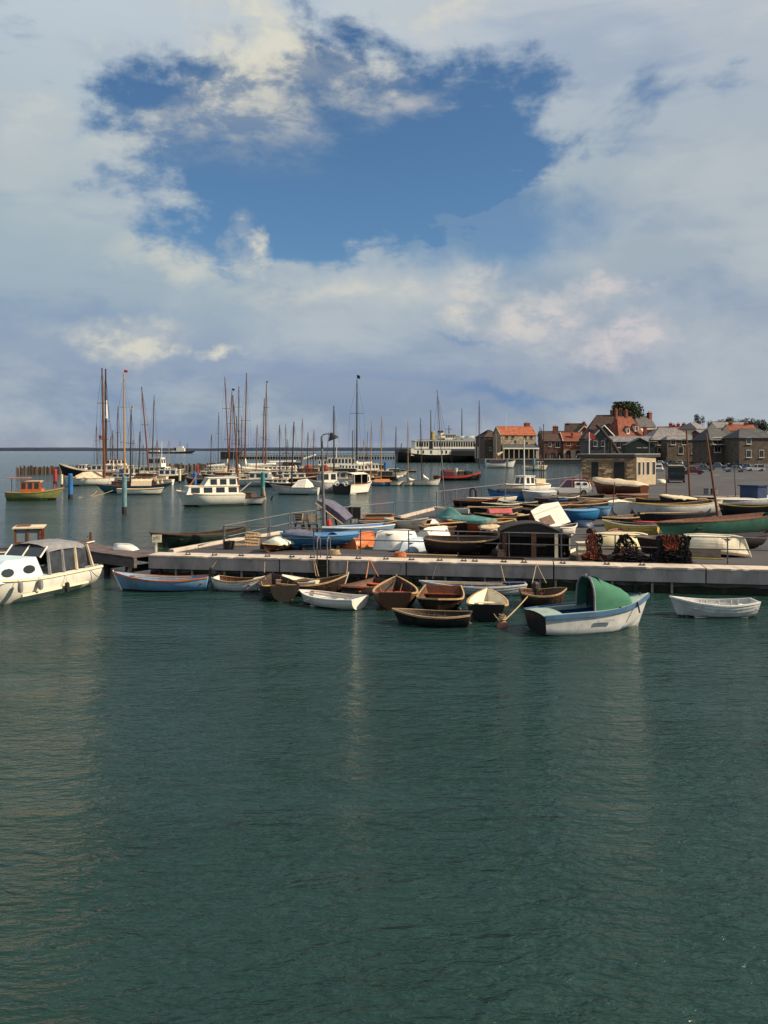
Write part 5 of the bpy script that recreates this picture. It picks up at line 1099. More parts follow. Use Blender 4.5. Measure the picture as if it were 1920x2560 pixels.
filler('blue sloop with white cabin left of the cream pile', 712, 1200, 8.0, 178, bluep, 1.0, (.8, white, 3, cream), ((716, 1185), (718, 1098), dkm, .08))
filler('dark red sailing barge between the cream pile and lamp post', 775, 1197, 9.5, 8, mat('barge_red', (.10, .025, .02), .6, .3, 2, .1), 1.2, (.9, varn, 3, brown), ((783, 1180), (785, 1075), brm, .11), ((782, 1178), (760, 1180), tan))
filler('white fishing boat with brown deckhouse behind the grey-white one', 858, 1205, 8.5, 170, white, 1.2, (1.4, brown, 3, cream))
filler('cream yacht with tan awning right of the tall black-flagged mast', 925, 1198, 8.5, 6, cream, 1.0, (.8, varn, 3, tan), None, ((905, 1180), (940, 1178), tan))
filler('small dark workboat right of the passenger launch', 960, 1200, 6.0, 176, tar, .8, (1.0, brown, 2, cream))
filler('white tender tied beside the light blue sailing boat', 915, 1211, 4.5, 5, white, .6, None)
filler('grey motor launch just right of the blue-canopied golden mast', 352, 1192, 9.0, 172, greyp, 1.2, (1.3, white, 4, cream), ((357, 1170), (358, 1110), dkm, .08))
filler('white ketch hull nearest the timber breakwater, left group', 250, 1187, 9.5, 4, white, 1.2, (.8, varn, 4, cream), ((243, 1165), (241, 1060), dkm, .09))
filler('varnished sloop lying beyond the long white motor yacht', 415, 1190, 8.0, 178, varn, 1.0, (.8, cream, 3, cream), ((421, 1175), (423, 1098), goldm, .08))
filler('white sloop with blue cover at the back of the middle group', 552, 1182, 9.0, 5, white, 1.1, (.7, white, 4, cream), ((545, 1165), (547, 1030), dkm, .10), ((547, 1167), (575, 1168), bluec))
filler('tan-decked cutter between the slender dark and tall plain masts', 632, 1204, 9.0, 176, brown, 1.0, (.8, tan, 3, cream), ((640, 1188), (643, 1062), brm, .10), ((640, 1186), (612, 1188), tan))
filler('white motor boat with brown cabin right behind the green pile', 672, 1209, 7.5, 6, white, 1.0, (1.2, varn, 3, cream))
filler('black-hulled yawl behind the grey-blue sloop', 742, 1209, 8.5, 4, black, 1.0, (.8, white, 3, cream), ((768, 1192), (770, 1080), dkm, .09))
filler('white cabin boat between lamp post and black-sterned boat', 838, 1213, 7.0, 172, white, 1.1, (1.2, white, 3, ctan))
filler('long cream houseboat behind the passenger launches', 830, 1176, 14.0, 3, cream, 1.5, (1.6, white, 8, cream))
filler('brown gaff cutter left of the orange tent cover', 905, 1205, 7.5, 174, brown, .9, (.7, cream, 3, brown), ((908, 1190), (910, 1095), goldm, .08), ((907, 1190), (888, 1192), tan))
filler('white launch with green deck by the blue pile', 985, 1190, 6.5, 3, white, .8, (.9, greenp, 2, cream))
filler('dark fishing smack at the back between twin masts and lamp', 725, 1178, 11.0, 176, dbrown, 1.4, (1.2, brown, 4, cream), ((715, 1160), (714, 1060), dkm, .1))
# --- row of small sailing boats
DG = 'row of small sailing boats'
def small(label, a, b, y, hm, mast, mm, cov=None, covm=None, F0=.6, deck=brown, **kw):
    w = dist(y); L = (b-a)*w/F*1.05
    t, d = vessel(label, (a+b)/2, y, L, kw.pop('hd', 0), hm, B=1.7, F0=F0, Fb=F0*1.5, Fs=F0*1.15, tw=.6, deck=deck, group=DG, boot=(antif, .1))
    add_mast(t, mast[0], mast[1], d, mm, .075, .045, rig=1.0, hull_w=.8)
    if cov: boom_cover(t, cov[0], cov[1], covm or sailw, d, .17)
    return t, d
t, d = small('small light blue sailing boat with orange tent cover, in the row', 930, 978, 1214, skyb, ((926, 1206), (929, 1052)), goldm)
add_mast(t, (952, 1206), (954.7, 1040), d, goldm, .08, .05, rig=1.0)
MB().loft([[(x, y, z) for y, z in ((-.75, .65), (-.3, 1.0), (0, 1.15), (.3, 1.0), (.75, .65))] for x in (-1.2, 0, 1.4)], False, True, True).build('tent_cover', mat('orange_canvas', (.48, .17, .06), .9, .2, 4, .3), t)
small('small white sailing boat next to the light blue one', 975, 1008, 1214, white, ((988.5, 1204), (990, 1066)), dkm, ((991, 1195), (1008, 1190)))
small('smallest white sailing boat with golden mast, in the row', 1008, 1038, 1214, white, ((1020, 1205), (1020, 1052)), goldm, ((1022, 1200), (1038, 1202)))
small('longest white sailing boat at the right end of the row', 1036, 1100, 1214, white, ((1055, 1200), (1051, 1045)), dkm, ((1058, 1192), (1072, 1199)), F0=.85)
# rower
t, d = vessel('tiny dark rowing boat with a lone rower, before the ferry', 1021, 1180, 4.4, 180, dbrown, B=1.4, F0=.45, Fb=.7, Fs=.5, deck=None, name='rowing_boat', cat='rowing boat')
# --- red and black work boat
t, d = vessel('black and red steam-tug-like workboat with dark red canvas shelter', 1144, 1201, 18.5, 12, black, B=5.0, F0=1.5, Fb=3.3, Fs=1.8, tw=.45, deck=brown, name='workboat', cat='workboat', gm=redp, boot=(antif, .3), rake=.6)
t.scale = (.54, .54, .54); RM[t.name] = RM[t.name] @ Matrix.Scale(.54, 4)
secs = []
for y0 in (1,):
    m = MB()
    for sg in (1, -1):
        ss = []
        for x, b, sh, kz in hull_sections(18.5, 5.0, 1.5, 3.3, 1.8, .3, .45, .6)[1]: ss.append([(x, (b+.03)*sg, sh-.55), (x, (b+.05)*sg, sh-.12)])
        m.loft(ss)
    m.build('red_strake', redp, t)
MB().loft([[(x, y*k, 1.5+z*k) for y, z in ((-1.7, 0), (-1.7, 1.8), (-.9, 2.6), (.9, 2.6), (1.7, 1.8), (1.7, 0))] for x, k in ((-6.2, .8), (-5.6, 1), (-2.2, 1), (-1.2, .75))], True, True, True).build('canvas_shelter', mat('maroon_canvas', (.09, .02, .025), .9, .3, 3, .4), t)
cabin(t, .2, 2.0, 2.2, 1.6, 3.6, varn, 2, cream); MB().lathe([(.5, 0), (.45, 1.4), (.6, 1.5), (.6, 1.7), (0, 1.75)], (-.5, 0, 2.9), 10).build('funnel', cream, t)
MB().tube((4.0, 0, 2.2), (4.0, 0, 6.2), .28, .25, 9).build('exhaust_stack', mat('pale_blue_stack', (.35, .47, .52), .5), t)
MB().loft([[(x, y*k, 2.0+z*k) for y, z in ((-1.2, 0), (-1.0, 1.6), (1.0, 1.6), (1.2, 0))] for x, k in ((2.6, .8), (3.4, 1), (5.6, .8))], True, True, True).build('winch_cover', blackc, t)
add_mast(t, (1198, 1172), (1198, 1001), d, dkm, .12, .05, rig=1.2)
for k, x in enumerate((-8.6, 5.5, 8.6)):
    m = MB(); n = 12
    for j in range(n):
        a, b = 2*math.pi*j/n, 2*math.pi*(j+1)/n; y = -interp(hull_sections(18.5, 5.0, 1.5, 3.3, 1.8, .3, .45, .6)[1], x)[1]-.25; m.tube((x+.45*math.cos(a), y, 1.5+.45*math.sin(a)), (x+.45*math.cos(b), y, 1.5+.45*math.sin(b)), .17, .17, 6)
    m.build('tyre_fender', rubber, t)
# --- boats near the far quay
t, d = vessel('white motor yacht moored stern-on by the far quay, between teal piles', 1252, 1170, 10.5, 8, white, B=3.2, F0=1.5, Fb=2.6, Fs=1.6, tw=.8, deck=greyp, name='motor_yacht', cat='motor boat', boot=(antif, .25))
cabin(t, -3.5, 1.0, 2.4, 1.5, 2.7, navy, 4, redp); add_mast(t, (1241, 1150), (1240, 1084), d, goldm, .13, .08, rig=1.2); add_mast(t, (1258, 1150), (1256, 1084), d, goldm, .13, .08, rig=1.2)
boom_cover(t, (1243, 1139), (1257, 1130), sailw, d, .3)
t, d = vessel('small white cruiser lying right of the second teal pile', 1338, 1176, 7.6, 5, white, B=2.6, F0=1.2, Fb=1.5, Fs=1.3, tw=.8, deck=cream, name='motor_yacht', cat='motor boat', boot=(antif, .25))
cabin(t, .6, 2.4, 2.1, 1.2, 2.7, cream, 2, white); MB().box((-1.2, -.9, 1.6), (1.6, .05, .6)).build('dodger', brown, t)
# --- ferry
def ferry():
    c = at(1099, 1156, 0); d = c.y; k = d/F; L = 218*k; B = 11.5
    t = thing('ferry', 'black-hulled car ferry with white upper decks, beyond the small sailing boats', 'ferry', (c.x, c.y+5, 0), (0, 0, R(9)))
    hull_parts(t, L, B, 3.7, 5.3, 5.5, 1.2, .8, black, None, black, None, 0, 0, deck=greyp, full=5.5, rake=1.0, gh=.3, gw=.25)
    X = lambda px: (px-1099)*k
    wm = mat('ferry_white', (.84, .80, .68), .5, .06, .3, .0, dirt=(.5, .42, .3), dirt_amt=.4)
    MB().bbox((X(1124), -B*.495, 3.3), (X(1200), B*.495, 5.75)).build('bulwark', black, t)
    lo = MB().bbox((X(1022), -B*.46, 3.4), (X(1124), B*.46, 6.8)).build('lower_house', wm, t)
    for px in (1040, 1053, 1073, 1101, 1112): MB().bbox((X(px-2), -B*.46-.05, 4.4), (X(px+2), -B*.46-.01, 6.0)).build('freeing_port', black, lo)
    up = MB().bbox((X(1033), -B*.48, 6.81), (X(1206), B*.48, 10.7)).build('saloon', wm, t)
    for i in range(26):
        px = 1036+i*6.3
        if 1066 < px+2 < 1080: continue
        MB().bbox((X(px), -B*.48-.06, 7.9), (X(px+4.3), -B*.48-.015, 10.2)).build('window', mat('saloon_window', (.01, .01, .012), .5, .3, 1, 0), up)
    MB().bbox((X(1068), -B*.48-.08, 6.9), (X(1077), -B*.48-.02, 10.6)).build('doorway', black, up)
    MB().bbox((X(1031), -B*.5, 10.72), (X(1208), B*.5, 10.95)).build('boat_deck', wm, t)
    MB().bbox((X(1048), -B*.42, 10.96), (X(1205), B*.42, 11.4)).build('deck_rail', mat('rail_dark', (.12, .11, .1), .7), t)
    br = MB().bbox((X(1110), -4, 11.42), (X(1140), 4, 14.0)).build('bridge', wm, t)
    for i in range(6): MB().bbox((X(1112+i*4.6), -4.06, 12.4), (X(1115+i*4.6), -4.01, 13.6)).build('window', glass, br)
    MB().bbox((X(1108), -4.4, 14.02), (X(1142), 4.4, 14.25)).build('bridge_roof', cream, t)
    MB().lathe([(1.7, 0), (1.5, 3.4), (1.7, 3.5), (0, 3.6)], (X(1103), 0, 11.42), 12).build('funnel', cream, t)
    MB().lathe([(.9, 0), (.8, 3.4), (.95, 3.5), (.95, 4.2), (0, 4.3)], (X(1083), 0, 11.42), 10).build('ventilator', yellow, t)
    MB().lathe([(1.52, 0), (1.5, .9), (0, .95)], (X(1103), 0, 15.05), 12).build('funnel_top', black, t)
    for px, top, m in ((1078, 1024, dkm), (1158.6, 1020, dkm), (1125, 1062, dkm)):
        z = CAMH-(top-HY)*k; MB().tube((X(px), 0, 11), (X(px), 0, z), .35, .16, 7).build('mast', m, t)
        if px == 1125: MB().tube((X(px)-1.6, 0, z-2), (X(px)+1.6, 0, z-2), .12, .12, 5).build('radar_bar', black, t)
    for i, px in enumerate((1096, 1150, 1172)):
        b = MB(); secs, info = hull_sections(5.5, 1.8, 1.0, 1.2, 1.2, .3, .1, .3, nst=9, ng=6)
        for sg in (1, -1): b.loft([[(p[0]+X(px), p[1]*sg-4.2, p[2]+12.2) for p in s] for s in secs])
        b.build('lifeboat', white, t, smooth=True)
    MB().bbox((X(993), -4.5, 5.3), (X(1018), 4.5, 6.6)).build('ramp', black, t)
    MB().tube((X(1000), 0, 5), (X(1003), 0, 9.5), .2, .2, 6).build('ramp_winch_post', black, t)
ferry()
def coaster():
    c = at(437, 1133, 0); d = 1500.0; k = d/F; X = lambda px: (px-430)*k
    t = thing('coaster', 'distant cargo ship with white bridge, low on the horizon', 'ship', (X(430)+(430-960)*k, d, 0))
    L = 120*k
    hull_parts(t, L, 11, 2.6, 5.0, 3.2, 1.0, .7, mat('ship_grey', (.16, .12, .12), .7), None, None, None, 0, 0, deck=brown, full=3.5)
    for a, b, z0, z1 in ((442, 462, 3, 9.5), (446, 458, 9.5, 13), (430, 440, 3, 5), (376, 398, 3, 5.5)): MB().bbox((X(a), -4, z0), (X(b), 4, z1)).build('deckhouse', white, t)
    for px, z in ((388, 14), (450, 22), (468, 18), (436, 12)): MB().tube((X(px), 0, 3), (X(px), 0, z), .6, .4, 6).build('mast', dkm, t)
    MB().lathe([(1.6, 0), (1.5, 4), (0, 4.1)], (X(438), 0, 6), 8).build('funnel', dbrown, t)
coaster()
# ------------------------------------------------------------------ mooring piles and breakwaters
def pile(px, top, bot, w, m, label, band=None):
    p = at(px, bot, 0); k = p.y/F; h = (bot-top)*k; r = w*k/2
    t = thing('mooring_pile', label, 'mooring pile', (p.x, p.y, 0), (0, 0, 0), 'mooring piles')
    MB().lathe([(r*.96, h*.18), (r, h*.5), (r*.95, h*.97), (r*.7, h), (0, h)], (0, 0, 0), 10).build('shaft', m, t, smooth=False)
    MB().lathe([(r*1.05, -2), (r*1.05, h*.1), (r*1.0, h*.18), (0, h*.185)], (0, 0, 0), 10).build('weedy_base', tar, t)
pb = mat('pile_blue', (.02, .13, .36), .6, .2, 1, .2, dirt=(.05, .06, .08)); pr = mat('pile_red', (.36, .03, .03), .6, .2, 1, .2, dirt=(.1, .03, .03)); pc = mat('pile_cream', (.68, .60, .38), .6, .15, 1, .2, dirt=(.3, .22, .12)); pt = mat('pile_teal', (.10, .22, .25), .6, .25, 1, .3, dirt=(.3, .34, .32))
pile(138, 1173, 1210, 9, pr, 'red mooring pile nearest the left edge'); pile(154.5, 1186, 1216, 6, pc, 'slim cream pile beside the blue pile, left'); pile(176, 1184, 1247, 12, pb, 'tall blue mooring pile at the left, front of the black ketch')
pile(311, 1190, 1284, 12.5, pt, 'tall teal pile standing alone in front of the golden mast'); pile(449.5, 1173, 1208, 6, pc, 'cream mooring pile right of the left yacht group'); pile(474, 1167, 1182, 5, tar, 'short dark pile by the timber breakwater')
pile(487, 1180, 1217, 9.5, pb, 'blue mooring pile behind the large white cruiser'); pile(493.5, 1164, 1195, 6.5, pr, 'red mooring pile behind the large white cruiser'); pile(657, 1181, 1248, 11, mat('pile_green', (.03, .17, .17), .6, .2, 1, .3, dirt=(.08, .1, .09)), 'green mooring pile right of the small white sloop')
pile(738.5, 1163, 1194, 6, pc, 'cream pile left of the lamp post'); pile(747, 1163, 1195, 6.5, pb, 'blue pile left of the lamp post'); pile(963, 1155, 1194, 7.5, pb, 'blue pile at the stern of the passenger launch')
pile(1268, 1146, 1171, 5.5, pt, 'teal pile in front of the moored white motor yacht'); pile(1335, 1146, 1178, 6.5, pt, 'teal pile in front of the small white cruiser'); pile(1213, 1147, 1168, 4.5, pt, 'teal pile right of the red and black workboat')
t = thing('dolphin_stump', 'broken timber stump leaning on the green pile', 'stump', at(664, 1249, 0))
MB().tube((0, 0, -1), (-.3, 0, 1.6), .25, .14, 7).build('stump', bleach, t); MB().tube((.3, .2, -1), (.9, .1, .5), .2, .1, 7).build('spur', tar, t)
def breakwater(a, b, ya, yb, h, label, n, seed):
    p, q = at(a, ya, 0), at(b, yb, 0); t = thing('timber_breakwater', label, 'breakwater', (p.x, p.y, 0), (0, 0, 0)); rr = random.Random(seed)
    d = q-p; w = d.length/n
    mes = []
    for k in range(4):
        me = MB().lathe([(w*.50, -2), (w*.47, h*.6), (w*.43, h*(.93+.03*k)), (w*.2, h*(.98+.03*k)), (0, h*(.98+.03*k))], (0, 0, 0), 6).mesh('pile'); me.materials.append((tar, bleach, brown, tar)[k] if k != 1 else mat('grey_timber', (.14, .11, .09), .85, .4, 1, .3)); mes.append(me)
    for i in range(n): 
        u = p+d*((i+.5)/n)-p; inst('pile', mes[rr.randrange(4)], t, (u.x, u.y+rr.uniform(-.15, .15), rr.uniform(-.35, .25)), (0, 0, rr.uniform(0, 6)))
    c = d/2; MB().box((c.x, c.y+w*.6, h*.62), (d.length, .3, .3), math.atan2(d.y, d.x)).build('waling', tar, t)
breakwater(40, 300, 1187, 1180, 2.0, 'timber pile breakwater at far left behind the yachts', 95, 1)
breakwater(410, 560, 1179, 1173, 2.0, 'timber pile breakwater between the left and middle yacht groups', 62, 2)
def pier():
    d = 590.0; k = d/F; t = thing('pier', 'long low pier with pale deck rail and dark legs, behind the yachts', 'pier', ((780-960)*k, d, 0))
    X = lambda px: (px-780)*k
    zt = CAMH-(1137-HY)*k; zb = CAMH-(1141.5-HY)*k
    MB().bbox((X(553), -2, zb), (X(1010), 2, zt)).build('deck', mat('pier_deck', (.50, .45, .36), .8, .2, .1, 0), t)
    MB().bbox((X(553), -2.3, zt+.9), (X(1010), -2.1, zt+1.15)).build('rail', steel, t)
    me = MB().box((0, 0, zb/2-.5), (1.2, 2.6, zb+1)).mesh('leg'); me.materials.append(tar)
    for i in range(70): inst('leg', me, t, (X(555+i*6.5), 0, 0))
    me2 = MB().box((0, 0, zt+.5), (.2, .2, 1.0)).mesh('rail_post'); me2.materials.append(steel)
    for i in range(60): inst('rail_post', me2, t, (X(555+i*7.6), -2.2, 0))
    MB().bbox((X(553), -3, -.5), (X(600), 3, zt+2.2)).build('pier_head', tar, t)
pier()
# ------------------------------------------------------------------ far quay, town, hut and cars
stone = mat('rubble_stone', (.34, .27, .19), .85, .35, .9, .4, dirt=(.2, .16, .11), dirt_amt=.7)
dstone = mat('dark_stone', (.105, .080, .058), .85, .35, .9, .4, dirt=(.08, .07, .06), dirt_amt=.7)
brick = mat('red_brick', (.19, .055, .034), .85, .25, 1.2, .3, dirt=(.15, .06, .04))
otile = mat('orange_tiles', (.30, .085, .036), .85, .3, .8, .5, dirt=(.2, .075, .04), dirt_amt=.6)
rtile = mat('red_tiles', (.19, .052, .028), .85, .35, .8, .5, dirt=(.12, .05, .03), dirt_amt=.7)
btile = mat('brown_tiles', (.060, .034, .026), .85, .4, .8, .5, dirt=(.04, .03, .025))
slate = mat('grey_slate', (.17, .155, .155), .7, .3, .8, .4, dirt=(.12, .11, .11))
dslate = mat('dark_slate', (.055, .055, .06), .7, .3, .8, .4)
render_c = mat('cream_render', (.60, .53, .38), .85, .12, .6, .2, dirt=(.4, .33, .22))
render_w = mat('white_render', (.70, .66, .58), .85, .1, .6, .2, dirt=(.45, .4, .32))
GZ = 2.1
fq = MB(); pts = [(46, 384.5), (100.5, 384.5), (100.5, 386), (900, 386), (900, 1500), (46, 1500)]
tag(MB().prism(pts, -3, GZ).build('far_quay', mat('far_quay_stone', (.16, .145, .13), .85, .3, .3, .3, dirt=(.07, .06, .05))), kind='structure')
MB().bbox((46, 384.0, GZ-.25), (100.4, 385.0, GZ+.08)).build('coping', conc, bpy.data.objects['far_quay'])
def wpos(px, d, z=GZ): return Vector(((px-CX)/F*d, d, z))
def house(label, px, d, th, W, Dp, eave, ridge, wm, rm, axis='x', wins=(), doors=(), chims=(), z0=GZ, hip=0.0, over=.35, trim=None, frame=None, name='house', cat='house', group='waterfront houses', side=(), gable_m=None, pane=None):
    """origin: front left corner; x along the front, y into the depth"""
    loc = wpos(px, d, z0); t = thing(name, label, cat, loc, (0, 0, R(th)), group); frame = frame or render_w
    pts = []
    if axis == 'x':
        prof = [(0, 0), (Dp, 0), (Dp, eave), (Dp/2, ridge if not hip else eave), (0, eave)] if not hip else [(0, 0), (Dp, 0), (Dp, eave), (0, eave)]
        MB().extr(prof, 0, W, 'x').build('wall', wm, t)
    else:
        prof = [(0, 0), (W, 0), (W, eave), (W/2, ridge), (0, eave)] if not hip else [(0, 0), (W, 0), (W, eave), (0, eave)]
        MB().extr(prof, 0, Dp, 'y').build('wall', wm, t)
    o = over; s = .12
    rise = (ridge-eave); 
    if axis == 'x':
        e = eave-rise/(Dp/2)*o
        a = [(-o, -o, e), (W+o, -o, e), (W+o, Dp+o, e), (-o, Dp+o, e)]; r0 = (-o+hip*(Dp/2+o), Dp/2, ridge); r1 = (W+o-hip*(Dp/2+o), Dp/2, ridge)
        vs = a+[r0, r1]; fs = [(0, 1, 5, 4), (1, 2, 5), (2, 3, 4, 5), (3, 0, 4)]
        if not hip: fs = [(0, 1, 5, 4), (2, 3, 4, 5)]
    else:
        e = eave-rise/(W/2)*o
        a = [(-o, -o, e), (W+o, -o, e), (W+o, Dp+o, e), (-o, Dp+o, e)]; r0 = (W/2, -o+hip*(W/2+o), ridge); r1 = (W/2, Dp+o-hip*(W/2+o), ridge)
        vs = a+[r0, r1]; fs = [(1, 2, 5, 4), (3, 0, 4, 5), (0, 1, 4), (2, 3, 5)]
        if not hip: fs = fs[:2]
    top = [(v[0], v[1], v[2]+s) for v in vs]; n = len(vs)
    mb = MB().add(vs+top, [tuple(f[::-1]) for f in fs]+[tuple(i+n for i in f) for f in fs])
    # close the edges
    from collections import Counter
    ed = Counter()
    for f in fs:
        for i in range(len(f)): ed[tuple(sorted((f[i], f[(i+1) % len(f)])))] += 1
    for (i, j), c in ed.items():
        if c == 1: mb.add([vs[i], vs[j], top[j], top[i]], [(0, 1, 2, 3)])
    rf = mb.build('roof', rm, t)
    MB().tube((r0[0], r0[1], r0[2]+s), (r1[0], r1[1], r1[2]+s), .14, .14, 6).build('ridge_tiles', rm, rf)
    if trim:
        for x in ((0, W) if axis == 'x' else ()):
            for y in (-o, Dp+o): MB().tube((x+(-o if x == 0 else o), y, e+s), (x+(-o if x == 0 else o), Dp/2, ridge+s), .2, .2, 4).build('verge_board', trim, t)
        if axis == 'y':
            for x in (-o, W+o): MB().tube((x, -o-.02, e+s), (W/2, -o-.02, ridge+s), .22, .22, 4).build('verge_board', trim, t)
    for (x, z, w, h) in wins:
        f = MB().bbox((x-w/2-.14, -.07, z-.14), (x+w/2+.14, -.012, z+h+.14)).build('window', frame, t)
        MB().bbox((x-w/2, -.10, z), (x-.04, -.072, z+h)).bbox((x+.04, -.10, z), (x+w/2, -.072, z+h)).build('pane', pane or glass, f)
        MB().bbox((x-w/2-.25, -.25, z-.28), (x+w/2+.25, -.01, z-.16)).build('sill', frame, f)
    for (y, z, w, h) in side:
        f = MB().bbox((W+.012, y-w/2-.12, z-.12), (W+.07, y+w/2+.12, z+h+.12)).build('window', frame, t)
        MB().bbox((W+.072, y-w/2, z), (W+.1, y+w/2, z+h)).build('pane', pane or glass, f)
    for (x, w, h, m) in doors:
        n = 8; arc = [(x+w/2*math.cos(math.pi*k/n), h-w/2*.6+w/2*.6*math.sin(math.pi*k/n)) for k in range(n+1)]
        MB().extr([(x-w/2, .05), (x+w/2, .05)]+arc, -.06, -.012, 'y').build('doorway', m, t)
    for (x, y, w, zt) in chims:
        c = MB().bbox((x-w/2, y-w/2, min(eave, zt-2)), (x+w/2, y+w/2, zt)).bbox((x-w/2-.12, y-w/2-.12, zt-.35), (x+w/2+.12, y+w/2+.12, zt-.05)).build('chimney', brick if wm is not dstone else dstone, rf)
        for q in (-.25, .25): MB().lathe([(.17, 0), (.13, .6), (.16, .65), (0, .65)], (x+q*w, y, zt), 7).build('chimney_pot', redor, c)
    return t
def Z(py, d): return CAMH-(py-HY)/F*d-GZ
HG = 'waterfront houses'
# annex and warehouse
house('dark stone annex with hipped roof at the left end of the warehouse', 1211, 398, 14, 9, 12, Z(1092, 398), Z(1075, 398), dstone, btile, 'x', hip=.9, wins=((3, 4, .9, 1.3), (6, 4, .9, 1.3)))
B1 = house('stone warehouse with bright orange tiled roof on the far quay', 1252, 388, 14, 17.6, 10, Z(1087, 388), Z(1066, 388), stone, otile, 'x', chims=((15.6, 6, 2.2, Z(1056, 388)), (17.2, 7.5, 1.6, Z(1066, 388))), trim=render_c,
      wins=((3.0, Z(1095, 388), 1.3, 1.2), (6.0, Z(1095, 388), 1.3, 1.2), (12.2, Z(1095, 388), 1.3, 1.2), (15.2, Z(1095, 388), 1.3, 1.2), (7.2, Z(1108, 388), .8, 1.3), (13.0, Z(1112, 388), .9, 1.3)), over=.3, frame=stone, name='warehouse', cat='warehouse')
MB().add([(0, -.02, Z(1110, 388)), (17.8, -.02, Z(1110, 388)), (17.8, -3, Z(1120, 388)), (0, -3, Z(1120, 388))], [(0, 1, 2, 3)]).build('veranda_roof', dslate, B1)
MB().bbox((0, -3.1, Z(1122.5, 388)), (17.8, -2.9, Z(1119.5, 388))).build('veranda_fascia', render_w, B1)
for k in range(8): MB().bbox((.3+k*2.45, -3, 0), (.5+k*2.45, -2.8, Z(1122, 388))).build('veranda_post', render_c, B1)
MB().bbox((.2, -.3, .05), (17.4, -.05, Z(1122, 388))).build('shopfront', mat('shop_dark', (.02, .02, .022), .4, .4, .5, .0), B1)  # near-black panel stands for the shade inside the open arcade
o = MB().tube(wpos(1266, 392, GZ), wpos(1266, 392, CAMH+(1125-1032)/F*392), .12, .06, 6).build('flagpole', whm); tag(o, 'white flagpole rising behind the orange-roofed warehouse', 'flagpole')
# brown roofed shop
house('dark shop with brown tiled roof and white bay, between warehouse and brick house', 1359, 390, 4, 9.4, 9, Z(1102, 390), Z(1083, 390), mat('dark_brick', (.10, .05, .04), .85, .3, 1, .3), btile, 'x', chims=((6.6, 5, 1.5, Z(1065, 390)),),
      wins=((6.6, Z(1118, 390), 2.0, 2.6), (3.0, Z(1116, 390), 1.0, 1.8)), doors=((1.4, 1.2, 2.6, black), (4.6, 2.6, 2.9, black), (7.6, 2.0, 2.9, black)))
house('red brick house with two arches and pale gable edges', 1409, 390, 4, 9.2, 9, Z(1102, 390), Z(1081, 390), brick, rtile, 'x', trim=render_c, chims=((4.4, 1.6, .8, Z(1082, 390)),),
      wins=((2.3, Z(1113.5, 390), 1.7, 1.9), (6.8, Z(1113.5, 390), 1.7, 1.9)), doors=((2.3, 2.2, 4.0, black), (6.8, 2.2, 4.0, black)), frame=render_c)
MB().bbox((-.02, -.045, 0), (9.22, -.005, Z(1124, 390))).build('plinth', stone, bpy.data.objects[[o.name for o in bpy.data.objects if o.get('label', '').startswith('red brick house')][0]])
house('long dark-roofed house with pale gable, standing behind the brick house', 1412, 425, -16, 10, 8, Z(1078, 425), Z(1059, 425), render_c, btile, 'x', chims=((1.5, 4, 1.6, Z(1058, 425)), (9.2, 4, 1.4, Z(1055, 425))), side=((4, 9, 1, 1.5),))
house('low dark-roofed terrace behind the brown shop', 1352, 430, 0, 13, 8, Z(1090, 430), Z(1078, 430), dstone, btile, 'x', chims=((9, 4, 1.3, Z(1066, 430)),))
house('narrow grey cottage squeezed right of the brick house', 1458, 388, 0, 4.2, 7, Z(1104, 388), Z(1094, 388), slate, slate, 'x', wins=((2, 5, .9, 1.3),))
# hotel
d = 330.0
h = house('big old hotel with steep brown tiled roof and chimneys', 1462, d, -6, 18.5, 15, Z(1094, d), Z(1037, d), dstone, btile, 'x', hip=.75, over=.5, chims=((11.5, 7.5, 1.0, Z(1024, d)), (15.0, 7.5, 1.2, Z(1022, d))), name='hotel', cat='hotel')
for x, z in ((13.2, Z(1065, d)),):
    b = MB().bbox((x-.8, 2.2, z-1), (x+.8, 5, z+1.0)).build('dormer', render_w, h); MB().bbox((x-.45, 2.12, z-.4), (x+.45, 2.18, z+.7)).build('pane', glass, b)
    MB().add([(x-1.1, 2.0, z+1), (x+1.1, 2.0, z+1), (x, 2.0, z+1.9), (x-1.1, 5.5, z+1), (x+1.1, 5.5, z+1), (x, 5.5, z+1.9)], [(0, 1, 2), (0, 2, 5, 3), (1, 4, 5, 2), (3, 5, 4)]).build('dormer_roof', btile, b)
h2 = house('red-tiled hotel wing facing right with dormers and tall chimneys', 1548, d-6, 20, 12.4, 11, Z(1092, d), Z(1042, d), render_c, rtile, 'x', hip=.55, over=.5, chims=((2.5, 5.5, 1.0, Z(1024, d)), (7.2, 5.5, 1.0, Z(1026, d))), name='hotel', cat='hotel')
for x, z in ((4.6, Z(1078, d)), (8.6, Z(1072, d))):
    b = MB().bbox((x-.7, .6, z-1.2), (x+.7, 4, z+1.2)).build('dormer', render_w, h2); MB().bbox((x-.4, .52, z-.6), (x+.4, .58, z+.8)).build('pane', glass, b)
    MB().add([(x-1.0, .4, z+1.2), (x+1.0, .4, z+1.2), (x, .4, z+2.0), (x-1.0, 4.5, z+1.2), (x+1.0, 4.5, z+1.2), (x, 4.5, z+2.0)], [(0, 1, 2), (0, 2, 5, 3), (1, 4, 5, 2), (3, 5, 4)]).build('dormer_roof', rtile, b)
house('dark slate-hung gable with pale curved verge, in front of the hotel', 1474, 316, -2, 10.6, 9, Z(1101, 316), Z(1064, 316), dslate, btile, 'y', trim=render_w, wins=((2.1, Z(1115, 316), 1.2, 1.9), (5.0, Z(1115, 316), 1.2, 1.9), (8.4, Z(1115, 316), 1.2, 1.9)), doors=((5.2, 1.6, 2.4, black),))
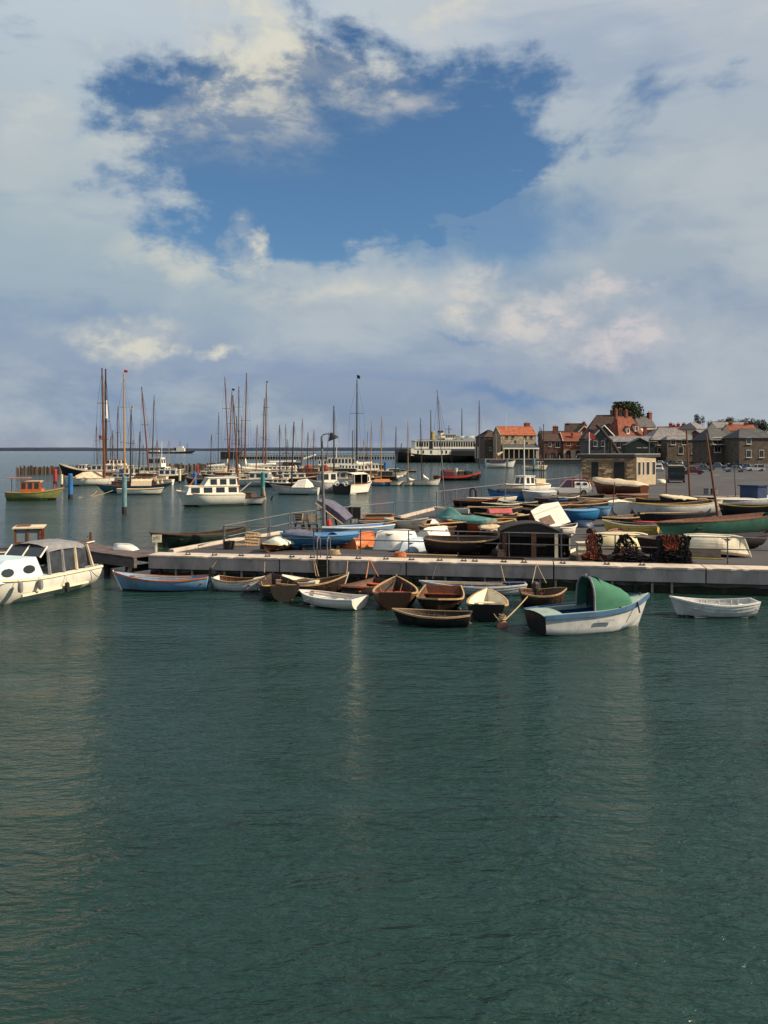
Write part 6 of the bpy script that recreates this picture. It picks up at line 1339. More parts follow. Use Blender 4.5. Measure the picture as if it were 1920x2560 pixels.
house('white-gabled house with black chimney, right behind the hotel', 1600, 345, 24, 8.2, 7.5, Z(1066, 345), Z(1041, 345), render_w, dslate, 'x', chims=((8.0, 3.5, 1.5, Z(1030, 345)),), side=((3.5, Z(1066, 345), .8, 1.6),))
# glass-roofed shelter and kiosk
sh = house('low slate-roofed terrace in front of the hotel', 1531, 300, 0, 15.2, 6, Z(1103, 300), Z(1091, 300), dstone, slate, 'x', over=.5, wins=((2, Z(1118, 300), 1.4, 1.8), (4.6, Z(1118, 300), 1.4, 1.8)))
kk = house('dark green kiosk with pointed roof and a faint sign', 1564, 292, 0, 10.2, 4, Z(1113, 292), Z(1096, 292), mat('kiosk_green', (.008, .02, .016), .6, .3, 1, .1), dslate, 'y', over=.2, name='kiosk', cat='kiosk', group=None)
for k, (x, w) in enumerate([(3.9+i*.34, .22) for i in range(5)]+[(5.9+i*.34, .22) for i in range(5)]): MB().bbox((x, -.06, Z(1120.5, 292)), (x+w, -.02, Z(1117.8, 292)-(.12 if k % 3 else 0))).build('sign_letter', render_w, kk)
# grey house
house('large grey stone house with pale hipped slate roof', 1628, 300, 6, 17.6, 13, Z(1098, 300), Z(1069, 300), dstone, slate, 'x', hip=.9, over=.5, wins=((3.2, Z(1112, 300), 1.3, 2), (8.3, Z(1112, 300), 1.5, 2), (12.3, Z(1112, 300), 1.3, 2), (3.2, Z(1135, 300), 1.4, 2.2), (12.3, Z(1135, 300), 1.4, 2.2), (15.4, Z(1135, 300), 1.4, 2.2)), doors=((8.2, 1.6, 3.0, navy), (5.6, 1.2, 2.6, black)))
house('lower grey wing with bay windows in front of the slate-roofed house', 1668, 294, 6, 11.6, 5, Z(1099, 294), Z(1090, 294), dstone, slate, 'x', hip=.5, wins=((2.2, Z(1111, 294), 1.6, 2), (6.2, Z(1111, 294), 1.6, 2), (9.8, Z(1134, 294), 1.5, 2.4), (5.0, Z(1134, 294), 1.5, 2.4)))
house('row of red-roofed cottages glimpsed above the grey house', 1690, 372, 0, 8.5, 7, Z(1078, 372), Z(1066, 372), brick, rtile, 'x', chims=((2.2, 3.5, 1.1, Z(1059, 372)), (.3, 3.5, 1, Z(1062, 372))))
house('red-roofed cottage with chimney, left of the red-roofed row', 1652, 378, 0, 7.0, 7, Z(1080, 378), Z(1067, 378), brick, rtile, 'x', chims=((5.6, 3.5, 1.2, Z(1058, 378)),))
house('cream house with grey roof and lit right wall, below the twin trees', 1742, 318, 30, 6.2, 8.5, Z(1071, 318), Z(1056, 318), render_c, slate, 'x', hip=.4, wins=((1.6, Z(1082, 318), 1.2, 1.6), (4.4, Z(1082, 318), 1.2, 1.6)), over=.5)
house('tall brown brick house between the grey and white-walled houses', 1750, 284, 4, 4.4, 6, Z(1082, 284), Z(1075, 284), mat('dark_brick2', (.10, .05, .04), .85, .3, 1, .3), slate, 'x', wins=((1.2, Z(1108, 284), .9, 1.6), (3.2, Z(1108, 284), .9, 1.6)))
hb = house('dark slate-roofed house with sunlit white right wall and balcony', 1776, 258, 18, 8.0, 8.0, Z(1097, 258), Z(1070, 258), dstone, dslate, 'x', hip=.6, over=.6, wins=((2.6, Z(1110, 258), 3.2, 1.9), (2.6, Z(1130, 258), 2.2, 1.9)), side=((3, Z(1108, 258), 1.2, 1.6), (5.5, Z(1128, 258), 1.6, 1.8)))
MB().bbox((8.003, .1, .1), (8.01, 7.9, Z(1098, 258))).build('sunlit_white_wall', render_w, hb)  # white panel paints the lit side, dark stone front paints the shaded one
MB().bbox((.6, -1.3, Z(1112, 258)), (5.2, -.12, Z(1111, 258))).build('balcony', render_w, hb)
house('pale grey-roofed houses on the rise at the far right', 1792, 400, 6, 16, 9, Z(1069, 400), Z(1055, 400), render_c, slate, 'x', wins=((3, 9, 1, 1.5), (8, 9, 1, 1.5)))
house('dark hipped house cut by the right edge', 1848, 250, 6, 12, 10, Z(1094, 250), Z(1072, 250), dstone, dslate, 'x', hip=.6, wins=((3, 2, 1.3, 2), (7, 2, 1.3, 2), (3, 6, 1.3, 1.8)))
house('brown gabled cottage squeezed between brick house and hotel', 1440, 402, 8, 8, 8, Z(1086, 402), Z(1066, 402), brick, btile, 'y', trim=render_c, chims=((6.5, 5, 1.2, Z(1060, 402)),))
house('tan gabled house behind the kiosk, right of the hotel', 1622, 322, 10, 7, 8, Z(1092, 322), Z(1074, 322), render_c, rtile, 'y', trim=render_w, wins=((3.4, Z(1088, 322), 1.0, 1.4),), chims=((1, 5, 1.1, Z(1066, 322)),))
house('brown tiled house above the grey house, left of twin trees', 1716, 350, 6, 7, 8, Z(1080, 350), Z(1064, 350), brick, rtile, 'x', chims=((5.8, 4, 1.1, Z(1056, 350)), (.8, 4, 1.1, Z(1058, 350))))
house('narrow red gable between the tall brown house and balcony house', 1768, 300, 6, 5.5, 7, Z(1090, 300), Z(1073, 300), brick, rtile, 'y', trim=render_c, wins=((2.7, Z(1100, 300), .9, 1.4),))
house('cream terrace with red roof beyond the pale grey-roofed houses', 1826, 360, 4, 12, 8, Z(1076, 360), Z(1062, 360), render_c, rtile, 'x', chims=((2, 4, 1.2, Z(1055, 360)), (9, 4, 1.2, Z(1056, 360))), wins=((3, 8, 1, 1.4), (8, 8, 1, 1.4)))
house('low dark boat store at the left end of the far quay', 1196, 405, 6, 8, 8, Z(1116, 405), Z(1106, 405), render_w, btile, 'x', wins=((2, 3, 1, 1.5), (5.5, 3, 1, 1.5)))
# ---- trees
leafm = mat('dark_foliage', (.040, .055, .022), .9, .5, 1.5, .0, dirt=(.06, .075, .025), dirt_amt=.6)
leaf2 = mat('grey_foliage', (.028, .04, .024), .9, .5, 1.5, .0)
def tree(label, px, d, ztop, zbase, w, z0=GZ, seed=0, m=leafm, n=900, lobes=9, name='tree'):
    loc = wpos(px, d, z0); t = thing(name, label, 'tree', loc, (0, 0, 0), 'trees behind the town'); rr = random.Random(seed)
    top, bot = ztop, zbase; H = top-bot
    tr = MB(); tr.tube((0, 0, -.3), (rr.uniform(-.3, .3), 0, bot+H*.35), w*.055, w*.03, 8)
    for k in range(7):
        a = rr.uniform(0, 6.28); tr.tube((0, 0, bot*.6+H*.1*rr.random()), (w*.34*math.cos(a), w*.34*math.sin(a), bot+H*rr.uniform(.3, .75)), w*.026, w*.008, 5)
    tr.build('trunk', tar, t)
    L = []
    for k in range(lobes):
        a = rr.uniform(0, 6.28); r = w*.5*rr.uniform(.1, .68); z = bot+H*rr.uniform(.25, .82); L.append((r*math.cos(a), r*math.sin(a), z, w*rr.uniform(.16, .28)))
    L.append((0, 0, bot+H*.78, w*.26))
    mb = MB(); s = w*.020
    for k in range(n):
        c = L[k % len(L)]; v = Vector((rr.gauss(0, 1), rr.gauss(0, 1), rr.gauss(0, .8))).normalized()*c[3]*(rr.random()**.35)*1.08
        p = Vector(c[:3])+v; p.z = min(p.z, top)
        q = Euler((rr.uniform(0, 6.3), rr.uniform(0, 6.3), rr.uniform(0, 6.3))).to_matrix(); ss = s*rr.uniform(.6, 1.5)
        mb.add([p+q @ Vector((-ss, -ss*.6, 0)), p+q @ Vector((ss, -ss*.6, 0)), p+q @ Vector((ss*.7, ss*.7, 0)), p+q @ Vector((-ss*.5, ss*.8, 0))], [(0, 1, 2, 3)])
    mb.build('crown', m, t)
tree('large round dark tree crowning the hotel roof', 1561, 352, Z(1006, 352), Z(1056, 352), 14.5, seed=4, n=6500, lobes=16)
tree('lower dark tree right of the round one behind the hotel', 1591, 358, Z(1028, 358), Z(1062, 358), 8.5, seed=5, n=3000, lobes=12)
tree('left of two slender trees above the cream house', 1742, 345, Z(1034, 345), Z(1066, 345), 4.0, seed=6, n=2200, lobes=7, m=leaf2)
tree('right of two slender trees above the cream house', 1757, 345, Z(1036, 345), Z(1064, 345), 2.7, seed=7, n=1500, lobes=6, m=leaf2)
for k, (px, top, w) in enumerate(((1775, 1050, 7), (1790, 1053, 7), (1808, 1048, 9), (1826, 1043, 10), (1846, 1048, 9), (1872, 1046, 12), (1900, 1050, 12))):
    tree(('first', 'second', 'third', 'fourth', 'fifth', 'sixth', 'last')[k]+' from left of the dark trees along the skyline at right', px, 470, Z(top, 470), Z(1085, 470), w, seed=20+k, n=1800, m=leaf2)
# ---- stone hut
def hut():
    a = at(1590, 1213, DECK); d = a.y; k = d/F
    W = 134*k; Dp = 7.2; th = R(-3); H = (1213-1143)*k; th2 = R(38)
    t = thing('stone_hut', 'flat-roofed stone hut with white right wall on the quay', 'hut', a, (0, 0, 0))
    ux = Vector((-math.cos(th), -math.sin(th), 0))              # along the front, to the left
    sx = Vector((math.sin(R(52)), math.cos(R(52)), 0)); Ls = 4.9
    A = Vector((0, 0, 0)); Bp = ux*W; C = sx*Ls; Dq = Bp+sx*Ls
    hs = mat('hut_stone', (.44, .285, .155), .85, .3, 1.0, .4, dirt=(.13, .1, .07)); hs2 = mat('hut_stone_dark', (.27, .17, .095), .85, .3, 1.0, .4); hs3 = mat('hut_stone_pale', (.54, .38, .21), .85, .3, 1.0, .4)
    MB().prism([(p.x, p.y) for p in (A, C, Dq, Bp)], 0, H).build('wall', mat('hut_mortar', (.27, .19, .12), .9, .2, 2, .3), t)
    # individually laid stones on the front
    rr = random.Random(11); ch = .26; n = int(H/ch); ln = [0.55, .8, 1.05]; mes = []
    for L in ln:
        for m in (hs, hs2, hs3): me = MB().box((0, 0, 0), (L-.03, .08, ch-.03)).mesh('stone'); me.materials.append(m); mes.append((L, me))
    ang = math.atan2(ux.y, ux.x); nrm = Vector((ux.y, -ux.x, 0)); nrm = nrm if nrm.y < 0 else -nrm
    op = [((1481-1456.6)*k, (1497-1456.6)*k, (1213-1192)*k, (1213-1155)*k), ((1536-1456.6)*k, (1562-1456.6)*k, 0, (1213-1155)*k)]
    for r in range(n):
        s = -rr.uniform(0, .4)
        while s < W:
            L, me = mes[rr.randrange(9)]
            if s+L > W: break
            z = (r+.5)*ch; left = W-(s+L); right = W-s
            s0 = s; s += L
            if s0 < 0: continue
            if any(not (right < o[0] or left > o[1]) and not (z+ch/2 < o[2] or z-ch/2 > o[3]) for o in op): continue
            p = ux*(s0+L/2)+nrm*(.018+rr.uniform(-.012, .015)); inst('stone', me, t, (p.x, p.y, z), (0, 0, ang))
    for (l, r_, z0, z1), nm in zip(op, ('window', 'door')):
        c = ux*(W-(l+r_)/2)+nrm*.03; f = MB().box((c.x, c.y, (z0+z1)/2), (r_-l, .06, z1-z0), ang).build(nm, mat('hut_dark', (.012, .012, .014), .4, .3, 1, .0), t)
    # white boarded right wall
    n2 = Vector((sx.y, -sx.x, 0)); an2 = math.atan2(sx.y, sx.x)
    c = sx*Ls/2+n2*.03; MB().box((c.x, c.y, H/2), (Ls-.1, .06, H), an2).build('white_panel', mat('hut_cream', (.44, .35, .24), .85, .12, 1, .2, dirt=(.3, .24, .16)), t)
    kk = Ls/47.0
    for x0, x1 in ((1593, 1600), (1604, 1609), (1613, 1621), (1627, 1635)):
        c = sx*((x0+x1)/2-1590)*kk+n2*.07; f = MB().box((c.x, c.y, 2.45), ((x1-x0)*kk, .05, 2.0), an2).build('window', white, t); c2 = c+n2*.035; MB().box((c2.x, c2.y, 2.45), ((x1-x0)*kk-.14, .03, 1.86), an2).build('pane', glass, f)
    o = .45; cs = [A-ux*o*.2-sx*o, C+sx*o-ux*o, Dq+sx*o+ux*o, Bp+ux*o-sx*o]
    MB().prism([(p.x, p.y) for p in cs], H+.003, H+.42).build('roof_slab', mat('hut_fascia', (.025, .028, .04), .7, .3, 1, .1), t)
    cs2 = [p*1.0 for p in cs]; MB().prism([(p.x, p.y) for p in cs2], H+.424, H+.5).build('roof_felt', mat('pale_felt', (.48, .45, .38), .85, .15, 1, .2), t)
    # dark curved jib standing on the roof
    j = thing('davit', 'dark curved jib standing up behind the roof of the stone hut', 'davit', a+ux*W*.38+Vector((0, 5, 0)))
    pts = [atd(x, y, d+4.5) for x, y in ((1491, 1062), (1500, 1070), (1510, 1083), (1519, 1095), (1527, 1101), (1534, 1112), (1541, 1124), (1548, 1136), (1552, 1150))]
    MB().path(pts, .26, 7).build('jib', tar, j, world=True); MB().tube(atd(1527, 1100, d+4.5), atd(1527, 1210, d+4.5), .25, .25, 8).build('post', tar, j, world=True)
    for px, y0, y1, m, lb, dd in ((1473, 1080, 1212, whm, 'white flagpole with small flag at the left corner of the stone hut', d+6), (1511, 1097, 1200, galv, 'grey lamp column behind the stone hut, left', d+30), (1623, 1097, 1200, galv, 'grey lamp column behind the stone hut, right', d+30)):
        p = atd(px, y1, dd); q = atd(px, y0, dd); p.z = DECK
        o_ = thing('flagpole' if m is whm else 'lamp_column', lb, 'flagpole' if m is whm else 'lamp column', p); MB().tube(p, q, .12, .07, 6).build('pole', m, o_, world=True)
        if m is whm: MB().add([q, q+Vector((.9, 0, -.5)), q+Vector((.9, 0, -1.2)), q+Vector((0, 0, -1.0))], [(0, 1, 2, 3)]).build('flag', redp, o_, world=True)
        else: MB().box(q+Vector((.4, 0, 0)), (.9, .25, .15)).build('lamp_head', galv, o_, world=True)
hut()
# ---- cars
def car(label, px, py, hd, m, kind='saloon', L=4.1, W=1.6, H=1.5, m2=None, group='cars parked behind the boatyard', roofm=None, d=None):
    p = at(px, py, DECK); t = thing('parked_car' if kind != 'van' else 'parked_van', label, 'car' if kind != 'van' else 'van', p, (0, 0, R(hd)), group)
    l = L/2
    if kind == 'van': body = [(-l, .35), (l, .35), (l, .95), (l*.8, 1.05), (l*.62, H), (-l*.94, H), (-l, H*.9)]; belt = .95; gx = (-l*.9, l*.6)
    elif kind == 'beetle': body = [(-l, .35), (l, .35), (l*1.0, .7), (l*.75, .95), (l*.45, .98), (-l*.5, 1.0), (-l*.9, .8), (-l, .5)]; belt = .97
    else: body = [(-l, .33), (l, .33), (l, .72), (l*.96, .82), (l*.4, .9), (-l*.55, .9), (-l*.96, .84), (-l, .72)]; belt = .88
    ss = [[(x, y, z if not tz else z) for x, z in body] for y, tz in ((-W/2, 0), (W/2, 0))]
    inner = [[(x*.97, y, .33+(z-.33)*1.0) for x, z in body] for y in (-W/2*1.0, W/2*1.0)]
    mid = [(x*1.0, z) for x, z in body]
    MB().loft([[(x*.985, -W/2, .33+(z-.33)*.97) for x, z in body], [(x, -W/2+.12, z) for x, z in body], [(x, W/2-.12, z) for x, z in body], [(x*.985, W/2, .33+(z-.33)*.97) for x, z in body]], True, True, True).build('body', m, t)
    if kind != 'van':
        if kind == 'estate': top = [(-l*.93, belt), (-l*.86, H*.93), (-l*.7, H), (l*.12, H), (l*.42, belt)]
        elif kind == 'beetle': top = [(-l*.62, belt), (-l*.4, H*.93), (-l*.12, H), (l*.14, H*.97), (l*.36, belt)]
        else: top = [(-l*.62, belt), (-l*.42, H*.96), (-l*.3, H), (l*.10, H), (l*.36, belt)]
        wb, wt = W/2-.06, W/2-.2
        def ring(y, s): return [(x, y, z) for x, z in top]
        cab = MB(); n = len(top)
        lo = []
        for sg in (-1, 1): lo.append([(x, sg*(wb if z <= belt+.01 else wt), z) for x, z in top])
        cab.loft(lo, False); g = cab.add(lo[0], [tuple(range(n))]).add(lo[1], [tuple(range(n))[::-1]]).build('glasshouse', glass, t)
        rt = [q for q in top if q[1] > H*.9]
        MB().loft([[(x, -wt-.015, z+.012) for x, z in rt], [(x, -wt*.6, z+.035) for x, z in rt], [(x, wt*.6, z+.035) for x, z in rt], [(x, wt+.015, z+.012) for x, z in rt]]).build('roof', roofm or m, t)
        pil = MB()
        for sg in (-1, 1):
            for (x0, z0), (x1, z1) in ((top[0], top[1]), (top[-1], top[-2]), ((-.1*l, belt), (-.1*l, H))): pil.tube((x0, sg*(wb+.005), z0), (x1, sg*(wt+.01), z1), .045, .04, 4)
        pil.build('pillars', roofm or m, t)
    else:
        for sg in (-1, 1):
            for x0, x1 in ((l*.3, l*.62), (-l*.25, l*.2), (-l*.8, -l*.35)): MB().add([(x0, sg*(W/2+.01), 1.15), (x1+.05, sg*(W/2+.01), 1.15), (x1-.06, sg*(W/2-.03), H-.2), (x0, sg*(W/2-.03), H-.2)], [(0, 1, 2, 3)]).build('side_window', glass, t)
        for sg in (-1, 1): MB().add([(-l-.012, sg*.08, 1.25), (-l-.012, sg*(W/2-.2), 1.25), (-l*.985-.012, sg*(W/2-.25), H-.25), (-l*.985-.012, sg*.08, H-.25)], [(0, 1, 2, 3)]).build('rear_window', glass, t)
        MB().add([(l*.79, -W/2+.15, 1.1), (l*.79, W/2-.15, 1.1), (l*.645, W/2-.2, H-.15), (l*.645, -W/2+.2, H-.15)], [(0, 1, 2, 3)]).build('windscreen', glass, t)
        MB().box((0, 0, H+.02), (L*.72, W-.25, .04)).build('roof', roofm or cream, t)
    for x in (-l*.62, l*.62):
        for sg in (-1, 1):
            w = MB(); n = 14; r = .33
            w.loft([[(x+r*math.cos(2*math.pi*i/n), sg*(W/2-.16), .33+r*math.sin(2*math.pi*i/n)) for i in range(n)], [(x+r*math.cos(2*math.pi*i/n), sg*(W/2+.012), .33+r*math.sin(2*math.pi*i/n)) for i in range(n)]], True, True, True); wo = w.build('wheel', rubber, t)
            MB().add([(x+.17*math.cos(2*math.pi*i/n), sg*(W/2+.02), .33+.17*math.sin(2*math.pi*i/n)) for i in range(n)], [tuple(range(n))]).build('hub_cap', galv, wo)
    for x in (l+.03, -l-.03): MB().box((x, 0, .45), (.08, W*.98, .1)).build('bumper', galv, t)
    for sg in (-1, 1):
        MB().box((l-.005, sg*W*.36, .68), (.06, .18, .18)).build('headlight', paleg, t); MB().box((-l+.0, sg*W*.42, .66), (.05, .1, .2)).build('tail_light', redp, t)
    return t
cb = mat('car_blue_grey', (.10, .16, .22), .3, .1, 1, 0, spec=.6); cr = mat('car_red', (.20, .02, .022), .3, .1, 1, 0, spec=.6); cg = mat('car_grey', (.20, .22, .24), .3, .1, 1, 0, spec=.6); cw = mat('car_white', (.72, .69, .62), .35, .05, 1, 0, spec=.6); ck = mat('car_dark', (.010, .015, .015), .5, .2, 1, 0, spec=.6); clb = mat('car_pale_blue', (.22, .38, .44), .35, .1, 1, 0, spec=.6)
car('black van with small rear windows, back to the viewer, right of the hut', 1690, 1206, 73, ck, 'van', 4.4, 2.5, 2.7)
car('dark red round-backed car beside the black van', 1733, 1186, -14, cr, 'beetle', 4.1, 1.65, 1.75)
car('blue-grey saloon just behind the red car', 1760, 1178, -12, cb, 'saloon', 4.8, 1.75, 1.7)
car('grey-blue saloon with pale roof, third from the black van', 1796, 1172, -10, cb, 'saloon', 4.4, 1.7, 1.65, roofm=cg)
car('low grey saloon nearest the right edge', 1836, 1180, 176, cg, 'saloon', 4.6, 1.7, 1.55)
car('pale blue van parked before the white-walled house', 1815, 1152, 2, clb, 'van', 7.0, 2.3, 2.7)
for k, (px, py, m, kd) in enumerate(((1652, 1164, cw, 'saloon'), (1668, 1162, clb, 'saloon'), (1684, 1163, ck, 'saloon'), (1700, 1162, cw, 'estate'), (1722, 1160, cg, 'saloon'), (1745, 1161, cw, 'saloon'), (1768, 1160, ck, 'saloon'), (1846, 1163, cg, 'saloon'), (1870, 1160, cr, 'saloon'), (1895, 1162, cw, 'saloon'))):
    car(('first white', 'pale blue', 'first black', 'white estate', 'grey', 'second white', 'second black', 'grey right-hand', 'red right-hand', 'last white')[k]+' car counted from the hut along the far parked row', px, py, random.uniform(60, 110) if k % 2 else random.uniform(-10, 20), m, kd, 4.2, 1.65, 1.6)
for k, (px, py, m, kd, h) in enumerate(((1778, 1166, cr, 'saloon', -12), (1812, 1166, cw, 'saloon', -8), (1838, 1168, ck, 'saloon', -10), (1862, 1175, cb, 'saloon', 172), (1888, 1178, cw, 'estate', 175), (1664, 1172, cg, 'saloon', -20), (1648, 1178, cw, 'saloon', 68), (1716, 1170, ck, 'saloon', 64))):
    car(('maroon saloon left of the pale blue van', 'white saloon in front of the pale blue van', 'black saloon right of the white saloon', 'blue saloon at the right edge of the car park', 'white estate at the far right of the car park', 'grey saloon just right of the hut', 'white saloon half hidden by the hut wall', 'black saloon behind the dark red car')[k], px, py, h, m, kd, 4.3, 1.7, 1.65)
wc = car('white and red estate car with rounded back, left of the stone hut', 1421, 1238, 178, cw, 'estate', 5.0, 1.8, 1.75, roofm=redp)
MB().loft([[(x, y, z) for y, z in ((-.87, .86), (-.8, 1.4*k), (-.66, 1.74*k), (0, 1.8*k), (.66, 1.74*k), (.8, 1.4*k), (.87, .86))] for x, k in ((-2.42, .62), (-2.25, .88), (-1.9, .99), (-1.0, 1.0), (-.55, 1.0))], False).build('rear_canopy', cw, wc)
for sg in (-1, 1):
    for x in (-.95, -1.7): MB().loft([[(x+.3*math.cos(2*math.pi*i/10), sg*.84, 1.32+.17*math.sin(2*math.pi*i/10)) for i in range(10)], [(x, sg*.86, 1.32)]*10]).build('side_window', glass, wc)
t, L = D('white launch with glass windscreen parked left of the estate car', (1262, 1216), (1366, 1214), white, None, black, None, B=2.2, F0=1.05, Fb=1.2, Fs=1.1, nth=0, deck=cream, dr=.3, name='motor_launch', cat='motor boat')
cabin(t, -.6, .9, 1.6, 1.0, 1.9, white, 2, white, wf=.8); MB().box((-1.6, 0, 1.35), (1.6, 1.6, .5)).build('engine_box', ctan, t)
# ---- people
def body_mesh(name, seat=False):
    me = bpy.data.meshes.new(name)
    if seat: J = [(0, 0, .45), (0, 0, .72), (0, .03, 1.0), (0, .05, 1.12), (0, .06, 1.28), (.1, 0, .42), (.13, .42, .46), (.13, .45, .05), (-.1, 0, .42), (-.13, .42, .46), (-.13, .45, .05), (.2, .03, .98), (.27, .15, .72), (.2, .4, .62), (-.2, .03, .98), (-.27, .15, .72), (-.2, .4, .62)]
    else: J = [(0, 0, .92), (0, 0, 1.2), (0, .01, 1.42), (0, .02, 1.52), (0, .03, 1.68), (.1, 0, .88), (.11, .03, .48), (.11, 0, .05), (-.1, 0, .88), (-.12, -.03, .48), (-.13, -.1, .05), (.2, 0, 1.4), (.26, .02, 1.12), (.24, .12, .88), (-.2, 0, 1.4), (-.27, .0, 1.12), (-.25, .08, .88)]
    E = [(0, 1), (1, 2), (2, 3), (3, 4), (0, 5), (5, 6), (6, 7), (0, 8), (8, 9), (9, 10), (2, 11), (11, 12), (12, 13), (2, 14), (14, 15), (15, 16)]
    rad = [.15, .14, .13, .055, .105, .1, .065, .05, .1, .065, .05, .07, .05, .035, .07, .05, .035]
    me.from_pydata(J, E, []); o = bpy.data.objects.new(name, me); col.objects.link(o)
    mod = o.modifiers.new('skin', 'SKIN'); o.modifiers.new('sub', 'SUBSURF').levels = 1
    for i, v in enumerate(me.skin_vertices[0].data): v.radius = (rad[i], rad[i]*.85); v.use_root = (i == 0)
    dg = bpy.context.evaluated_depsgraph_get(); m2 = bpy.data.meshes.new_from_object(o.evaluated_get(dg)); bpy.data.objects.remove(o)
    m2.name = name; return m2
sk = mat('skin', (.42, .24, .16), .6, .1, 5, 0); hairm = mat('dark_hair', (.03, .02, .015), .8)
pm = body_mesh('body'); ps = body_mesh('body_seated', True)
cols = [mat('clothes_'+n, c, .9, .2, 4, .1) for n, c in (('navy', (.03, .04, .09)), ('white', (.6, .57, .5)), ('red', (.33, .05, .04)), ('grey', (.15, .15, .16)), ('tan', (.3, .22, .13)), ('blue', (.1, .2, .35)))]
def person(label, loc, hd, me, c, seat=False):
    t = thing('person', label, 'person', loc, (0, 0, R(hd)), 'people on the far quay' if not seat else None)
    m2 = me.copy(); m2.materials.clear(); m2.materials.append(cols[c]); inst('body', m2, t)
    z = 1.28 if seat else 1.68; y = .06 if seat else .03
    MB().lathe([(0, -.14), (.07, -.12), (.095, 0), (.08, .09), (0, .12)], (0, y+.01, z), 8).build('face', sk, t, smooth=True)
    MB().lathe([(.1, 0), (.1, .05), (.07, .12), (0, .145)], (0, y-.005, z+.01), 8).build('hair', hairm, t, smooth=True)
for k, px in enumerate((1338, 1345, 1352, 1368, 1376, 1381, 1392, 1399, 1420, 1428, 1441, 1449)):
    cl = k % 6; nm = ('navy', 'white', 'red', 'grey', 'tan', 'blue')[cl]
    person('person in %s standing on the far quay, %s from the left' % (nm, ('first', 'second', 'third', 'fourth', 'fifth', 'sixth', 'seventh', 'eighth', 'ninth', 'tenth', 'eleventh', 'twelfth')[k]), wpos(px, 385.3+(k % 3)*.4, GZ+(.08 if k % 3 == 0 else 0)), (180, 150, 210, 90)[k % 4], pm, cl)
person('rower in dark clothes seated in the tiny boat before the ferry', at(1022, 1180, 0)+Vector((0, 0, .12)), 90, ps, 0, True)
# ------------------------------------------------------------------ quay furniture, ropes, nets
def lamp_post():
    a = at(811, 1333, DECK); d = a.y; top = atd(804, 1091, d)
    t = thing('lamp_post', 'tall grey lamp post with conical shade at the quay ladder', 'lamp post', a)
    MB().tube(a, a.lerp(top, .35), .13, .10, 10).build('lower_pole', galv, t, world=True); MB().tube(a.lerp(top, .35), top, .085, .07, 10).build('pole', galv, t, world=True)
    MB().tube(a, a+Vector((0, 0, .25)), .2, .17, 10).build('base', galv, t, world=True)
    e = top+Vector((.62, 0, .12)); pts = [top, top+Vector((.12, 0, .12)), top+Vector((.35, 0, .16)), e]
    MB().path(pts, .035, 6).build('bracket', steel, t, world=True)
    MB().lathe([(.05, .12), (.1, .06), (.34, -.30), (.36, -.32), (.33, -.31), (.09, .02), (0, .02)], (0, 0, 0), 14).build('shade', mat('shade_black', (.012, .016, .014), .5), t)
    s = [o for o in t.children if o.name.startswith('shade')][0]; q = RM[t.name].inverted() @ e; s.location = q; s.rotation_euler = (0, R(-22), 0)
    MB().lathe([(0, -.3), (.08, -.26), (.09, -.12), (.04, -.02), (0, 0)], tuple(q), 8).build('bulb', mat('lamp_glass', (.5, .5, .45), .2), t)
lamp_post()
def ladder():
    p = QA+qdir*((at(812, 1400, DECK)-QA).dot(qdir)); p.z = 0; n = qn; t = thing('quay_ladder', 'steel ladder with hooped handrails fixed to the quay below the lamp post', 'ladder', p)
    for s in (-.24, .24):
        b = p+qdir*s+n*.6
        pts = [b+Vector((0, 0, -.6)), b+Vector((0, 0, DECK+.9)), b+Vector((0, 0, DECK+1.05))-n*.1, b+Vector((0, 0, DECK+1.1))-n*.3, b+Vector((0, 0, DECK+1.02))-n*.55, b+Vector((0, 0, DECK+.1))-n*.62]
        MB().path(pts, .028, 6).build('handrail', galv, t, world=True)
    for k in range(8):
        z = -.5+k*.27; b = p+n*.6+Vector((0, 0, z)); MB().tube(b-qdir*.24, b+qdir*.24, .018, .018, 5).build('rung', steel, t, world=True)
    b = p+n*.485; MB().box((b.x, b.y, DECK-.55), (.62, .05, 1.25), math.atan2(qdir.y, qdir.x)).build('fender_board', tar, t, world=True)
ladder()
def notice():
    a = at(390, 1386, DECK); k = a.y/F; t = thing('notice_sign', 'small cream notice board on a post at the quay corner', 'sign', a)
    MB().box((0, 0, .45), (.09, .07, .9)).build('post', cream, t); H = 19*k; W = 23*k
    MB().box((.06, -.06, .6+H/2), (W, .03, H)).build('board', cream, t)
    rr = random.Random(3)
    for r, z in enumerate((.82, .64, .46, .28)):
        x = -W/2+.05
        while x < W/2-.1:
            w = rr.uniform(.03, .08)
            if rr.random() < (.35 if r == 0 else .8): MB().box((.06+x+w/2, -.078, .6+H*z), (w, .006, H*.07)).build('lettering', black, t)
            x += w+.03
notice()
def black_board():
    a = at(886, 1309, DECK); k = a.y/F; t = thing('notice_board', 'black square board fixed to the railing, seen from behind', 'sign', a)
    w, h = 31*k, 29*k; MB().box((0, 0, .34+h/2), (w, .05, h)).build('board', blackc, t); MB().box((-w*.3, .05, .5), (.07, .07, 1.0)).build('post', tar, t); MB().box((w*.3, .05, .5), (.07, .07, 1.0)).build('post', tar, t); MB().box((0, .04, .34+h*.5), (w*1.02, .04, .06)).build('batten', tar, t)
black_board()
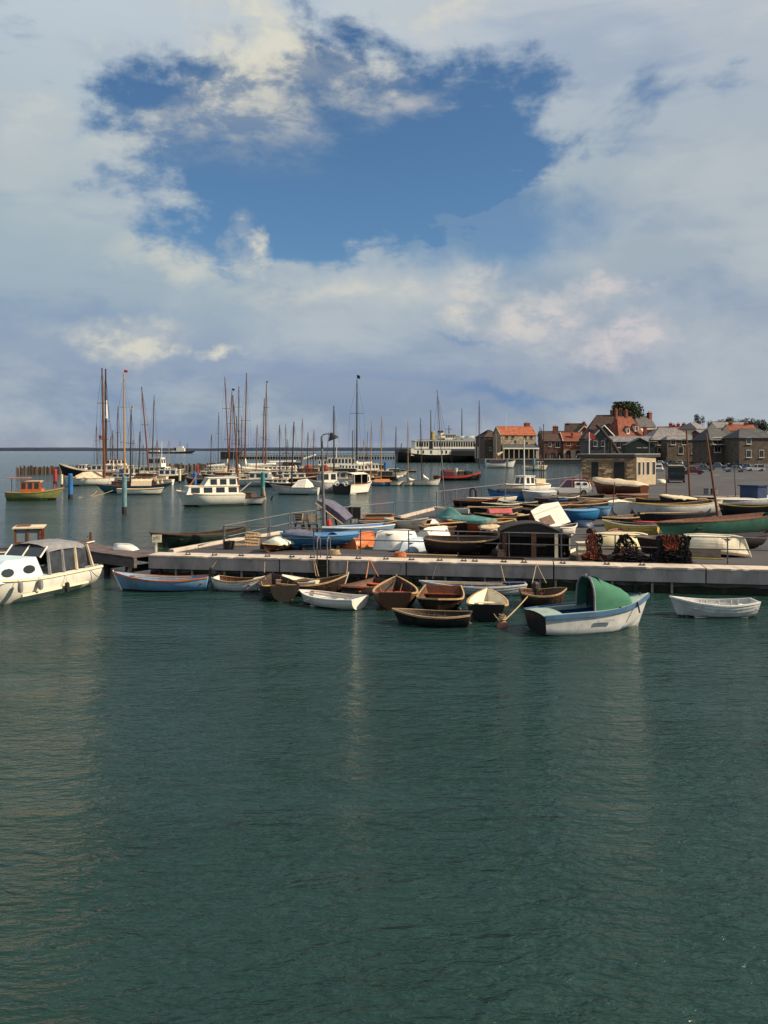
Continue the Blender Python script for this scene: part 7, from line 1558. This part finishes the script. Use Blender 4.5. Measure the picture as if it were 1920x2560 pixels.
def propped_punt():
    a = at(862, 1322, DECK); d = a.y; p = atd(858, 1310, d); q = atd(789, 1257, d)
    t = thing('punt', 'dark punt propped at a slant with purple-grey bottom, behind the lamp post', 'rowing boat', a, (0, 0, 0), G2)
    ax = (q-p).normalized(); L = (q-p).length; up = Vector((0, 0, 1)); side = Vector((.35, .9, .15)).normalized(); nn = ax.cross(side).normalized()
    if nn.z < 0: nn = -nn
    W = 1.25; secs = []
    for s, w, h in ((0, .9, .35), (.3, 1, .42), (.7, .95, .4), (1, .7, .2)):
        c = p+ax*L*s; secs.append([c, c+nn*h*.9+side*.08, c+nn*h+side*.2, c+nn*h+side*W*w, c+nn*h*.6+side*(W*w+.1), c+side*(W*w+.1)])
    MB().loft(secs, True, True, True).build('hull', purc, t, world=True)
    MB().path([s[0]-nn*.02-side*.02 for s in secs], .05, 6).build('gunwale', gunw, t, world=True)
    MB().path([s[5]-nn*.02 for s in secs], .05, 6).build('gunwale', gunw, t, world=True)
    c = p+ax*L*.62; MB().tube(c, Vector((c.x, c.y+.3, DECK)), .06, .06, 6).build('prop', tar, t, world=True)
    c = p+ax*L*.55+side*.9; MB().tube(c, Vector((c.x+.2, c.y+.1, DECK)), .06, .06, 6).build('prop', tar, t, world=True)
propped_punt()
o = MB().lathe([(.0, 0), (.16, .03), (.2, .3), (.15, .62), (0, .7)], (0, 0, 0), 9).build('fuel_can', redp); o.location = at(822, 1324, DECK); tag(o, 'red fuel can standing under the slanting punt', 'fuel can')
o = MB().lathe([(.0, 0), (.15, .03), (.17, .25), (.1, .4), (0, .45)], (0, 0, 0), 9).build('float', cream); o.location = at(833, 1321, DECK); tag(o, 'cream fishing float beside the red fuel can', 'float')
# stacked folding chairs
G3 = 'folding chairs by the rail'
for k, (px, py, m, rz) in enumerate(((748, 1330, dbrown, .3), (766, 1331, bleach, -.1), (782, 1332, dbrown, .15))):
    a = at(px, py, DECK); t = thing('folding_chair', ('left dark', 'middle pale wooden', 'right dark')[k]+' folding chair of three by the side rail', 'chair', a, (0, 0, rz), G3)
    t.scale = (1.25, 1.25, 1.15)
    for s in (-.23, .23): MB().tube((s, -.3, 0), (s, .25, 1.0), .03, .03, 5).build('leg', m, t); MB().tube((s*.85, .3, 0), (s*.85, -.25, .5), .03, .03, 5).build('leg', m, t)
    for j in range(4): MB().box((0, -.22+j*.11, .47), (.46, .09, .025)).build('seat_slat', bleach if k == 1 else m, t)
    for j in range(3): MB().box((0, .12+j*.06, .66+j*.13), (.5, .025, .11)).build('back_slat', bleach if k != 0 else m, t)
# lattice pallets
def pallet(label, px, py, rot, w, h, m=gunw):
    a = at(px, py, DECK); t = thing('lattice_pallet', label, 'pallet', a, rot, 'wooden lattice pallets')
    for i in range(6): MB().box((-w/2+w*i/5, 0, h/2), (.07, .04, h)).build('slat', m, t)
    for i in range(5): MB().box((0, -.045, h*(.03+.235*i)), (w, .04, .07)).build('cross_slat', m, t)
pallet('upright wooden lattice pallet leaning near the left rail', 629, 1364, (R(-18), R(6), R(10)), .72, .72)
pallet('flat wooden lattice pallet lying left of the upright one', 600, 1366, (R(-82), 0, R(8)), .75, .6, bleach)
o = MB().lathe([(.24, 0), (.28, .3), (.3, .42), (.26, .42), (.22, .05), (0, .05)], (0, 0, 0), 10).build('bucket', tar); o.location = at(574, 1373, DECK); tag(o, 'black tub at the foot of the left rail posts', 'tub')
# ---- nets hanging on the front railing
ora = mat('orange_net', (.30, .075, .035), .95, .4, 9, .8, dirt=(.05, .02, .02), dirt_amt=.8); blk = mat('black_net', (.018, .016, .018), .95, .5, 9, .8, dirt=(.05, .03, .03))
def rail_pt(px):
    # point on the railing line seen at px
    for s in [i/4000 for i in range(4001)]:
        p = ra.lerp(rbb, s)
        if CX+F*p.x/p.y >= px: return p
def net(label, cols_, m, seed, name='fishing_net', group='fishing nets on the railing'):
    """cols_: list of (px_top, z_top, px_bottom, z_bottom, width) hanging bundles"""
    c = rail_pt(cols_[0][0]); t = thing(name, label, 'fishing net', (c.x, c.y, DECK), (0, 0, 0), group); rr = random.Random(seed)
    for (pa, za, pb_, zb, w) in cols_:
        A, B_ = rail_pt(pa), rail_pt(pb_); mb = MB(); nu = max(8, int(w*34)); nv = 26
        g = []
        ph = rr.uniform(0, 6)
        for j in range(nv+1):
            s = j/nv; row = []
            for i in range(nu+1):
                u = i/nu-.5; pinch = (.72+.28*abs(2*s-1))+.12*math.sin(s*7+ph)
                c = A.lerp(B_, s)+qdir*(u*w*pinch+.05*math.sin(s*9+ph))
                fold = .11*math.sin(u*19+ph+s*3)+.05*math.sin(u*37+s*8)
                row.append(c+Vector((rr.uniform(-.02, .02), -.06-.16*s*s+fold*.6+rr.uniform(-.03, .03), za+(zb-za)*s+.05*math.sin(u*11+ph)*(1-s)+rr.uniform(-.02, .02))))
            g.append(row)
        vs = [p for row in g for p in row]; fs = []
        for j in range(nv):
            for i in range(nu):
                if rr.random() < (.03 if j < 3 else .22): continue
                fs.append((j*(nu+1)+i, j*(nu+1)+i+1, (j+1)*(nu+1)+i+1, (j+1)*(nu+1)+i))
        mb.add(vs, fs)
        for k in range(int(8+w*14)):
            i = rr.randrange(nu); j0 = rr.randrange(0, 5); pts = [g[j][min(nu, max(0, i+rr.choice((-1, 0, 0, 1))))]+Vector((rr.uniform(-.03, .03), -.05, 0)) for j in range(j0, nv, 2)]
            mb.path(pts, rr.uniform(.005, .010), 4)
        mb.build('net_folds', m, t, world=True)
    return t
hh = 1.22
net('orange trawl net bunched over the rail, left of the other nets', [(1475, hh, 1470, .1, .42), (1483, hh, 1486, .3, .3)], ora, 1)
net('black net hanging straight down beside the orange one', [(1496, hh, 1497, .05, .34)], blk, 2)
net('black net spread in two legs from the rail', [(1560, hh, 1525, .05, .35), (1562, hh, 1600, .02, .5), (1556, hh, 1570, .0, .25)], blk, 3)
net('rust net tangled low between the black ones', [(1552, .6, 1545, .0, .5), (1585, .4, 1600, .0, .6), (1520, .2, 1510, .02, 1.1)], ora, 4)
net('wide black net curtain with orange top over the rail, right', [(1655, hh, 1652, .0, .55), (1680, hh, 1678, .0, .75), (1703, hh, 1706, .0, .6), (1716, hh, 1718, .1, .25), (1640, .5, 1625, .0, .5)], blk, 5)
net('orange net swag draped on the wide black net', [(1655, hh+.02, 1668, .62, .3), (1672, hh+.03, 1674, .55, .5), (1692, hh+.02, 1684, .6, .35)], ora, 6)
# heap at the foot
def heap(label, a, b, m, seed, h=.22):
    p, q = at(a[0], a[1], DECK), at(b[0], b[1], DECK); t = thing('net_heap', label, 'fishing net', p, (0, 0, 0), 'fishing nets on the railing'); rr = random.Random(seed); mb = MB()
    for k in range(260):
        s = rr.random(); c = p.lerp(q, s)+Vector((0, rr.uniform(-.25, .25), 0)); z = h*rr.random()*(.3+math.sin(math.pi*s))
        pts = [c+Vector((rr.uniform(-.3, .3), rr.uniform(-.18, .18), max(.02, z+rr.uniform(-.06, .06)))) for _ in range(4)]; mb.add(pts, [(0, 1, 2), (1, 3, 2)]); mb.path(pts[:3], .010, 4)
    mb.build('net_strands', m, t, world=True)
heap('rust red net heaped along the foot of the rail, left part', (1435, 1398), (1530, 1402), ora, 8); heap('black net heaped along the foot of the rail, middle part', (1500, 1402), (1640, 1405), blk, 9, .3); heap('black net pile below the wide net curtain', (1620, 1404), (1722, 1407), blk, 10, .35)
o = MB().box((0, 0, .3), (.55, .45, .6)).box((0, 0, .62), (.6, .5, .05)).box((0, -.24, .3), (.5, .03, .06)).build('fish_box', cream); o.location = at(1456, 1388, DECK); tag(o, 'white fish box left of the orange net', 'fish box')
# ---- mooring lines
G4 = 'mooring lines from the quay'
def line(label, a, b, sag, m=ropem, r=.016):
    o = MB().rope(a, b, sag, r).build('mooring_rope', m); tag(o, label, 'rope', G4)
def cop(px):
    for i in range(800):
        p = QA+qdir*(i*.05)+qn*.3
        if CX+F*p.x/p.y >= px: return p+Vector((0, 0, .1))
def wp(px, py, z): return at(px, py, z)
line('pale rope from the coping to the cream dinghy', cop(782), wp(790, 1440, .5), .04); line('second pale rope beside it, slanting right', cop(784), wp(797, 1441, .5), .02)
line('pale rope from the coping down to the dark boat with pale stem', cop(869), wp(866, 1440, .6), .03)
line('orange rope from the coping to the low reddish punt', cop(921), wp(915, 1446, .5), .03, ropeo, .02); line('orange rope running slantwise to the broad brown dinghy', cop(923), wp(946, 1441, .55), .03, ropeo, .02)
line('thin dark rope from the coping to the long blue skiff', cop(1090), wp(1081, 1448, .5), .02, steel); line('pale rope from the coping to the skiff right end', cop(1249), wp(1262, 1453, .5), .02)
line('pale rope from the coping to the varnished outboard boat', cop(1339), wp(1330, 1460, .5), .02); line('second pale rope to the varnished outboard boat, slanting right', cop(1341), wp(1366, 1458, .55), .02)
line('thin slanting rope at the left end of the coping', cop(552), wp(528, 1421, .6), .0, ropem, .012); line('straight thin rope hanging on the coping near the black rowing boat', cop(661), wp(661, 1432, .5), .0, ropem, .012)
line('rope from the black punt to the cream-lined dinghy stern', wp(1150, 1520, .45), wp(1178, 1560, .02), .03); line('rope sagging from the cream-lined dinghy to the buoy', wp(1222, 1510, .6), wp(1256, 1555, .15), .12); line('taut rope from the buoy up to the outboard boat', wp(1262, 1550, .25), wp(1320, 1490, .5), .03, ropem, .02)
line('long pale mooring rope trailing left from the teal-hulled yacht', wp(282, 1226, .5), wp(196, 1243, .02), .25, ropem, .03); line('shorter mooring rope from the teal-hulled yacht bow', wp(252, 1212, 1.0), wp(226, 1240, .02), .3, ropem, .03)
line('rope from the left cruiser jetty to the long green pulling boat', wp(335, 1370, DECK), wp(372, 1345, .6), .05, steel)
def buoy():
    a = at(1256, 1567, 0); t = thing('mooring_buoy', 'small weathered brown mooring buoy with rope tangle, beside the green-canopied launch', 'buoy', a)
    MB().lathe([(0, -.25), (.18, -.15), (.22, .0), (.16, .14), (.08, .24), (.05, .3), (0, .3)], (0, 0, 0), 12).build('float', mat('pink_buoy', (.22, .09, .065), .7, .3, 4, .3, dirt=(.2, .1, .08)), t, smooth=True)
    rr = random.Random(4); m = MB()
    for k in range(14): a0 = rr.uniform(0, 6.3); m.path([(.12*math.cos(a0+j), .12*math.sin(a0+j), .26+.05*j*rr.random()) for j in range(5)], .02, 4)
    m.build('rope_tangle', ropem, t); MB().path([(.1*math.cos(k), 0, .36+.1*math.sin(k)) for k in range(8)], .018, 4).build('ring', steel, t)
buoy()
